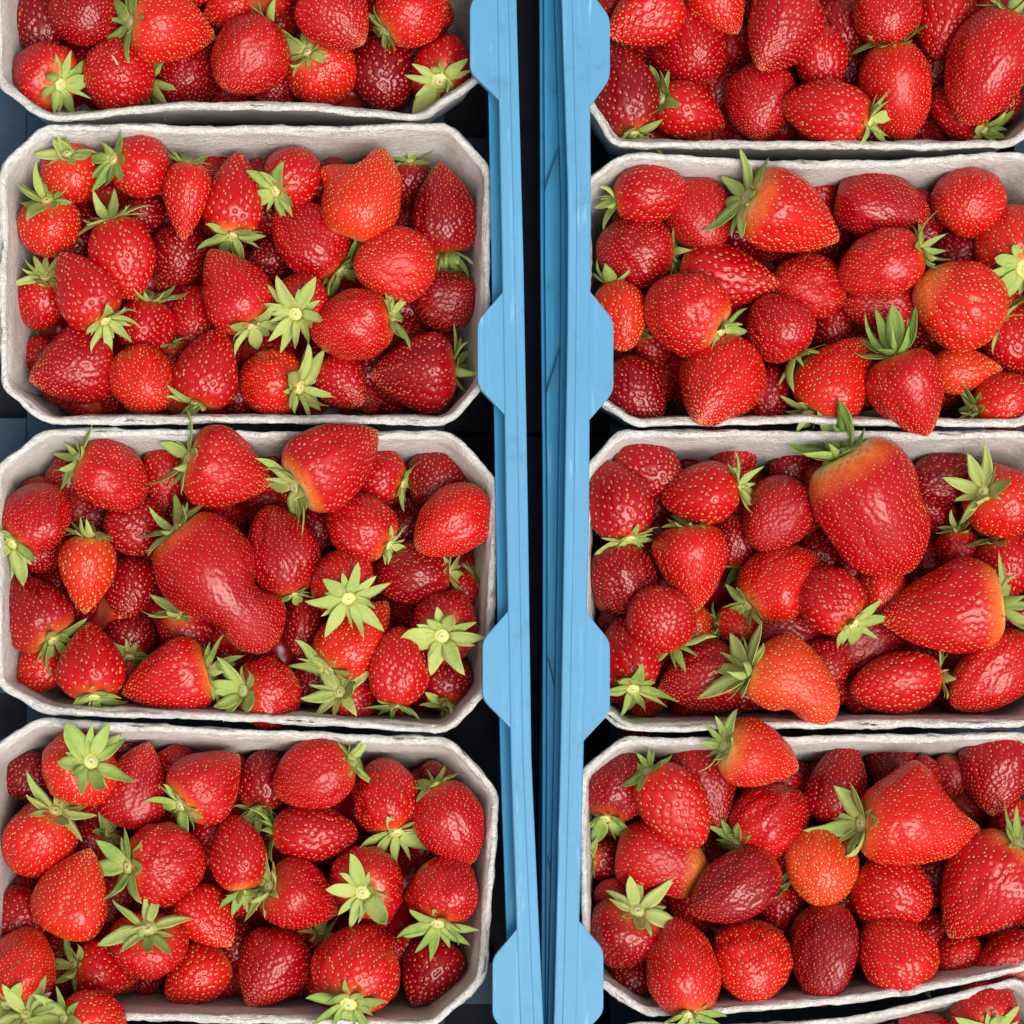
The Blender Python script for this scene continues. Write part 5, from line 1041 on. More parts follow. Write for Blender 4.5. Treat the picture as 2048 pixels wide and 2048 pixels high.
(136.6, -28.6, -48.6, 35.3, 28.7, 294, -37, 7),
(138.0, -52.9, -45.8, 32.3, 27.5, 222, 30, 7),
(163.7, -4.3, -45.6, 29.3, 26.2, 226, 39, 7),
(163.1, -25.6, -46.0, 32.8, 27.1, 101, -1, 7),
(161.4, -48.8, -44.4, 29.6, 26.2, 75, -18, 7),
(188.2, -2.6, -46.7, 34.0, 27.6, 347, 31, 7),
(185.7, -28.4, -45.4, 32.7, 28.9, 117, 1, 7),
(188.3, -53.5, -47.3, 31.5, 26.1, 331, -1, 7),
(41.7, 3.3, -35.6, 17.7, 15.6, 126, -9, 7),
(56.4, 19.9, -37.6, 16.6, 14.9, 76, 25, 7),
(58.5, 3.7, -38.5, 25.3, 21.2, 192, -24, 7),
(57.1, -18.2, -38.6, 22.7, 19.3, 203, -14, 7),
(61.1, -36.2, -34.5, 24.7, 21.9, 279, 24, 7),
(61.0, -54.3, -35.1, 25.9, 21.4, 307, -28, 7),
(57.3, -73.9, -36.2, 18.4, 15.4, 185, -30, 7),
(76.9, 19.7, -34.3, 17.3, 14.9, 236, 20, 7),
(76.0, 2.7, -34.8, 24.0, 21.3, 90, -30, 7),
(75.6, -16.7, -38.1, 24.6, 20.3, 32, -30, 7),
(77.6, -39.2, -38.4, 21.4, 18.2, 249, 16, 7),
(80.1, -57.5, -34.4, 22.1, 19.0, 289, -6, 7),
(77.6, -74.6, -38.0, 20.0, 16.3, 124, -22, 7),
(93.7, 20.4, -37.7, 19.9, 17.0, 185, -40, 7),
(96.1, 0.6, -34.1, 23.5, 20.0, 299, -35, 7),
(96.0, -15.5, -38.1, 25.7, 21.1, 206, -24, 7),
(96.6, -39.7, -38.6, 21.4, 19.1, 331, 6, 7),
(97.0, -58.9, -36.4, 25.0, 20.0, 110, -23, 7),
(93.6, -75.0, -38.4, 18.4, 15.8, 17, -29, 7),
(116.8, 0.4, -37.5, 25.4, 21.0, 105, -22, 7),
(116.0, -18.3, -38.2, 24.3, 21.1, 106, 2, 7),
(118.5, -34.8, -38.5, 22.8, 18.8, 171, 26, 7),
(117.3, -56.7, -34.4, 24.2, 20.2, 335, -6, 7),
(134.3, 2.2, -37.2, 23.5, 20.2, 218, -7, 7),
(134.0, -20.5, -38.9, 22.2, 18.4, 202, 23, 7),
(134.4, -37.7, -37.8, 21.5, 19.5, 26, -4, 7),
(137.0, -57.6, -34.5, 24.6, 21.6, 342, -10, 7),
(152.0, -0.1, -37.2, 24.4, 21.2, 235, -22, 7),
(156.7, -17.2, -35.4, 22.0, 18.9, 296, 20, 7),
(155.6, -39.7, -38.3, 25.4, 21.1, 4, 13, 7),
(153.3, -56.6, -34.0, 24.8, 20.9, 225, 3, 7),
(173.6, 19.1, -36.4, 21.3, 17.1, 33, 1, 7),
(175.2, 4.6, -34.3, 21.4, 19.0, 256, 3, 7),
(175.0, -17.4, -38.0, 23.7, 19.3, 274, 39, 7),
(170.9, -40.0, -34.4, 22.9, 19.1, 228, -21, 7),
(171.7, -57.8, -36.0, 22.4, 18.9, 227, -24, 7),
(195.0, 3.8, -38.8, 23.8, 19.5, 330, -8, 7),
(190.1, -20.2, -38.0, 24.1, 19.3, 69, -24, 7),
(194.4, -36.3, -36.7, 24.5, 20.8, 105, -23, 7),
(190.2, -55.6, -36.3, 22.8, 20.7, 221, -17, 7),
(189.5, -74.6, -34.9, 18.3, 15.5, 167, 36, 7),
(210.3, 0.0, -35.5, 21.4, 17.3, 334, -26, 7),
(130.6, 16.5, -24.5, 20.6, 17.9, 294, -17, 7),
(141.4, 16.1, -24.9, 19.9, 17.3, 320, -19, 7),
(151.3, 14.5, -23.9, 21.1, 18.3, 151, -18, 7),
(208.5, -2.3, -25.3, 16.2, 14.1, 155, -3, 7),
(206.1, -39.4, -24.8, 19.8, 17.2, 89, -23, 7),
(141.9, -70.2, -25.9, 18.0, 15.6, 50, -28, 7),
(131.3, -70.6, -24.3, 17.1, 14.9, 133, 0, 7),
(120.6, -71.3, -24.9, 16.4, 14.3, 63, 7, 7),
(110.0, -70.9, -22.3, 18.1, 15.7, 233, 18, 7),
(99.1, -71.3, -24.8, 19.9, 17.3, 262, -28, 7),
(44.9, 8.0, -25.8, 20.1, 17.5, 5, -10, 7),
(68.0, 14.6, -35.6, 21.2, 18.4, 294, 10, 7),
(79.8, 13.4, -39.0, 21.7, 18.8, 118, 0, 7),
(88.3, 15.1, -37.1, 17.8, 15.5, 17, 6, 7),
(98.4, 15.7, -36.5, 18.6, 16.2, 66, 32, 7),
(130.3, 14.0, -36.8, 20.2, 17.5, 4, 3, 7),
(140.7, 14.3, -37.4, 18.8, 16.4, 290, -37, 7),
(151.7, 15.1, -38.5, 19.8, 17.2, 39, -29, 7),
(162.0, 14.8, -38.0, 19.4, 16.8, 229, -30, 7),
(197.7, 14.4, -35.6, 19.2, 16.7, 111, 15, 7),
(206.6, 9.2, -37.6, 16.5, 14.4, 64, 29, 7),
(204.6, -3.5, -35.7, 18.5, 16.1, 122, -12, 7),
(206.1, -15.2, -37.4, 17.5, 15.2, 146, -33, 7),
(206.6, -27.3, -35.3, 16.2, 14.1, 287, 9, 7),
(205.1, -39.2, -36.1, 19.5, 17.0, 352, -19, 7),
(205.1, -51.2, -37.9, 18.8, 16.4, 20, -28, 7),
(205.1, -63.1, -38.3, 18.8, 16.3, 259, -37, 7),
(194.6, -66.9, -37.0, 21.0, 18.3, 89, -11, 7),
(182.7, -68.5, -35.1, 17.7, 15.4, 56, 2, 7),
(173.7, -69.8, -37.6, 16.1, 14.0, 306, -26, 7),
(160.5, -67.0, -37.7, 21.5, 18.7, 168, -1, 7),
(151.9, -69.2, -38.9, 16.9, 14.7, 32, 19, 7),
(141.2, -68.4, -35.1, 19.2, 16.7, 256, -27, 7),
(131.3, -70.6, -37.4, 16.1, 14.0, 132, 2, 7),
(120.7, -70.4, -35.2, 17.6, 15.3, 135, 31, 7),
(110.5, -69.4, -36.8, 19.8, 17.2, 195, 33, 7),
(100.2, -69.5, -38.9, 17.6, 15.3, 213, -37, 7),
(90.7, -68.7, -37.5, 21.5, 18.7, 297, -33, 7),
(79.6, -69.8, -36.4, 17.5, 15.2, 48, 36, 7),
(53.4, -70.9, -38.7, 18.1, 15.7, 234, 17, 7),
(47.3, -64.9, -35.3, 20.7, 18.0, 272, -5, 7),
(46.8, -53.0, -35.7, 21.5, 18.7, 242, -8, 7),
(45.7, -41.1, -35.6, 18.5, 16.0, 101, -30, 7),
(45.6, -28.9, -36.9, 21.0, 18.3, 294, -33, 7),
(45.5, -16.7, -37.2, 16.9, 14.7, 94, 12, 7),
(45.5, -4.5, -37.3, 18.5, 16.1, 1, -29, 7),
(46.4, 7.3, -38.5, 20.8, 18.1, 226, 35, 7),
(54.0, 13.5, -38.3, 21.1, 18.3, 2, -37, 7),
(70.1, 13.1, -49.9, 19.5, 17.0, 220, -7, 7),
(79.4, 13.7, -46.1, 17.5, 15.2, 107, -31, 7),
(89.8, 13.3, -49.1, 19.8, 17.2, 50, 16, 7),
(99.7, 13.6, -48.3, 19.5, 16.9, 243, -20, 7),
(110.4, 12.3, -49.4, 20.7, 18.0, 194, 17, 7),
(120.0, 14.4, -47.5, 17.2, 14.9, 231, 31, 7),
(130.1, 12.5, -47.0, 21.4, 18.6, 342, 7, 7),
(140.2, 12.8, -47.3, 21.0, 18.3, 211, 20, 7),
(149.6, 11.8, -49.5, 21.7, 18.9, 216, 23, 7),
(161.0, 13.6, -47.8, 17.2, 14.9, 307, 31, 7),
(171.6, 13.8, -47.6, 17.0, 14.8, 121, -9, 7),
(179.8, 12.3, -46.6, 18.7, 16.2, 257, 23, 7),
(194.6, 12.6, -46.5, 18.6, 16.2, 104, -11, 7),
(202.7, 7.5, -49.7, 18.1, 15.7, 156, -25, 7),
(203.2, -4.0, -47.5, 18.8, 16.4, 342, 19, 7),
(205.1, -15.3, -49.9, 16.1, 14.0, 221, -16, 7),
(204.6, -27.3, -47.5, 16.3, 14.1, 103, 4, 7),
(202.7, -38.9, -48.6, 18.5, 16.1, 317, -16, 7),
(203.7, -50.8, -46.9, 19.2, 16.7, 2, -9, 7),
(201.7, -61.6, -46.6, 21.6, 18.8, 29, -36, 7),
(194.1, -66.6, -47.2, 19.9, 17.3, 55, -37, 7),
(179.4, -66.2, -47.9, 20.6, 17.9, 215, 16, 7),
(170.0, -66.6, -49.9, 18.1, 15.8, 325, 39, 7),
(160.5, -67.0, -49.9, 20.1, 17.5, 344, 19, 7),
(151.0, -67.7, -46.3, 17.9, 15.6, 272, 19, 7),
(141.2, -68.4, -48.6, 16.2, 14.1, 34, -31, 7),
(130.7, -65.6, -50.0, 21.3, 18.5, 213, -26, 7),
(121.1, -66.6, -46.7, 20.6, 17.9, 46, -25, 7),
(110.9, -68.2, -46.5, 17.6, 15.3, 272, 26, 7),
(102.0, -66.5, -49.1, 21.6, 18.8, 351, 1, 7),
(92.2, -66.9, -47.9, 19.6, 17.0, 355, 32, 7),
(82.9, -66.8, -46.9, 19.4, 16.9, 324, -39, 7),
(71.3, -68.4, -49.1, 16.6, 14.4, 166, 3, 7),
(58.7, -67.7, -48.6, 18.4, 16.0, 340, -24, 7),
(48.3, -64.4, -49.2, 19.0, 16.5, 155, 26, 7),
(45.8, -53.4, -46.1, 16.1, 14.0, 105, 17, 7),
(48.6, -40.6, -48.8, 20.1, 17.5, 173, 9, 7),
(47.6, -28.9, -47.7, 19.4, 16.9, 39, -29, 7),
(46.0, -16.8, -49.5, 16.7, 14.5, 24, -29, 7),
(47.9, -5.2, -49.2, 20.3, 17.7, 64, 39, 7),
(47.3, 6.9, -48.3, 19.1, 16.6, 122, -6, 7),
(54.0, 13.5, -48.6, 18.1, 15.7, 234, -18, 7),
(64.8, -123.0, -48.2, 31.9, 28.4, 277, -7, 8),
(62.6, -146.7, -44.9, 32.4, 26.9, 166, -23, 8),
(62.9, -166.6, -48.9, 32.2, 26.3, 304, 23, 8),
(88.0, -120.0, -46.7, 35.9, 28.8, 2, 0, 8),
(86.2, -145.0, -46.0, 31.5, 25.8, 271, -32, 8),
(89.0, -165.6, -44.8, 31.2, 27.3, 59, -19, 8),
(111.4, -120.4, -48.4, 30.9, 26.6, 129, 8, 8),
(112.2, -144.3, -48.2, 33.3, 27.1, 76, -22, 8),
(112.8, -169.5, -48.0, 33.1, 28.0, 86, -14, 8),
(134.8, -120.5, -46.4, 30.2, 27.4, 48, 33, 8),
(137.7, -145.4, -45.1, 28.8, 25.3, 301, 13, 8),
(137.5, -166.4, -47.0, 33.5, 28.8, 276, -20, 8),
(163.5, -120.5, -46.8, 30.9, 27.3, 240, -12, 8),
(163.4, -142.2, -46.9, 32.1, 28.1, 154, 15, 8),
(163.7, -166.0, -46.5, 28.2, 22.7, 228, 23, 8),
(186.5, -119.6, -46.8, 29.6, 25.7, 256, -5, 8),
(186.8, -144.1, -48.9, 30.2, 25.5, 187, -4, 8),
(184.5, -169.1, -46.9, 25.7, 21.6, 2, -21, 8),
(60.3, -116.8, -36.6, 26.2, 21.3, 244, 7, 8),
(56.5, -133.7, -38.8, 22.5, 20.0, 103, 33, 8),
(57.9, -154.5, -37.7, 20.8, 18.9, 203, -7, 8),
(59.3, -173.3, -34.8, 21.6, 18.9, 54, -3, 8),
(58.5, -187.3, -38.2, 20.0, 17.6, 70, 38, 8),
(76.9, -115.5, -36.3, 23.9, 20.9, 26, 0, 8),
(80.0, -133.2, -36.8, 22.3, 19.6, 58, -23, 8),
(75.6, -156.7, -34.6, 21.2, 18.9, 160, 18, 8),
(76.1, -171.2, -38.2, 23.3, 18.7, 206, -39, 8),
(93.8, -102.6, -35.3, 17.1, 15.3, 120, -34, 8),
(95.2, -118.6, -34.2, 24.8, 21.1, 50, -36, 8),
(98.2, -133.5, -36.6, 24.3, 20.0, 167, -29, 8),
(98.2, -155.0, -38.5, 20.5, 18.5, 134, 36, 8),
(97.1, -174.7, -34.7, 24.5, 21.9, 242, -9, 8),
(117.6, -114.7, -34.1, 20.6, 18.0, 135, -14, 8),
(117.6, -133.4, -34.5, 25.1, 21.2, 311, -40, 8),
(113.5, -152.0, -36.5, 21.8, 19.7, 51, -12, 8),
(113.5, -169.2, -37.6, 25.4, 21.0, 193, 29, 8),
(131.9, -118.7, -37.1, 23.6, 19.9, 216, -17, 8),
(131.9, -137.8, -38.9, 22.8, 20.3, 259, -7, 8),
(133.5, -154.4, -36.7, 25.4, 21.3, 147, -26, 8),
(133.1, -172.0, -37.9, 24.5, 20.1, 255, -10, 8),
(156.1, -102.2, -38.6, 18.6, 15.6, 12, -37, 8),
(155.9, -118.8, -36.8, 23.3, 19.3, 82, 8, 8),
(152.9, -137.5, -36.1, 23.1, 20.7, 111, 26, 8),
(152.3, -151.0, -36.1, 25.5, 20.6, 283, 13, 8),
(153.5, -172.0, -36.7, 23.7, 19.1, 249, 10, 8),
(175.5, -119.3, -38.8, 22.1, 18.3, 305, -27, 8),
(173.8, -135.8, -36.7, 22.2, 18.1, 308, -22, 8),
(170.2, -151.6, -36.3, 24.3, 21.6, 330, -29, 8),
(171.5, -174.7, -35.6, 18.2, 16.1, 297, 5, 8),
(189.7, -118.1, -37.3, 21.0, 18.7, 237, -35, 8),
(194.4, -137.9, -38.3, 21.0, 18.9, 297, 29, 8),
(191.3, -153.0, -37.4, 27.1, 22.0, 276, -22, 8),
(192.0, -170.9, -35.5, 19.8, 16.9, 141, 13, 8),
(100.1, -105.6, -23.4, 16.8, 14.6, 345, 4, 8),
(110.1, -104.9, -24.0, 18.3, 15.9, 36, 7, 8),
(171.8, -104.3, -23.3, 16.5, 14.4, 250, 15, 8),
(180.4, -105.2, -25.7, 19.2, 16.7, 183, -31, 8),
(200.7, -166.3, -23.0, 19.0, 16.5, 186, -5, 8),
(142.6, -175.2, -25.2, 18.2, 15.8, 285, 34, 8),
(114.0, -178.9, -25.8, 17.2, 15.0, 287, 25, 8),
(78.2, -181.2, -23.5, 20.8, 18.1, 342, 31, 8),
(43.2, -154.9, -22.2, 18.0, 15.6, 183, 9, 8),
(92.6, -108.3, -38.6, 21.0, 18.3, 237, 15, 8),
(101.7, -107.6, -35.8, 20.2, 17.6, 143, -33, 8),
(111.4, -107.8, -38.5, 21.6, 18.8, 280, 4, 8),
(120.6, -106.1, -37.6, 17.2, 15.0, 186, -17, 8),
(130.4, -107.7, -37.3, 21.4, 18.6, 162, 28, 8),
(140.2, -106.6, -36.3, 19.2, 16.7, 210, 2, 8),
(171.5, -104.5, -38.4, 16.6, 14.4, 94, 38, 8),
(179.6, -105.7, -37.6, 17.2, 14.9, 119, -9, 8),
(203.3, -109.7, -36.2, 20.9, 18.2, 296, -8, 8),
(205.9, -120.3, -37.0, 16.6, 14.4, 311, 29, 8),
(205.1, -132.2, -37.5, 18.6, 16.2, 191, -26, 8),
(204.3, -143.9, -35.9, 19.8, 17.2, 191, -1, 8),
(203.9, -155.5, -38.0, 18.2, 15.9, 107, -24, 8),
(200.3, -166.1, -38.0, 16.5, 14.3, 191, 18, 8),
(159.3, -170.9, -37.3, 19.6, 17.1, 217, 34, 8),
(151.4, -173.2, -37.9, 16.9, 14.7, 62, -5, 8),
(141.2, -172.2, -35.5, 21.1, 18.4, 150, 33, 8),
(132.8, -174.8, -38.7, 19.8, 17.3, 331, -21, 8),
(123.7, -175.6, -38.7, 19.3, 16.8, 249, 26, 8),
(115.1, -175.6, -37.5, 20.5, 17.8, 262, -1, 8),
(104.9, -179.1, -38.1, 17.2, 15.0, 70, -36, 8),
(97.6, -177.6, -36.8, 19.0, 16.6, 183, -26, 8),
(87.6, -179.9, -35.1, 19.1, 16.6, 285, -36, 8),
(78.6, -180.9, -38.8, 18.5, 16.1, 296, 4, 8),
(44.9, -165.6, -36.8, 16.4, 14.3, 68, -20, 8),
(47.2, -154.2, -37.4, 21.8, 18.9, 84, -12, 8),
(46.3, -122.1, -35.6, 21.6, 18.8, 21, -13, 8),
(47.2, -111.7, -38.1, 20.9, 18.2, 207, -31, 8),
(57.9, -108.0, -38.8, 19.5, 16.9, 233, -18, 8),
(74.9, -109.3, -49.7, 18.3, 16.0, 218, 33, 8),
(84.2, -109.2, -48.4, 17.8, 15.5, 256, 35, 8),
(94.4, -110.1, -49.0, 20.5, 17.8, 31, -25, 8),
(103.4, -110.0, -46.7, 21.6, 18.7, 347, 22, 8),
(112.5, -110.3, -48.2, 20.9, 18.2, 202, -3, 8),
(121.2, -110.0, -47.8, 20.7, 18.0, 110, -36, 8),
(130.1, -109.6, -47.6, 21.7, 18.9, 271, -24, 8),
(139.6, -108.1, -49.1, 16.6, 14.4, 68, 7, 8),
(148.0, -109.3, -48.4, 20.4, 17.8, 305, -37, 8),
(156.9, -109.2, -48.0, 19.3, 16.8, 276, 13, 8),
(167.2, -108.0, -47.2, 18.8, 16.3, 57, 16, 8),
(173.9, -109.4, -47.8, 21.4, 18.6, 180, 7, 8),
(204.3, -109.3, -47.8, 16.7, 14.5, 354, 36, 8),
(203.0, -121.0, -46.8, 17.2, 14.9, 245, -22, 8),
(201.7, -132.5, -48.7, 21.0, 18.3, 263, -10, 8),
(202.3, -143.8, -46.5, 18.7, 16.2, 200, -39, 8),
(202.0, -155.2, -48.1, 18.5, 16.1, 240, 6, 8),
(194.6, -164.1, -46.9, 21.0, 18.3, 109, 4, 8),
(175.5, -168.0, -46.2, 17.8, 15.4, 105, -32, 8),
(167.9, -169.6, -46.3, 16.6, 14.5, 46, 26, 8),
(158.6, -170.2, -46.3, 16.9, 14.7, 165, -18, 8),
(149.5, -170.7, -46.0, 19.9, 17.3, 286, -11, 8),
(140.8, -171.5, -47.4, 20.9, 18.2, 5, 36, 8),
(132.6, -173.5, -48.8, 16.6, 14.4, 315, -17, 8),
(124.0, -172.4, -49.3, 21.3, 18.5, 94, -30, 8),
(115.7, -173.7, -49.7, 20.1, 17.5, 213, -36, 8),
(106.5, -176.3, -46.5, 17.7, 15.4, 286, -38, 8),
(98.7, -176.2, -47.5, 20.5, 17.8, 192, -7, 8),
(89.7, -177.8, -47.3, 18.8, 16.4, 86, 21, 8),
(81.9, -178.2, -48.7, 20.9, 18.2, 324, 6, 8),
(62.5, -179.8, -46.8, 21.3, 18.6, 66, -15, 8),
(48.4, -175.1, -49.8, 16.5, 14.4, 99, -7, 8),
(45.8, -165.3, -48.6, 16.1, 14.0, 43, 24, 8),
(47.2, -154.2, -47.0, 18.8, 16.4, 252, 25, 8),
(47.5, -143.5, -46.3, 21.0, 18.2, 120, 32, 8),
(46.9, -132.9, -49.1, 19.9, 17.3, 63, -12, 8),
(47.3, -122.3, -49.9, 20.2, 17.6, 34, 7, 8),
(49.1, -112.5, -49.7, 19.4, 16.9, 146, 24, 8),
(62.0, -110.0, -46.3, 18.1, 15.8, 207, 35, 8),
(110.7, -222.8, -46.7, 28.1, 22.8, 165, 33, 9),
(134.0, -221.8, -46.4, 26.1, 21.1, 151, 15, 9),
(160.1, -220.7, -46.3, 28.4, 23.6, 56, -29, 9),
(182.7, -223.0, -46.1, 33.9, 28.1, 174, -11, 9),
(93.6, -219.0, -38.8, 21.5, 17.6, 121, 38, 9),
(116.0, -215.6, -37.9, 20.1, 16.3, 322, 39, 9),
(134.8, -219.1, -36.4, 22.4, 18.6, 296, -33, 9),
(155.8, -218.6, -35.5, 24.1, 19.5, 81, -3, 9),
(173.3, -215.3, -39.0, 22.0, 19.5, 174, -18, 9),
(189.2, -216.6, -34.6, 19.9, 18.0, 117, -34, 9),
(74.0, -224.7, -24.9, 21.0, 18.2, 172, -35, 9),
(81.7, -222.5, -25.5, 16.3, 14.2, 101, 8, 9),
(91.1, -221.5, -22.6, 17.7, 15.4, 58, -21, 9),
(100.8, -221.0, -23.6, 16.8, 14.6, 131, -20, 9),
(110.6, -221.4, -23.3, 20.5, 17.8, 101, -8, 9),
(119.2, -218.3, -23.2, 16.3, 14.2, 4, -20, 9),
(128.3, -219.7, -24.6, 20.9, 18.2, 265, -24, 9),
(137.2, -218.4, -23.4, 19.8, 17.3, 264, 18, 9),
(146.4, -216.7, -25.9, 20.5, 17.8, 280, 23, 9),
(156.1, -214.6, -24.4, 18.5, 16.1, 113, -1, 9),
(197.7, -214.9, -23.2, 18.7, 16.3, 254, -29, 9),
(199.7, -224.6, -23.7, 18.1, 15.7, 207, -2, 9),
(50.5, -228.3, -25.6, 19.1, 16.6, 346, -16, 9),
(74.8, -225.2, -37.1, 18.4, 16.0, 190, -34, 9),
(84.0, -224.4, -36.6, 19.6, 17.0, 282, -37, 9),
(93.4, -224.0, -36.8, 20.6, 17.9, 183, -8, 9),
(102.5, -223.5, -38.0, 20.2, 17.5, 223, -2, 9),
(110.7, -221.7, -36.7, 19.1, 16.6, 46, 13, 9),
(119.3, -219.2, -35.7, 16.9, 14.7, 294, -5, 9),
(128.1, -220.9, -37.5, 20.8, 18.1, 102, -9, 9),
(137.2, -218.4, -38.2, 19.6, 17.1, 89, -1, 9),
(145.7, -218.0, -38.9, 18.1, 15.8, 46, -28, 9),
(152.9, -219.0, -36.5, 21.6, 18.8, 34, 37, 9),
(162.8, -216.4, -38.9, 18.7, 16.2, 333, 1, 9),
(171.8, -215.0, -38.7, 20.6, 17.9, 267, 10, 9),
(184.5, -214.0, -38.3, 19.6, 17.0, 290, 4, 9),
(196.3, -215.7, -35.7, 21.7, 18.8, 344, 16, 9),
(195.3, -226.5, -36.5, 21.5, 18.7, 119, -31, 9),
(53.4, -229.4, -36.2, 20.5, 17.8, 208, 26, 9),
(77.6, -227.0, -46.5, 18.9, 16.4, 354, -17, 9),
(87.7, -227.4, -48.0, 20.8, 18.1, 255, -25, 9),
(95.0, -225.6, -47.3, 18.5, 16.1, 59, 18, 9),
(103.4, -225.0, -47.0, 19.8, 17.2, 284, 23, 9),
(111.2, -222.9, -48.6, 16.5, 14.4, 311, -19, 9),
(119.9, -223.7, -48.3, 19.6, 17.1, 139, 21, 9),
(128.1, -220.9, -46.8, 18.2, 15.8, 161, 3, 9),
(136.4, -220.6, -46.1, 19.5, 17.0, 45, -1, 9),
(144.6, -220.0, -49.2, 20.0, 17.4, 292, -9, 9),
(152.9, -219.0, -48.1, 20.7, 18.0, 111, -17, 9),
(162.8, -216.4, -47.1, 16.8, 14.6, 294, 34, 9),
(171.4, -215.4, -49.7, 16.8, 14.7, 241, -37, 9),
(179.2, -217.8, -49.2, 21.6, 18.8, 130, -16, 9),
(195.8, -216.0, -46.2, 17.8, 15.5, 101, 27, 9),
(195.3, -226.5, -46.2, 16.4, 14.3, 2, -34, 9),
(57.3, -230.9, -49.5, 21.6, 18.8, 140, 8, 9),
(-97.3, 217.2, -16.0, 28.3, 25.0, 336, 27, 0),
(-191.3, 226.8, -26.2, 30.4, 27.2, 77, 27, 0),
(-162.1, 225.7, -16.2, 30.4, 27.2, 266, -3, 0),
(-64.9, 231.0, -26.2, 30.4, 27.2, 52, -33, 0),
(-30.1, 229.9, -26.2, 30.4, 27.2, 323, 31, 0),
(68.3, 227.9, -26.6, 32.8, 29.0, 355, -29, 5),
(122.6, 231.7, -26.6, 32.8, 29.0, 203, 17, 5),
(178.8, 229.8, -26.6, 32.8, 29.0, 8, -22, 5),
(216.8, 191.0, -21.8, 29.0, 25.1, 66, -38, 5),
(223.6, 88.8, -21.2, 29.5, 26.9, 127, 30, 6),
(224.1, 57.8, -20.8, 29.5, 26.9, 138, 26, 6),
(227.5, -3.1, -21.6, 32.3, 28.7, 86, -11, 7),
(227.5, -41.2, -21.6, 32.3, 28.7, 269, 20, 7),
(216.9, -154.9, -23.0, 28.9, 26.9, 1, 22, 8)
]
PUNNETS=[
([(-187.8, 279.8), (-23.8, 279.8), (-7.8, 262.8), (-9.8, 174.8), (-34.8, 156.6), (-186.8, 156.2), (-207.2, 171.8), (-207.2, 262.8)], 0.0, 5.2),
([(-187.6, 155.6), (-24.2, 155.6), (-8.0, 137.8), (-9.2, 51.8), (-24.2, 35.2), (-186.4, 35.2), (-204.8, 49.8), (-205.4, 137.8)], 1.0, 0.4),
([(-187.2, 33.8), (-23.6, 32.4), (-5.0, 12.4), (-7.8, -69.6), (-24.4, -88.4), (-186.6, -80.8), (-206.8, -69.6), (-207.6, 17.8)], 0.6000000000000001, 0.8),
([(-190.0, -82.4), (-24.6, -90.4), (-4.8, -110.8), (-10.4, -187.2), (-31.2, -206.8), (-192.8, -203.2), (-211.2, -187.2), (-211.2, -96.2)], 0.4, 0.8),
([(-192.8, -205.2), (-31.2, -208.8), (-12.8, -227.2), (-12.8, -307.2), (-32.8, -325.2), (-192.8, -325.2), (-210.8, -307.2), (-210.8, -221.2)], 0.4, 0.4),
([(40.2, 265.8), (201.2, 265.8), (218.2, 248.8), (218.2, 161.8), (201.2, 146.0), (40.4, 146.4), (27.8, 166.8), (27.8, 248.8)], 0.4, -0.8),
([(45.0, 144.4), (204.8, 144.8), (221.6, 130.4), (221.6, 48.8), (205.2, 34.4), (48.0, 34.8), (27.8, 49.2), (27.2, 131.2)], 4.0, 0.4),
([(42.8, 33.2), (207.2, 32.4), (223.2, 16.8), (223.2, -71.2), (207.2, -86.0), (45.2, -88.0), (27.8, -74.2), (27.2, 15.8)], 0.6000000000000001, 0.6000000000000001),
([(43.6, -90.0), (207.2, -87.6), (223.2, -101.6), (221.2, -173.2), (205.2, -184.2), (53.6, -202.0), (27.8, -184.2), (26.8, -104.2)], 0.8, -4.0),
([(43.2, -204.8), (204.2, -186.4), (221.6, -201.2), (221.6, -299.2), (205.2, -315.2), (43.2, -323.2), (27.2, -307.2), (27.2, -219.2)], 7.2, 0.0)
]
LEFT_OUT=[(-1.31, 283.52), (0.87, 200.54), (3.63, 97.81), (5.41, -0.98), (6.79, -99.76), (11.54, -204.07), (15.68, -293.37)]
LEFT_IN=[(-8.62, 283.52), (-6.84, 200.54), (-4.86, 97.81), (-3.28, -0.98), (-1.5, -95.81), (2.25, -204.07), (6.6, -293.37)]
RIGHT_OUT=[(16.08, 283.52), (18.65, 200.54), (21.22, 121.51), (21.02, 74.1), (19.83, -0.98), (18.25, -95.81), (15.68, -204.07), (12.13, -293.37)]
RIGHT_IN=[(27.54, 283.52), (29.51, 200.54), (30.3, 121.51), (29.91, 74.1), (29.51, -0.98), (27.34, -95.81), (24.58, -204.07), (21.02, -293.37)]
RIGHT_LEDGE=[(12.45, 291.06), (13.26, 206.63), (13.66, 102.08), (14.66, 1.56), (14.46, -94.94), (13.86, -205.11), (11.65, -295.98)]
RIBS=[(130.6, 153.3), (49.0, 74.6), (-57.8, -78.9), (-137.8, -153.0), (210.3, 234.4), (-231.6, -247.6)]
TABS_L=[(-17.48, 211.17, 160.77), (-14.52, 85.46, 36.44), (-12.54, -40.64, -87.29), (-8.59, -166.35, -213.39)]
TABS_R=[(37.86, 205.63, 158.2), (39.25, 85.86, 34.27), (37.86, -41.04, -92.62), (35.29, -162.99, -211.41)]
STRAW=(-158.73, 181.86, -7.3)


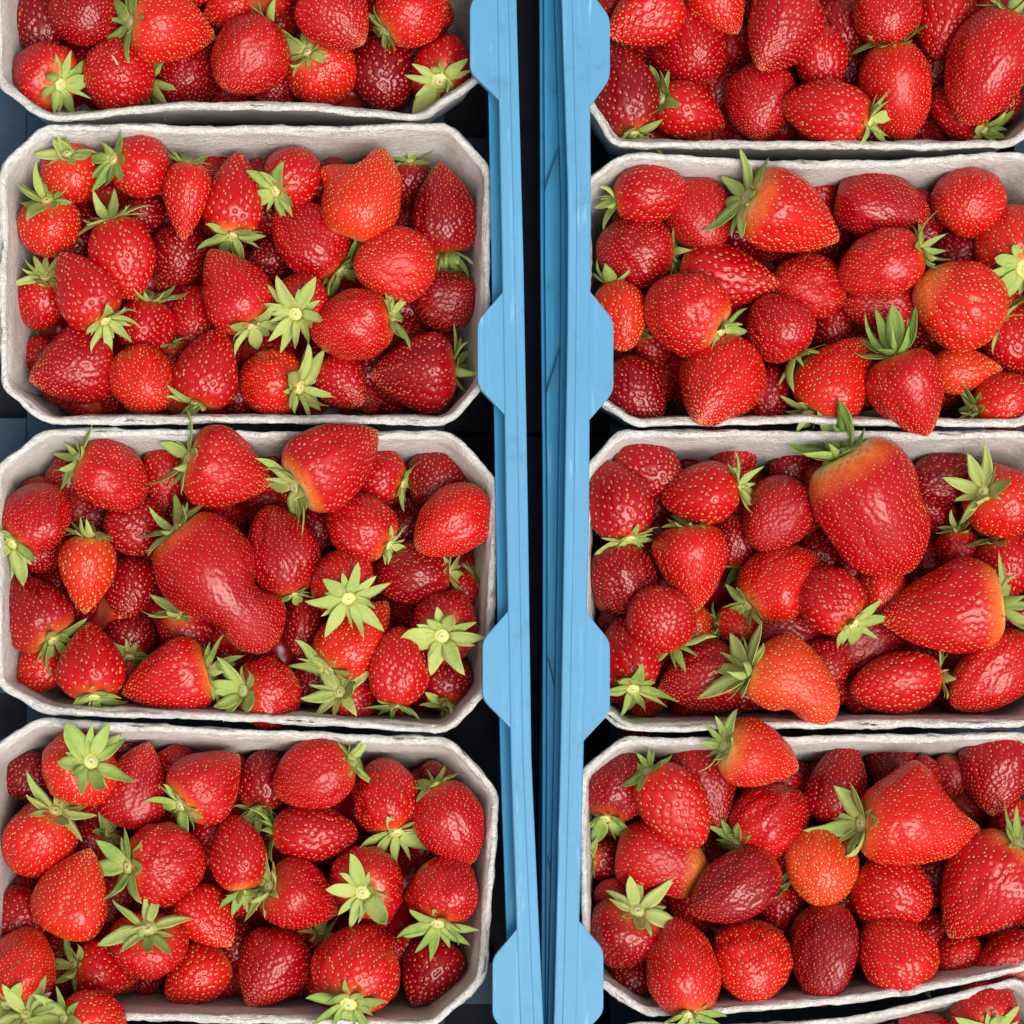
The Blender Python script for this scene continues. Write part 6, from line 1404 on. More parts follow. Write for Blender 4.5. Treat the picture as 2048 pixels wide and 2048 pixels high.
# ---------------------------------------------------------------- helpers
mm = 0.001
def tag(o, label=None, category=None, group=None, kind=None):
    for k, v in (("label", label), ("category", category), ("group", group), ("kind", kind)):
        if v: o[k] = v
    return o
def link(name, me, mat=None, parent=None):
    o = bpy.data.objects.new(name, me); COL.objects.link(o)
    if mat and me and not me.materials: me.materials.append(mat)
    if parent: o.parent = parent
    return o
def empty(name, loc=(0, 0, 0)):
    o = bpy.data.objects.new(name, None); COL.objects.link(o); o.location = loc
    o.empty_display_size = 0.01
    return o
def mesh_from(name, v, f, smooth=True):
    me = bpy.data.meshes.new(name); me.from_pydata([tuple(p) for p in v], [], [tuple(q) for q in f]); me.update()
    if smooth: me.polygons.foreach_set("use_smooth", [True] * len(me.polygons))
    return me

class N:
    """small node-graph helper"""
    def __init__(s, name):
        s.m = bpy.data.materials.new(name); s.m.use_nodes = True
        s.t = s.m.node_tree; s.b = s.t.nodes["Principled BSDF"]; s.out = s.t.nodes["Material Output"]
    def n(s, typ, **kw):
        x = s.t.nodes.new(typ)
        for k, v in kw.items(): setattr(x, k, v)
        return x
    def l(s, a, b): s.t.links.new(a, b)
    def val(s, sock, v):
        if isinstance(v, (int, float, tuple, list)): sock.default_value = v
        else: s.l(v, sock)
    def math(s, op, a, b=0.0, c=0.0, clamp=False):
        x = s.n("ShaderNodeMath", operation=op, use_clamp=clamp)
        s.val(x.inputs[0], a); s.val(x.inputs[1], b); s.val(x.inputs[2], c); return x.outputs[0]
    def mix(s, f, a, b, blend='MIX'):
        x = s.n("ShaderNodeMix", data_type='RGBA', blend_type=blend)
        s.val(x.inputs[0], f)
        for i, v in ((6, a), (7, b)):
            if isinstance(v, tuple): x.inputs[i].default_value = v if len(v) == 4 else (*v, 1)
            else: s.l(v, x.inputs[i])
        return x.outputs[2]
    def noise(s, scale, detail=3, rough=0.5, vec=None, dist=0.0):
        x = s.n("ShaderNodeTexNoise"); x.inputs["Scale"].default_value = scale; x.inputs["Detail"].default_value = detail
        x.inputs["Roughness"].default_value = rough; x.inputs["Distortion"].default_value = dist
        if vec: s.l(vec, x.inputs["Vector"])
        return x.outputs["Fac"]
    def ramp(s, f, stops, interp='LINEAR'):
        x = s.n("ShaderNodeValToRGB"); r = x.color_ramp; r.interpolation = interp
        while len(r.elements) < len(stops): r.elements.new(0.5)
        for e, (p, c) in zip(r.elements, stops): e.position = p; e.color = (*c, 1)
        s.val(x.inputs[0], f); return x.outputs[0]
    def bump(s, h, strength, dist):
        x = s.n("ShaderNodeBump"); x.inputs["Strength"].default_value = strength; x.inputs["Distance"].default_value = dist
        s.l(h, x.inputs["Height"]); s.l(x.outputs[0], s.b.inputs["Normal"])
    def coord(s, which="Object"): return s.n("ShaderNodeTexCoord").outputs[which]
    def scaled(s, vec, sc):
        x = s.n("ShaderNodeMapping"); x.inputs["Scale"].default_value = sc; s.l(vec, x.inputs["Vector"]); return x.outputs[0]
    def set(s, **kw):
        for k, v in kw.items(): s.b.inputs[k.replace("_", " ")].default_value = v

# ---- strawberry flesh: tone, neck and neck length come from the object's colour
def mat_flesh():
    g = N("strawberry_flesh")
    info = g.n("ShaderNodeObjectInfo"); sep = g.n("ShaderNodeSeparateColor"); g.l(info.outputs["Color"], sep.inputs[0])
    tone, neck, nk = sep.outputs[0], sep.outputs[1], sep.outputs[2]
    at = g.n("ShaderNodeAttribute", attribute_name="axis_t"); t = at.outputs["Fac"]
    pit = g.n("ShaderNodeAttribute", attribute_name="pit").outputs["Fac"]
    co = g.coord("Object")
    big = g.noise(70, 3, 0.55, co)
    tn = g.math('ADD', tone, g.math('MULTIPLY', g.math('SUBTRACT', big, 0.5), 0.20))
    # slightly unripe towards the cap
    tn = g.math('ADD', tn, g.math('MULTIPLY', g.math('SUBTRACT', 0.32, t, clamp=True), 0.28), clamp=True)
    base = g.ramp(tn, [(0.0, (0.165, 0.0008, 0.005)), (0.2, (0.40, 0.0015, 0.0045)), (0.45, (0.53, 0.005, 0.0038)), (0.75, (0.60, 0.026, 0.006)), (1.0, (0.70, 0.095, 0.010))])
    # pale neck below the cap
    edge = g.math('ADD', t, g.math('MULTIPLY', g.math('SUBTRACT', g.noise(160, 2, 0.5, co), 0.5), 0.07))
    q = g.math('DIVIDE', edge, g.math('MULTIPLY', nk, 1.0))
    f_or = g.math('SUBTRACT', 1.0, g.math('SMOOTH_MIN', g.math('MULTIPLY', q, 1.25), 1.0, 0.25), clamp=True)
    f_or = g.math('MULTIPLY', f_or, g.math('MULTIPLY', neck, 1.9), clamp=True)
    c1 = g.mix(f_or, base, (0.72, 0.13, 0.018))
    f_pa = g.math('SUBTRACT', 1.0, g.math('MULTIPLY', q, 2.3), clamp=True)
    f_pa = g.math('MULTIPLY', g.math('MULTIPLY', f_pa, f_pa), g.math('MULTIPLY', neck, 1.3), clamp=True)
    c2 = g.mix(f_pa, c1, (0.82, 0.62, 0.26))
    tipf = g.math('MULTIPLY', g.math('MULTIPLY', g.math('SUBTRACT', edge, 0.74, clamp=True), 5.0, clamp=True), g.math('SUBTRACT', 1.0, info.outputs["Alpha"]))
    c2 = g.mix(tipf, c2, (0.74, 0.26, 0.035))
    c3 = g.mix(g.math('MULTIPLY', pit, 0.45), c2, (0.20, 0.002, 0.006))
    g.l(c3, g.b.inputs["Base Color"])
    fine = g.noise(1500, 2, 0.6, co)
    rr = g.math('ADD', g.math('ADD', 0.155, g.math('MULTIPLY', g.noise(240, 2, 0.5, co), 0.14)), g.math('MULTIPLY', g.math('POWER', info.outputs['Random'], 4.0), 0.22))
    g.l(rr, g.b.inputs["Roughness"])
    g.set(IOR=1.47, Subsurface_Weight=0.15, Subsurface_Scale=0.0022, Specular_IOR_Level=0.42)
    g.b.inputs["Subsurface Radius"].default_value = (1.0, 0.18, 0.10)
    g.bump(fine, 0.06, 0.0004)
    return g.m
def mat_seed():
    g = N("strawberry_seed")
    geo = g.n("ShaderNodeNewGeometry"); rnd = geo.outputs["Random Per Island"]
    info = g.n("ShaderNodeObjectInfo"); sep = g.n("ShaderNodeSeparateColor"); g.l(info.outputs["Color"], sep.inputs[0])
    f = g.math('ADD', g.math('MULTIPLY', rnd, 0.5), g.math('MULTIPLY', sep.outputs[0], 0.85), clamp=True)
    c = g.ramp(f, [(0.0, (0.30, 0.035, 0.02)), (0.18, (0.46, 0.08, 0.035)), (0.5, (0.56, 0.17, 0.055)), (1.0, (0.64, 0.34, 0.095))])
    g.l(c, g.b.inputs["Base Color"]); g.set(Roughness=0.42, Subsurface_Weight=0.1, Subsurface_Scale=0.001)
    return g.m
def mat_leaf():
    g = N("sepal_green")
    info = g.n("ShaderNodeObjectInfo"); sep = g.n("ShaderNodeSeparateColor"); g.l(info.outputs["Color"], sep.inputs[0])
    at = g.n("ShaderNodeAttribute", attribute_name="along").outputs["Fac"]
    ac = g.n("ShaderNodeAttribute", attribute_name="across").outputs["Fac"]
    co = g.coord("Object")
    f = g.math('ADD', sep.outputs[0], g.math('MULTIPLY', g.math('SUBTRACT', g.noise(7, 3, 0.6, co), 0.5), 0.5), clamp=True)
    c = g.ramp(f, [(0.0, (0.14, 0.30, 0.045)), (0.5, (0.38, 0.53, 0.12)), (1.0, (0.58, 0.66, 0.20))])
    base = g.mix(g.math('SUBTRACT', 1.0, g.math('MULTIPLY', at, 3.2), clamp=True), c, (0.56, 0.60, 0.16))
    vein = g.math('SUBTRACT', 1.0, g.math('MULTIPLY', ac, 7.0), clamp=True)
    base = g.mix(g.math('MULTIPLY', vein, 0.35), base, (0.50, 0.60, 0.22))
    tip = g.math('MULTIPLY', g.math('SUBTRACT', at, 0.9, clamp=True), g.math('MULTIPLY', sep.outputs[1], 7.0), clamp=True)
    base = g.mix(tip, base, (0.30, 0.16, 0.06))
    g.l(base, g.b.inputs["Base Color"]); g.set(Roughness=0.5, Specular_IOR_Level=0.35)
    st = g.noise(26, 3, 0.6, g.scaled(co, (0.35, 2.2, 1)))
    g.bump(st, 0.35, 0.02)
    tr = g.n("ShaderNodeBsdfTranslucent"); g.l(base, tr.inputs[0])
    mx = g.n("ShaderNodeMixShader"); mx.inputs[0].default_value = 0.28
    g.l(g.b.outputs[0], mx.inputs[1]); g.l(tr.outputs[0], mx.inputs[2]); g.l(mx.outputs[0], g.out.inputs[0])
    return g.m
def mat_hub():
    g = N("calyx_hub")
    at = g.n("ShaderNodeAttribute", attribute_name="radial").outputs["Fac"]
    co = g.coord("Object")
    f = g.math('ADD', at, g.math('MULTIPLY', g.math('SUBTRACT', g.noise(9, 3, 0.6, co), 0.5), 0.3), clamp=True)
    c = g.ramp(f, [(0.0, (0.22, 0.13, 0.05)), (0.12, (0.58, 0.50, 0.28)), (0.32, (0.62, 0.62, 0.24)), (0.6, (0.52, 0.58, 0.13)), (1.0, (0.34, 0.46, 0.09))])
    g.l(c, g.b.inputs["Base Color"]); g.set(Roughness=0.5, Subsurface_Weight=0.1, Subsurface_Scale=0.001)
    g.bump(g.noise(20, 3, 0.6, co), 0.3, 0.02)
    return g.m
def mat_pulp():
    g = N("moulded_pulp")
    co = g.coord("Object")
    fib = g.noise(260, 5, 0.72, g.scaled(co, (1, 1, 2.6)), 1.2)
    mott = g.noise(45, 4, 0.6, co)
    spk = g.noise(900, 2, 0.5, co)
    c = g.ramp(mott, [(0.25, (0.66, 0.62, 0.56)), (0.55, (0.79, 0.76, 0.705)), (0.8, (0.85, 0.83, 0.785))])
    c = g.mix(g.math('MULTIPLY', g.math('SUBTRACT', 0.52, fib, clamp=True), 1.6, clamp=True), c, (0.42, 0.36, 0.31))
    c = g.mix(g.math('MULTIPLY', g.math('GREATER_THAN', spk, 0.70), 0.35), c, (0.30, 0.25, 0.22))
    g.l(c, g.b.inputs["Base Color"]); g.set(Roughness=0.92, Specular_IOR_Level=0.2)
    h = g.math('ADD', g.math('MULTIPLY', fib, 1.0), g.math('MULTIPLY', g.noise(1100, 3, 0.7, co), 0.45))
    g.bump(h, 0.9, 0.0026)
    return g.m
def mat_plastic(name, col, dark, rough=0.38, glow=0.0):
    g = N(name)
    co = g.coord("Object")
    mott = g.noise(16, 4, 0.6, co)
    strk = g.noise(60, 4, 0.6, g.scaled(co, (6.0, 0.25, 1)))
    c = g.mix(mott, col, dark)
    c = g.mix(g.math('MULTIPLY', g.math('SUBTRACT', strk, 0.56, clamp=True), 2.2, clamp=True), c, tuple(min(1, v * 1.25 + 0.06) for v in col))
    dirt = g.math('MULTIPLY', g.math('SUBTRACT', g.noise(60, 6, 0.75, co), 0.575, clamp=True), 3.2, clamp=True)
    c = g.mix(dirt, c, tuple(v * 0.45 + 0.01 for v in col))
    scr = g.math('MULTIPLY', g.math('SUBTRACT', g.noise(210, 3, 0.6, g.scaled(co, (1.0, 0.10, 1))), 0.645, clamp=True), 6.0, clamp=True)
    c = g.mix(scr, c, tuple(min(1, v * 1.1 + 0.22) for v in col))
    g.l(c, g.b.inputs["Base Color"])
    g.l(g.math('ADD', rough, g.math('MULTIPLY', mott, 0.2)), g.b.inputs["Roughness"])
    g.bump(g.noise(420, 3, 0.6, co), 0.12, 0.0008)
    if glow:                                                     # thin polypropylene lets some light through
        tr = g.n('ShaderNodeBsdfTranslucent'); g.l(c, tr.inputs[0]); mx = g.n('ShaderNodeMixShader'); mx.inputs[0].default_value = glow
        g.l(g.b.outputs[0], mx.inputs[1]); g.l(tr.outputs[0], mx.inputs[2]); g.l(mx.outputs[0], g.out.inputs[0])
    return g.m
def mat_plain(name, c0, c1, rough, sc=30):
    g = N(name); co = g.coord("Object")
    c = g.ramp(g.noise(sc, 5, 0.65, co), [(0.3, c0), (0.75, c1)])
    g.l(c, g.b.inputs["Base Color"]); g.set(Roughness=rough)
    g.bump(g.noise(sc * 12, 3, 0.6, co), 0.3, 0.001)
    return g.m
M_FLESH, M_SEED, M_LEAF, M_HUB, M_PULP = mat_flesh(), mat_seed(), mat_leaf(), mat_hub(), mat_pulp()
M_BLUE = mat_plastic("blue_crate_plastic", (0.083, 0.280, 0.455), (0.068, 0.240, 0.405))
M_WALL = mat_plastic("blue_crate_wall_plastic", (0.065, 0.44, 0.74), (0.055, 0.39, 0.68), glow=0.35)  # brighter copy of the rim blue, its colour making up for the shaded gap
M_NAVY = mat_plain("navy_crate_floor", (0.028, 0.06, 0.105), (0.04, 0.085, 0.14), 0.55)
M_GROUND = mat_plain("dark_ground", (0.011, 0.012, 0.020), (0.032, 0.034, 0.048), 0.8, 60)
M_STRAW = mat_plain("straw", (0.62, 0.52, 0.30), (0.72, 0.64, 0.42), 0.6, 400)
M_STEM = mat_plain("peduncle", (0.34, 0.30, 0.10), (0.42, 0.36, 0.14), 0.55, 300)

# ---------------------------------------------------------------- ground
def box(bm, x0, x1, y0, y1, z0, z1):
    vs = [bm.verts.new((x * mm, y * mm, z * mm)) for x in (x0, x1) for y in (y0, y1) for z in (z0, z1)]
    for f in ((0, 1, 3, 2), (4, 6, 7, 5), (0, 4, 5, 1), (2, 3, 7, 6), (0, 2, 6, 4), (1, 5, 7, 3)):
        bm.faces.new([vs[i] for i in f])
def bm_obj(name, bm, mat, parent=None, bevel=0.0, smooth=False):
    if bevel:
        bmesh.ops.bevel(bm, geom=bm.edges[:], offset=bevel * mm, segments=2, profile=0.6, affect='EDGES')
    bmesh.ops.recalc_face_normals(bm, faces=bm.faces[:])
    me = bpy.data.meshes.new(name); bm.to_mesh(me); bm.free()
    if smooth: me.polygons.foreach_set("use_smooth", [True] * len(me.polygons))
    return link(name, me, mat, parent)
bm = bmesh.new(); box(bm, -900, 900, -900, 900, -140, -125)
tag(bm_obj("ground", bm, M_GROUND), kind="structure")
# two dark boards that carry the crates; their ends show in the gap between the crates
for i, (y0, y1) in enumerate(((46, 420), (-62, 44), (-520, -66))):
    bm = bmesh.new(); box(bm, -420, 420, y0, y1, -104, -90)
    tag(bm_obj("support_board", bm, M_GROUND, bevel=1.0),
        ("dark board under the crates, upper one seen in the gap", "dark board under the crates, middle one seen in the gap", "dark board under the crates, lower one seen in the gap")[i], "board", "boards under the crates")

# ---------------------------------------------------------------- crates
def interp(poly, y):
    for (x0, y0), (x1, y1) in zip(poly, poly[1:]):
        if (y0 - y) * (y1 - y) <= 0: return x0 + (x1 - x0) * (y - y0) / (y1 - y0)
    return poly[0][0] if abs(y - poly[0][1]) < abs(y - poly[-1][1]) else poly[-1][0]
Y_TOP, Y_BOT = 282, -282
def strip(name, fa, fb, z0, z1, mat, parent, y0=Y_BOT, y1=Y_TOP, n=40, bevel=0.6):
    """bar running along y between the two x-curves fa(y), fb(y)"""
    bm = bmesh.new(); rows = []
    for i in range(n + 1):
        y = y0 + (y1 - y0) * i / n; a, b = sorted((fa(y), fb(y)))
        bv = bevel
        prof = [(a, z0), (a, z1 - bv), (a + bv * .3, z1 - bv * .3), (a + bv, z1), (b - bv, z1), (b - bv * .3, z1 - bv * .3), (b, z1 - bv), (b, z0)]
        rows.append([bm.verts.new((x * mm, y * mm, z * mm)) for x, z in prof])
    for r, s in zip(rows, rows[1:]):
        for k in range(len(r)):
            bm.faces.new((r[k], r[(k + 1) % len(r)], s[(k + 1) % len(r)], s[k]))
    bm.faces.new(rows[0]); bm.faces.new(rows[-1][::-1])
    o = bm_obj(name, bm, mat, parent)
    return o
def tab(name, fe, xt, y0, y1, sgn, mat, parent):
    """trapezoid stacking tab growing from the rim edge fe(y) to x = xt"""
    y0, y1 = max(y0, y1), min(y0, y1); c = 11.5
    def arc(p, q, r, k=4): return [tuple(Vector(p).lerp(Vector(q), i / k)) for i in range(k + 1)]
    raw = [(fe(y0), y0), (xt, y0 - c), (xt, y1 + c), (fe(y1), y1)]
    pts = [raw[0]]
    for i in (1, 2):                                            # rounded corners
        p, a, b = Vector(raw[i]), Vector(raw[i - 1]), Vector(raw[i + 1])
        u, v = p + (a - p).normalized() * 3.2, p + (b - p).normalized() * 3.2
        for k in range(6):
            w = k / 5; pts.append(tuple(u * (1 - w) ** 2 + p * 2 * w * (1 - w) + v * w * w))
    pts.append(raw[3])
    inner = [(fe(y1) - sgn * 3.0, y1), (fe(y0) - sgn * 3.0, y0)]
    bm = bmesh.new()
    n = len(pts)
    cen = Vector((sum(p[0] for p in pts) / n, sum(p[1] for p in pts) / n))
    def ring(z, inset):
        out = []
        for i, p in enumerate(pts):
            q = Vector(p)
            if 0 < i < n - 1: q = q + (cen - q).normalized() * inset
            out.append(bm.verts.new((q.x * mm, q.y * mm, z * mm)))
        for p in inner: out.append(bm.verts.new((p[0] * mm, p[1] * mm, z * mm)))
        return out
    R = [ring(10.5, 0), ring(13.0, 0), ring(13.45, .25), ring(13.6, .8)]
    for a, b in zip(R, R[1:]):
        for k in range(len(a)): bm.faces.new((a[k], a[(k + 1) % len(a)], b[(k + 1) % len(b)], b[k]))
    bm.faces.new(R[-1]); bm.faces.new(R[0][::-1])
    return bm_obj(name, bm, mat, parent)
def crate(side):
    left = side == 'L'
    root = empty("blue_crate", (0, 0, 0))
    tag(root, "blue plastic crate holding the " + ("left" if left else "right") + " column of strawberry punnets", "crate", "blue plastic crates side by side")
    fo = (lambda y: interp(LEFT_OUT, y)) if left else (lambda y: interp(RIGHT_OUT, y))
    fi = (lambda y: interp(LEFT_IN, y)) if left else (lambda y: interp(RIGHT_IN, y))
    s = -1 if left else 1                                        # direction from rim into the crate
    strip("rim", fo, fi, 10.0, 14.0, M_BLUE, root)
    strip("rim_ridge", lambda y: (fo(y) * .62 + fi(y) * .38), lambda y: (fo(y) * .58 + fi(y) * .42), 13.9, 14.35, M_BLUE, root, bevel=.15)
    for (x, y0, y1) in (TABS_L if left else TABS_R): tab("stacking_tab", lambda y: fi(y) - s * 0.4, x, y0, y1, s, M_BLUE, root)
    # side wall under the rim, with flanges
    w0 = (lambda y: fo(y) + s * 4.6) if left else (lambda y: fo(y) + s * 2.2)
    strip("side_wall", w0, lambda y: w0(y) + s * 2.6, -88, 10.2, M_WALL, root, bevel=.3)
    strip("wall_flange", lambda y: w0(y) - s * 1.6, lambda y: w0(y) + s * .2, 1.0, 3.0, M_WALL, root, bevel=.3)
    strip("wall_flange", lambda y: w0(y) - s * 2.0, lambda y: w0(y) + s * .2, -48, -45, M_WALL, root, bevel=.3)
    strip("wall_flange", lambda y: w0(y) - s * 3.0, lambda y: w0(y) + s * .2, -88, -84, M_WALL, root, bevel=.3)
    if left: strip("inner_ledge", lambda y: fi(y) - 3.4, lambda y: fi(y) + 1.2, 1.0, 3.0, M_WALL, root, bevel=.4)
    else: strip("inner_ledge", lambda y: fi(y) - .6, lambda y: fi(y) + 1.0, 2.0, 4.0, M_WALL, root, bevel=.4)
    if not left:                                                 # stepped ledge under the rim, outside
        fl_ = lambda y: interp(RIGHT_LEDGE, y)
        strip("outer_ledge", fl_, lambda y: fo(y) + 2.4, -9.0, -6.0, M_WALL, root, bevel=.3)
        strip("ledge_lip", lambda y: fl_(y) - 1.5, lambda y: fl_(y) + .1, -12.0, -9.5, M_WALL, root, bevel=.3)
        strip("ledge_step", lambda y: fo(y) - 1.3, lambda y: fo(y) + 2.3, -6.1, -1.0, M_WALL, root, bevel=.3)
        for (ya, yb) in RIBS:
            bm = bmesh.new(); vs = []
            for (yy, xw) in ((ya, fl_(ya) + .2), (yb, fo(yb) + 1.0)):
                for (dy, zz) in ((-.35, -7), (.35, -7), (.35, -2.5), (-.35, -2.5)): vs.append(bm.verts.new((xw * mm, (yy + dy) * mm, zz * mm)))
            for k in range(4): bm.faces.new((vs[k], vs[(k + 1) % 4], vs[4 + (k + 1) % 4], vs[4 + k]))
            bm.faces.new(vs[:4][::-1]); bm.faces.new(vs[4:]); bm_obj("ledge_rib", bm, M_NAVY, root)
    # diagonal braces on the outer face
    for (ya, yb) in ((100, 138), (10, 48), (-88, -50), (-152, -114), (190, 228)):
        if left: continue
        bm = bmesh.new(); vs = []
        flip = ya < -20
        za, zb = (4, -60) if not flip else (-60, 4)
        for (yy, zz) in ((yb, za), (ya, zb)):
            xw = w0(yy)
            for (dx, dy) in ((0.4 * s, -1.2), (0.4 * s, 1.2), (-1.7 * s, 1.2), (-1.7 * s, -1.2)):
                vs.append(bm.verts.new(((xw + dx) * mm, (yy + dy) * mm, zz * mm)))
        for k in range(4): bm.faces.new((vs[k], vs[(k + 1) % 4], vs[4 + (k + 1) % 4], vs[4 + k]))
        bm.faces.new(vs[:4][::-1]); bm.faces.new(vs[4:])
        bm_obj("wall_brace", bm, M_WALL, root)
    # far side wall, end walls
    xf = -258 if left else 246
    xa, xb = sorted((xf, xf + (4 if left else -4)))
    bm = bmesh.new(); box(bm, xa, xb, Y_BOT, Y_TOP, -88, 14); bm_obj("side_wall", bm, M_WALL, root)
    xc, xd = (xb, -14) if left else (26, xa)
    for y0 in (Y_TOP, Y_BOT - 4):
        bm = bmesh.new(); box(bm, xa, (4 if left else xb) if left else xb, y0, y0 + 4, -88, 14) if left else box(bm, 18, xb, y0, y0 + 4, -88, 14)
        bm_obj("end_wall", bm, M_WALL, root)
    # floor with long slots
    if left: bars = [(-254, -222, -282, 282), (-201.5, -24, -282, 282)]; cross = [(-222, -201.5, 112, 200), (-222, -201.5, -68, 49), (-222, -201.5, -282, -200), (-24, -2, 150, 168), (-24, -2, -30, -12), (-24, -2, -200, -182)]
    else: bars = [(46, 200, -282, 282), (218, 242, -282, 282)]; cross = [(26, 46, 96, 116), (26, 46, -130, -112), (200, 218, 40, 80), (200, 218, -120, -80)]
    for b in bars + cross:
        bm = bmesh.new(); box(bm, *b, -76, -71); bm_obj("floor_bar", bm, M_NAVY, root, bevel=.6)
    return root
crate('L'); crate('R')

# ---------------------------------------------------------------- punnets of moulded pulp
def rounded_outline(corners, bow_t, bow_b, n=264):
    """closed outline, rounded corners, resampled evenly; corners clockwise from top-left"""
    P = [Vector(c) for c in corners]; pts = []
    for i in range(8):
        a, p, b = P[i - 1], P[i], P[(i + 1) % 8]
        r = 5.5
        u = p + (a - p).normalized() * min(r, (a - p).length * .42); v = p + (b - p).normalized() * min(r, (b - p).length * .42)
        for k in range(7):
            w = k / 6; pts.append(u * (1 - w) ** 2 + p * 2 * w * (1 - w) + v * w * w)
        q = P[(i + 1) % 8]; v2 = q + (p - q).normalized() * min(r, (p - q).length * .42)
        bow = bow_t if i == 0 else bow_b if i == 4 else 0.0
        nrm = Vector((0, -1)) if i == 0 else Vector((0, 1))
        for k in range(1, 24):
            w = k / 24; pts.append(v.lerp(v2, w) + nrm * bow * math.sin(math.pi * w))
    L = [0.0]
    for a, b in zip(pts, pts[1:] + pts[:1]): L.append(L[-1] + (b - a).length)
    out = []; j = 0
    for i in range(n):
        d = L[-1] * i / n
        while L[j + 1] < d: j += 1
        a, b = pts[j], pts[(j + 1) % len(pts)]
        out.append(a.lerp(b, (d - L[j]) / max(1e-9, L[j + 1] - L[j])))
    return out
def punnet(idx, corners, bow_t, bow_b, label):
    rnd = random.Random(100 + idx)
    out = rounded_outline(corners, bow_t, bow_b); n = len(out)
    c = sum(out, Vector((0, 0))) / n
    nrm = []
    for i in range(n):
        t = (out[(i + 1) % n] - out[i - 1]).normalized(); m = Vector((t.y, -t.x))     # clockwise outline: this points inward
        if m.dot(c - out[i]) < 0: m = -m
        nrm.append(m)
    ph = [rnd.uniform(0, 6.28) for _ in range(8)]
    def wob(u, k): return math.sin(u * 5 + ph[k]) + .7 * math.sin(u * 11 + ph[(k + 1) % 8]) + .5 * math.sin(u * 23 + ph[(k + 2) % 8])
    zoff = rnd.uniform(-.6, .6)
    # (inset from the outer rim edge, height)
    prof = [(11.5, -66), (7.2, -50), (4.6, -30), (2.8, -14), (1.8, -6.0), (1.0, -3.0), (0.25, -1.6), (0.0, -0.9), (0.15, -0.25), (0.7, 0.12), (1.5, 0.18), (2.3, -0.1),
            (2.9, -0.8), (3.4, -2.4), (4.2, -6.5), (5.2, -12), (6.0, -20), (7.6, -32), (9.8, -46), (12.6, -58), (18.0, -62.5), (27, -63.5)]
    v = []; f = []
    rough = [[rnd.gauss(0, 1) for _ in range(n)] for _ in prof]
    for j, (ins, z) in enumerate(prof):
        for i in range(n):
            u = 2 * math.pi * i / n
            fray = .13 * rough[j][i] if 5 <= j <= 13 else .10 * rough[j][i]
            k = ins + .35 * wob(u, j % 3) * (1 if j > 4 else .5) + fray
            if 4 < j < 12: k += .35 * math.sin(u * 37 + ph[4]) * .4
            p = out[i] + nrm[i] * k
            zz = z + .7 * wob(u, 3) + zoff + (.14 * rough[j][(i * 7) % n] if 6 < j < 14 else 0)
            v.append((p.x * mm, p.y * mm, zz * mm))
    for j in range(len(prof) - 1):
        for i in range(n):
            f.append((j * n + i, j * n + (i + 1) % n, (j + 1) * n + (i + 1) % n, (j + 1) * n + i))
    base = len(v); v.append((c.x * mm, c.y * mm, -63.5 * mm)); j = len(prof) - 1
    for i in range(n): f.append((j * n + i, j * n + (i + 1) % n, base))
    base2 = len(v); v.append((c.x * mm, c.y * mm, -66 * mm))
    for i in range(n): f.append(((i + 1) % n, i, base2))
    me = mesh_from("punnet", v, f)
    bm = bmesh.new(); bm.from_mesh(me); bmesh.ops.recalc_face_normals(bm, faces=bm.faces[:]); bm.to_mesh(me); bm.free()
    tag(link("punnet", me, M_PULP), label, "punnet", "grey pulp punnets of strawberries")
PUN_LABEL = ["grey pulp punnet cut by the top edge, bulging lower rim, left crate",
 "grey pulp punnet second from top in the left crate, pronged orange berry",
 "grey pulp punnet third from top in the left crate, kidney-shaped berry",
 "grey pulp punnet fourth from top in the left crate",
 "grey pulp punnet just showing at the bottom of the left crate",
 "grey pulp punnet cut by the top edge in the right crate",
 "grey pulp punnet second from top in the right crate, sagging upper rim",
 "grey pulp punnet third from top in the right crate with giant berry",
 "grey pulp punnet fourth from top in the right crate, slanted lower rim",
 "tilted grey pulp punnet just showing at the bottom of the right crate"]
for i, (cs, bt, bb) in enumerate(PUNNETS): punnet(i, cs, bt, bb, PUN_LABEL[i])

# ---------------------------------------------------------------- strawberry base shapes
bm = bmesh.new(); bmesh.ops.create_icosphere(bm, subdivisions=6, radius=1.0)
bm.verts.ensure_lookup_table()
ICO_V = np.array([v.co[:] for v in bm.verts]); ICO_F = np.array([[v.index for v in f.verts] for f in bm.faces]); bm.free()
ICO_V /= np.linalg.norm(ICO_V, axis=1)[:, None]
def fib(n, rg):
    i = np.arange(n) + .5; z = 1 - 2 * (i / n) ** .84; a = math.pi * (1 + 5 ** .5) * i + rg.normal(0, .24, n) * 6 / np.sqrt(n)
    z = np.clip(z + rg.normal(0, .20, n) * 2 / n ** .5 * .5, -1, 1); r = np.sqrt(1 - z * z)
    return np.stack([r * np.cos(a), r * np.sin(a), z], 1)
PROFILE = {'c': (.64, .68), 'o': (.82, .53), 'r': (.86, .49), 'h': (.58, .70)}
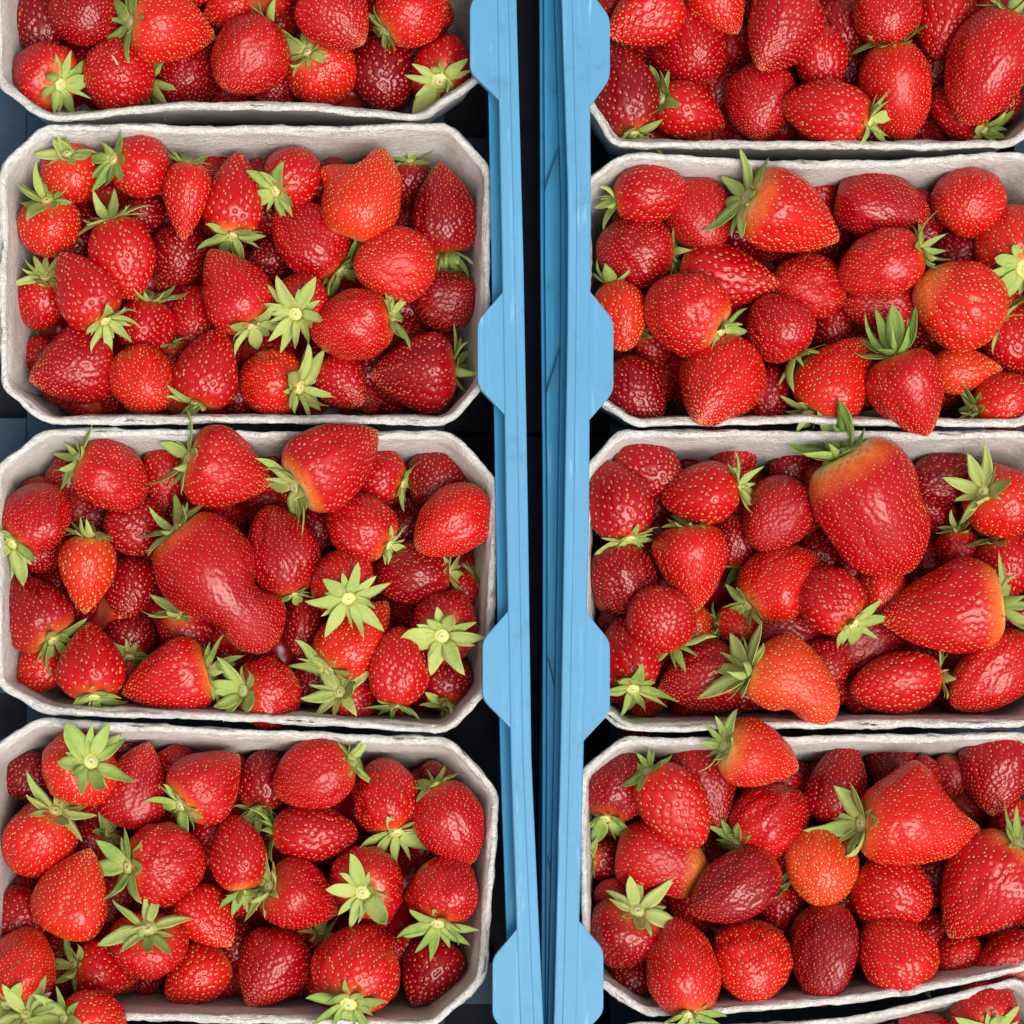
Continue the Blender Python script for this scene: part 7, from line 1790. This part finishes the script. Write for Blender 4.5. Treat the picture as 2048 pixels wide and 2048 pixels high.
class Shape:
    """egg-like body: unit direction -> point (mm); +z is the cap end"""
    def __init__(s, kind, L, W, rg, bend=0.0, bumps=(), pq=None):
        p, q = pq or PROFILE[kind]
        s.p, s.q = p * rg.uniform(.95, 1.05), q * rg.uniform(.92, 1.08)
        s.L, s.W, s.bend, s.bumps = L, W, bend, bumps
        s.a = rg.uniform(0, 6.28, 6); s.k = rg.uniform(.3, 1, 6); s.jb = rg.normal(0, .07) if not bend else 0
        s.nz = [(rg.normal(0, 1, 3) * 2.3, rg.uniform(0, 6.28)) for _ in range(6)]
        s.smooth = bool(bumps) or bend != 0
        tt = np.linspace(.001, .999, 400); s.fmax = np.max(np.sin(np.pi * tt ** s.p) ** s.q)
    def at(s, d):
        t = np.clip((1 - d[:, 2]) / 2, 0, 1); th = np.arctan2(d[:, 1], d[:, 0])
        r = np.sin(np.pi * np.clip(t, 1e-6, 1 - 1e-6) ** s.p) ** s.q / s.fmax
        amp = .6 if s.smooth else 1.0
        r = r * (1 + amp * (.055 * s.k[0] * np.cos(2 * th + s.a[0]) + .035 * s.k[1] * np.cos(3 * th + s.a[1]) + .022 * s.k[2] * np.cos(5 * th + s.a[2] + 2 * t)))
        nz = sum(np.sin(d @ w + ph) for w, ph in s.nz) / 6
        nz = nz + (.55 if s.W > 28 else .25) * sum(np.sin(2.7 * (d @ w) + 1.7 * ph) for w, ph in s.nz[:4]) / 4
        th2 = 4 * th + s.a[3]; nz = nz - (.30 if s.W > 28 else .12) * np.exp(-((np.cos(th2 / 2)) / .25) ** 2) * np.clip(t * 3, 0, 1)
        r = r * (1 + .075 * amp * nz)
        R = s.W / 2 * r
        x, y, z = R * np.cos(th), R * np.sin(th), s.L * (.5 - t)
        z = z - .055 * s.L * np.exp(-((1 - d[:, 2]) / .045))          # hollow under the cap
        x = x + (s.bend + s.jb) * s.L * ((t - .35) ** 2 - .05)
        for (bt, bth, sg, am, *an) in s.bumps:                         # lobes pushing out sideways, waists pulling in
            aw = an[0] if an else sg * 3.2
            dth = (th - math.radians(bth) + np.pi) % (2 * np.pi) - np.pi
            w = np.exp(-((t - bt) / sg) ** 2 - (dth / aw) ** 2) * np.minimum(1, r * 1.6)
            x = x + w * am * s.W / 2 * math.cos(math.radians(bth)); y = y + w * am * s.W / 2 * math.sin(math.radians(bth))
        return np.stack([x, y, z], 1), t
SEED_UNIT = None
def vnormals(v, f):
    fn = np.cross(v[f[:, 1]] - v[f[:, 0]], v[f[:, 2]] - v[f[:, 0]]); n = np.zeros_like(v)
    for k in range(3): np.add.at(n, f[:, k], fn)
    return n / np.maximum(1e-12, np.linalg.norm(n, axis=1))[:, None]
def build_shape(name, sh, spacing, rg):
    v, t = sh.at(ICO_V)
    n = vnormals(v, ICO_F)
    area = .5 * np.linalg.norm(np.cross(v[ICO_F[:, 1]] - v[ICO_F[:, 0]], v[ICO_F[:, 2]] - v[ICO_F[:, 0]]), axis=1).sum()
    ns = int(area / (spacing ** 2 * .80))
    sd = fib(ns, rg); sp, st = sh.at(sd)
    keep = (st > .035 + rg.uniform(0, .03, ns)); sp = sp[keep]; st = st[keep]
    ss = sh.W / 24.0
    dmin = np.full(len(v), 1e9); near = np.zeros(len(sp), int)
    for a in range(0, len(sp), 64):
        q = sp[a:a + 64]; dd = np.sqrt(np.maximum(0, (v * v).sum(1)[:, None] + (q * q).sum(1)[None] - 2 * v @ q.T))
        dmin = np.minimum(dmin, dd.min(1)); near[a:a + 64] = dd.argmin(0)
    sig = .29 * spacing
    pit = np.exp(-(dmin / sig) ** 3)
    depth = .15 * spacing
    vv = v - n * (pit * depth)[:, None]
    me = mesh_from(name, vv * mm, ICO_F)
    for an, arr in (("axis_t", t), ("pit", np.exp(-(dmin / (.30 * spacing)) ** 2))):
        at = me.attributes.new(an, 'FLOAT', 'POINT'); at.data.foreach_set("value", arr.astype(np.float32))
    me.materials.append(M_FLESH)
    # seeds: small pointed domes lying in the pits, pointing to the tip
    tip = np.array([0, 0, -1.0]); K = len(sp); nn = n[near]
    u = tip - nn * (nn @ tip)[:, None]; ul = np.linalg.norm(u, axis=1); u[ul < 1e-3] = (1, 0, 0)
    u /= np.linalg.norm(u, axis=1)[:, None]; w = np.cross(nn, u); s = (spacing * rg.uniform(.72, 1.15, K) * (1.06 - .22 * st))[:, None]
    c0 = sp - nn * depth * 1.02; cols = []
    for (r, h) in ((1.0, 0.0), (.72, .75)):
        for a in range(6):
            an = a * math.pi / 3
            cols.append(c0 + (u * (math.cos(an) * .235 * (1.2 if a == 3 else 1)) + w * (math.sin(an) * .16)) * r * s + nn * h * .12 * s)
    cols.append(c0 + nn * .155 * s)
    V = np.stack(cols, 1).reshape(-1, 3); F = []
    for k in range(K):
        b = k * 13
        for a in range(6):
            a2 = (a + 1) % 6
            F.append((b + a, b + a2, b + 6 + a2, b + 6 + a)); F.append((b + 6 + a, b + 6 + a2, b + 12))
    sm = mesh_from(name + "_seeds", np.array(V) * mm, F)
    sm.materials.append(M_SEED)
    return me, sm, sh
BASES = {}
rg = np.random.default_rng(5)
SIZES = {'s': (17.0, 2.4), 'm': (24.0, 2.75), 'l': (33.0, 2.6)}
ASPECT = {'c': 1.28, 'o': 1.30, 'r': 1.08, 'h': 1.14}
for kind in 'corh':
    for sz, (W, spc) in SIZES.items():
        for k in range(3 if sz != 'm' else 5):
            sh = Shape(kind, W * ASPECT[kind], W, rg)
            BASES.setdefault((kind, sz), []).append(build_shape("strawberry_flesh", sh, spc * rg.uniform(.86, 1.14), rg))
def special(kind, L, W, bend, bumps, spacing, pq=None):
    return [build_shape("strawberry_flesh", Shape(kind, L, W, rg, bend, bumps, pq), spacing, rg)]
BASES['@fang'] = special('c', 37, 32, 0, ((.60, 180, .13, .38), (.84, 180, .11, -.60, .6), (.80, 0, .2, .08)), 2.2, (.70, .62))
BASES['@kidney'] = special('o', 64, 40, 0, ((.62, 180, .12, -.38, 1.2), (.66, 0, .11, -.22, .9), (.88, 180, .16, .16), (.3, 0, .2, .08)), 2.15, (.72, .42))
BASES['@bean'] = special('o', 37, 26, .42, ((.35, 180, .2, .18, .9), (.55, 0, .12, -.2, .8)), 2.4, (.88, .40))
BASES['@giant'] = special('h', 54, 44, 0, ((.80, 0, .2, .18), (.55, 180, .12, -.10, .9), (.85, 180, .18, .10)), 2.6, (.66, .50))
BASES['@tipped'] = special('c', 36, 27, .1, ((.80, 0, .16, .22), (.8, 180, .16, .12)), 2.4, (.66, .55))
BASES['@horn'] = special('h', 50, 36, .16, ((.46, 180, .17, .50, .85), (.9, 0, .2, .12), (.85, 180, .13, -.22, .8)), 2.3, (.66, .60))

# ---------------------------------------------------------------- calyx pieces
def sepal_mesh(curv, wid, twist, tipcurl):
    nx = 9; V = []; al = []; ac = []
    ph = 40 * wid + 9 * curv
    prof = lambda u: (1 + .13 * math.sin(9 * u + ph) * u) * wid * (.50 + .5 * math.sin(min(1, u / .38) * math.pi / 2)) * (1 - u ** 2.6) ** .9 if u < 1 else 0
    for i in range(nx):
        u = i / (nx - 1); w = max(prof(u), .004)
        z = curv * u * u + tipcurl * max(0, u - .6) ** 2
        x = u * (1 - .12 * abs(curv))
        for j in (-1, -.5, 0, .5, 1):
            y = j * w / 2; fold = .16 * w * abs(j) ** 1.4
            a = twist * u; yy = y * math.cos(a) - fold * math.sin(a); zz = y * math.sin(a) + fold * math.cos(a)
            V.append((x, yy, z + zz)); al.append(u); ac.append(abs(j))
    m = len(V); th = .017
    V2 = [(x, y, z - th * (1 - .6 * al[i])) for i, (x, y, z) in enumerate(V)]
    F = []
    for i in range(nx - 1):
        for j in range(4):
            a = i * 5 + j; F.append((a, a + 5, a + 6, a + 1)); F.append((m + a, m + a + 1, m + a + 6, m + a + 5))
        a = i * 5; F.append((a, m + a, m + a + 5, a + 5)); a = i * 5 + 4; F.append((a, a + 5, m + a + 5, m + a))
    F.append((0, 1, 2, 3, 4, m + 4, m + 3, m + 2, m + 1, m)); e = (nx - 1) * 5
    F.append((e + 4, e + 3, e + 2, e + 1, e, m + e, m + e + 1, m + e + 2, m + e + 3, m + e + 4))
    me = mesh_from("sepal", V + V2, F)
    for an, arr in (("along", al + al), ("across", ac + ac)):
        at = me.attributes.new(an, 'FLOAT', 'POINT'); at.data.foreach_set("value", arr)
    me.materials.append(M_LEAF)
    return me
SEPALS = [sepal_mesh(c, w, t, k) for c, w, t, k in ((.05, .40, .1, .3), (.25, .37, -.3, .2), (-.15, .42, .2, .5), (.45, .34, .5, -.2), (.12, .48, 0, .9), (-.3, .38, -.2, .3), (.30, .28, .7, .9), (0, .44, -.1, -.7), (.55, .32, -.6, .4), (-.22, .30, .4, 1.2))]
def hub_mesh():
    prof = [(.0, .20), (.16, .20), (.24, .24), (.31, .22), (.34, .12), (.45, .09), (.72, .02), (1.0, -.10), (1.05, -.25)]
    n = 16; V = [(0, 0, .17)]; R = [0.0]; F = []
    for r, z in prof[1:]:
        for i in range(n):
            a = 2 * math.pi * i / n; q = r * (1 + .05 * math.sin(3 * a) + (.10 * math.sin(5 * a) if r > .6 else 0)); V.append((q * math.cos(a), q * math.sin(a), z)); R.append(min(1, r))
    for i in range(n): F.append((0, 1 + i, 1 + (i + 1) % n))
    for j in range(len(prof) - 2):
        for i in range(n): F.append((1 + j * n + i, 1 + (j + 1) * n + i, 1 + (j + 1) * n + (i + 1) % n, 1 + j * n + (i + 1) % n))
    b = 1 + (len(prof) - 2) * n
    F.append(tuple(b + n - 1 - i for i in range(n)))
    me = mesh_from("calyx", V, F)
    at = me.attributes.new("radial", 'FLOAT', 'POINT'); at.data.foreach_set("value", R)
    me.materials.append(M_HUB); return me
HUB = hub_mesh()
def stem_mesh(pts, r):
    V = []; F = []; n = 7
    for i, p in enumerate(pts):
        t = (Vector(pts[min(i + 1, len(pts) - 1)]) - Vector(pts[max(i - 1, 0)])).normalized(); q = t.to_track_quat('Z', 'Y')
        for k in range(n):
            a = 2 * math.pi * k / n; V.append(tuple(Vector(p) + q @ Vector((math.cos(a) * r, math.sin(a) * r, 0))))
    for i in range(len(pts) - 1):
        for k in range(n): F.append((i * n + k, i * n + (k + 1) % n, (i + 1) * n + (k + 1) % n, (i + 1) * n + k))
    F.append(tuple(range(n))[::-1]); F.append(tuple((len(pts) - 1) * n + k for k in range(n)))
    return mesh_from("stem", V, F)

# ---------------------------------------------------------------- strawberries
def wall_dist(p, x, y):
    c = PUNNETS[p][0]; d = 1e9
    for a, b in zip(c, c[1:] + c[:1]):
        ex, ey = b[0] - a[0], b[1] - a[1]
        d = min(d, -(ex * (y - a[1]) - ey * (x - a[0])) / math.hypot(ex, ey))
    return d
def strawberry(i, x, y, z, L, W, ang, tilt, tone, shape, cal, neck, nk, hub, label, stem, tip, lean0, group, pun):
    rnd = random.Random(i * 31 + 7)
    a, t = math.radians(ang), math.radians(tilt)
    axis = Vector((math.cos(t) * math.cos(a), math.cos(t) * math.sin(a), math.sin(t)))
    side = Vector((-math.sin(a), math.cos(a), 0))                # local X: left of the cap direction, level
    up = axis.cross(side)
    special_ = shape.startswith('@')
    root = empty("strawberry")
    Rm = Matrix((side, up, axis)).transposed()
    root.matrix_world = Matrix.Translation((x * mm, y * mm, z * mm)) @ Rm.to_4x4()
    tag(root, label, "strawberry", group)
    key = shape if special_ else (shape, 's' if W < 19.5 else 'm' if W < 28 else 'l')
    me, sm, sh = BASES[key][rnd.randrange(len(BASES[key]))]
    roll = 0.0 if special_ else rnd.uniform(0, 2 * math.pi)
    sc = (W / sh.W, W / sh.W * (1.0 if special_ else rnd.uniform(.90, 1.02)), L / sh.L)
    loc = Euler((0, 0, roll)).to_matrix().to_4x4() @ Matrix.Diagonal((*sc, 1))
    fl = link("flesh", me, None, root); fl.matrix_basis = loc; fl.color = (tone / 4, neck, nk, 1 - tip)
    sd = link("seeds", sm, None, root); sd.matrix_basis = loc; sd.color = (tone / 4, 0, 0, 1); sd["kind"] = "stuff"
    if not cal: return root
    Wc = W
    hr = .150 * Wc * (hub ** .8) * min(1.15, cal ** .6)
    c = link("calyx", HUB, None, root)
    off = Vector((0, 0, L * (.5 - .036)))
    if special_ or True: off.x += (sh.bend + sh.jb) * L * (.35 ** 2 - .05) * (1 if special_ else 0)
    nrm = (Vector((0, 0, 1)) + (Rm.transposed() @ Vector((0, -.12, 1))) * (.42 if -25 < tilt < 45 else 0)).normalized()
    tq = nrm.to_track_quat('Z', 'Y').to_matrix().to_4x4()
    c.matrix_basis = Matrix.Translation(off * mm) @ tq @ Matrix.Diagonal((hr * mm, hr * mm, hr * mm * .9, 1))
    lean = rnd.uniform(-12, 34); green = rnd.uniform(.35, .85)
    if lean0 >= 0: lean = lean0
    elif tilt > 35: lean = rnd.uniform(2, 30); green = rnd.uniform(.6, .95)
    n = rnd.choice((10, 11, 11, 12, 13)); ph = rnd.uniform(0, 6.28)
    inv = Matrix.Diagonal((1 / hr, 1 / hr, 1 / (hr * .9), 1))
    for k in range(n):
        big = k % 2 == 0
        ln = .54 * min(Wc, 28) * cal * (rnd.uniform(.80, 1.14) if big else rnd.uniform(.52, .92))
        d = math.radians(lean + rnd.uniform(-22, 22) + (0 if big else -6)); f = ph + 2 * math.pi * (k + rnd.uniform(-.28, .28)) / n
        for _ in range(14):                                      # keep the sepal out of the flesh
            dv = tq.to_3x3() @ Vector((math.cos(f) * math.cos(d), math.sin(f) * math.cos(d), math.sin(d)))
            if dv.z > .04: break
            d += .10
        for _ in range(16):                                      # and off the punnet wall
            dv = tq.to_3x3() @ Vector((math.cos(f) * math.cos(d), math.sin(f) * math.cos(d), math.sin(d)))
            tipw = Vector((x, y, z)) + Rm @ (off + dv * (ln + hr * .6))
            if tipw.z > 2.5 or wall_dist(pun, tipw.x, tipw.y) > 4.0 - .06 * tipw.z: break
            d += .09; ln *= .965
        s = link("sepal", SEPALS[rnd.randrange(len(SEPALS))], None, c)
        wy = rnd.uniform(.84, 1.20) * (1.0 if big else .85)
        Mx = Euler((0, 0, f)).to_matrix().to_4x4() @ Matrix.Translation((hr * .60, 0, hr * (.05 if big else -.04))) @ Euler((rnd.uniform(-.25, .25), -d, 0)).to_matrix().to_4x4() @ Matrix.Diagonal((ln, ln * wy, ln, 1))
        s.matrix_basis = inv @ Mx
        s.color = (min(1, max(0, green + rnd.uniform(-.18, .18))), 1 if rnd.random() < .4 else 0, 0, 1)
    if stem >= 0:
        h = hr * .2; pts = []
        fa = math.radians(stem)
        # stem leaves the hub and bends towards an image direction, expressed in the root's own axes
        dirw = Vector((math.cos(fa), math.sin(fa), -.12)); dl = Rm.transposed() @ dirw
        for k in range(9):
            u = k / 8; p = Vector((0, 0, 1)) * (4 * u * (1 - .6 * u)) + dl * (15 * u ** 1.6); pts.append(tuple((off + Vector((0, 0, h)) + p) * mm))
        link("stem", stem_mesh(pts, .7 * mm), M_STEM, root)
    return root
GROUPS = ["strawberries in the " + p + " punnet" for p in ("top left", "second left", "third left", "fourth left", "bottom left", "top right", "second right", "third right", "fourth right", "bottom right")]
for i, (x, y, z, L, W, ang, tilt, tone, shape, cal, neck, nk, hub, p, label, stem, tip, lean0) in enumerate(BERRIES):
    strawberry(i, x, y, z, L, W, ang, tilt, tone, shape, cal, neck, nk, hub, label, stem, tip, lean0, GROUPS[p], p)
# the packed berries underneath, coloured dark to stand for the shade in the gaps: one mass, the upper ones with pits and seeds
bm = bmesh.new(); bmesh.ops.create_icosphere(bm, subdivisions=4, radius=1.0); bm.verts.ensure_lookup_table()
LO_V = np.array([v.co[:] for v in bm.verts]); LO_V /= np.linalg.norm(LO_V, axis=1)[:, None]
LO_F = np.array([[v.index for v in f.verts] for f in bm.faces]); bm.free()
UV, UF, UT = [], [], []; nu = 0; upper = []
for i, (x, y, z, L, W, ang, tilt, p) in enumerate(FILL):
    E = Euler((0, 0, math.radians(ang))).to_matrix() @ Euler((math.radians(90 + tilt), rg.uniform(0, 6.28), 0)).to_matrix()
    if z > -41: upper.append((x, y, z, L, W, E)); continue
    v, t = Shape('orch'[i % 4], L, W, rg).at(LO_V)
    UV.append(v @ np.array(E).T + np.array((x, y, z))); UF.append(LO_F + nu); UT.append(t); nu += len(v)
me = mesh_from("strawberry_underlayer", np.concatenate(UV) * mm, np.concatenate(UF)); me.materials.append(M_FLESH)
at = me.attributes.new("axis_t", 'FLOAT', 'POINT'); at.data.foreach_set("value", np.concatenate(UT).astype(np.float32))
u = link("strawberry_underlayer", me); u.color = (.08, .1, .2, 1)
tag(u, "strawberries packed under the visible top layer in the punnets, coloured dark for shade", "strawberries", None, "stuff")
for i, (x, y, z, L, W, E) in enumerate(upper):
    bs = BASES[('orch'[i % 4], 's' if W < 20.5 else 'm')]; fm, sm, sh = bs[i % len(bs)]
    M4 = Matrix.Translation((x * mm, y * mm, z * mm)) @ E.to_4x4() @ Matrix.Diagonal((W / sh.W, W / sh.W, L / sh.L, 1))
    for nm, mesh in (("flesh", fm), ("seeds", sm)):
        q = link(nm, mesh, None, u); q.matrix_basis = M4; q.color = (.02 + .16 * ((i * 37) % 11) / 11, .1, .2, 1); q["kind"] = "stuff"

# ---------------------------------------------------------------- straw sliver on a berry of the top left punnet
pts = [Vector((-2.0, 3.0, .1)), Vector((-1.0, 1.6, .55)), Vector((0, 0, .7)), Vector((.9, -1.5, .55)), Vector((1.8, -3.0, .1))]
me = stem_mesh([tuple((p + Vector(STRAW)) * mm) for p in pts], .38 * mm)
tag(link("straw_sliver", me, M_STRAW), "short pale straw sliver lying on a red berry in the top left punnet", "straw")
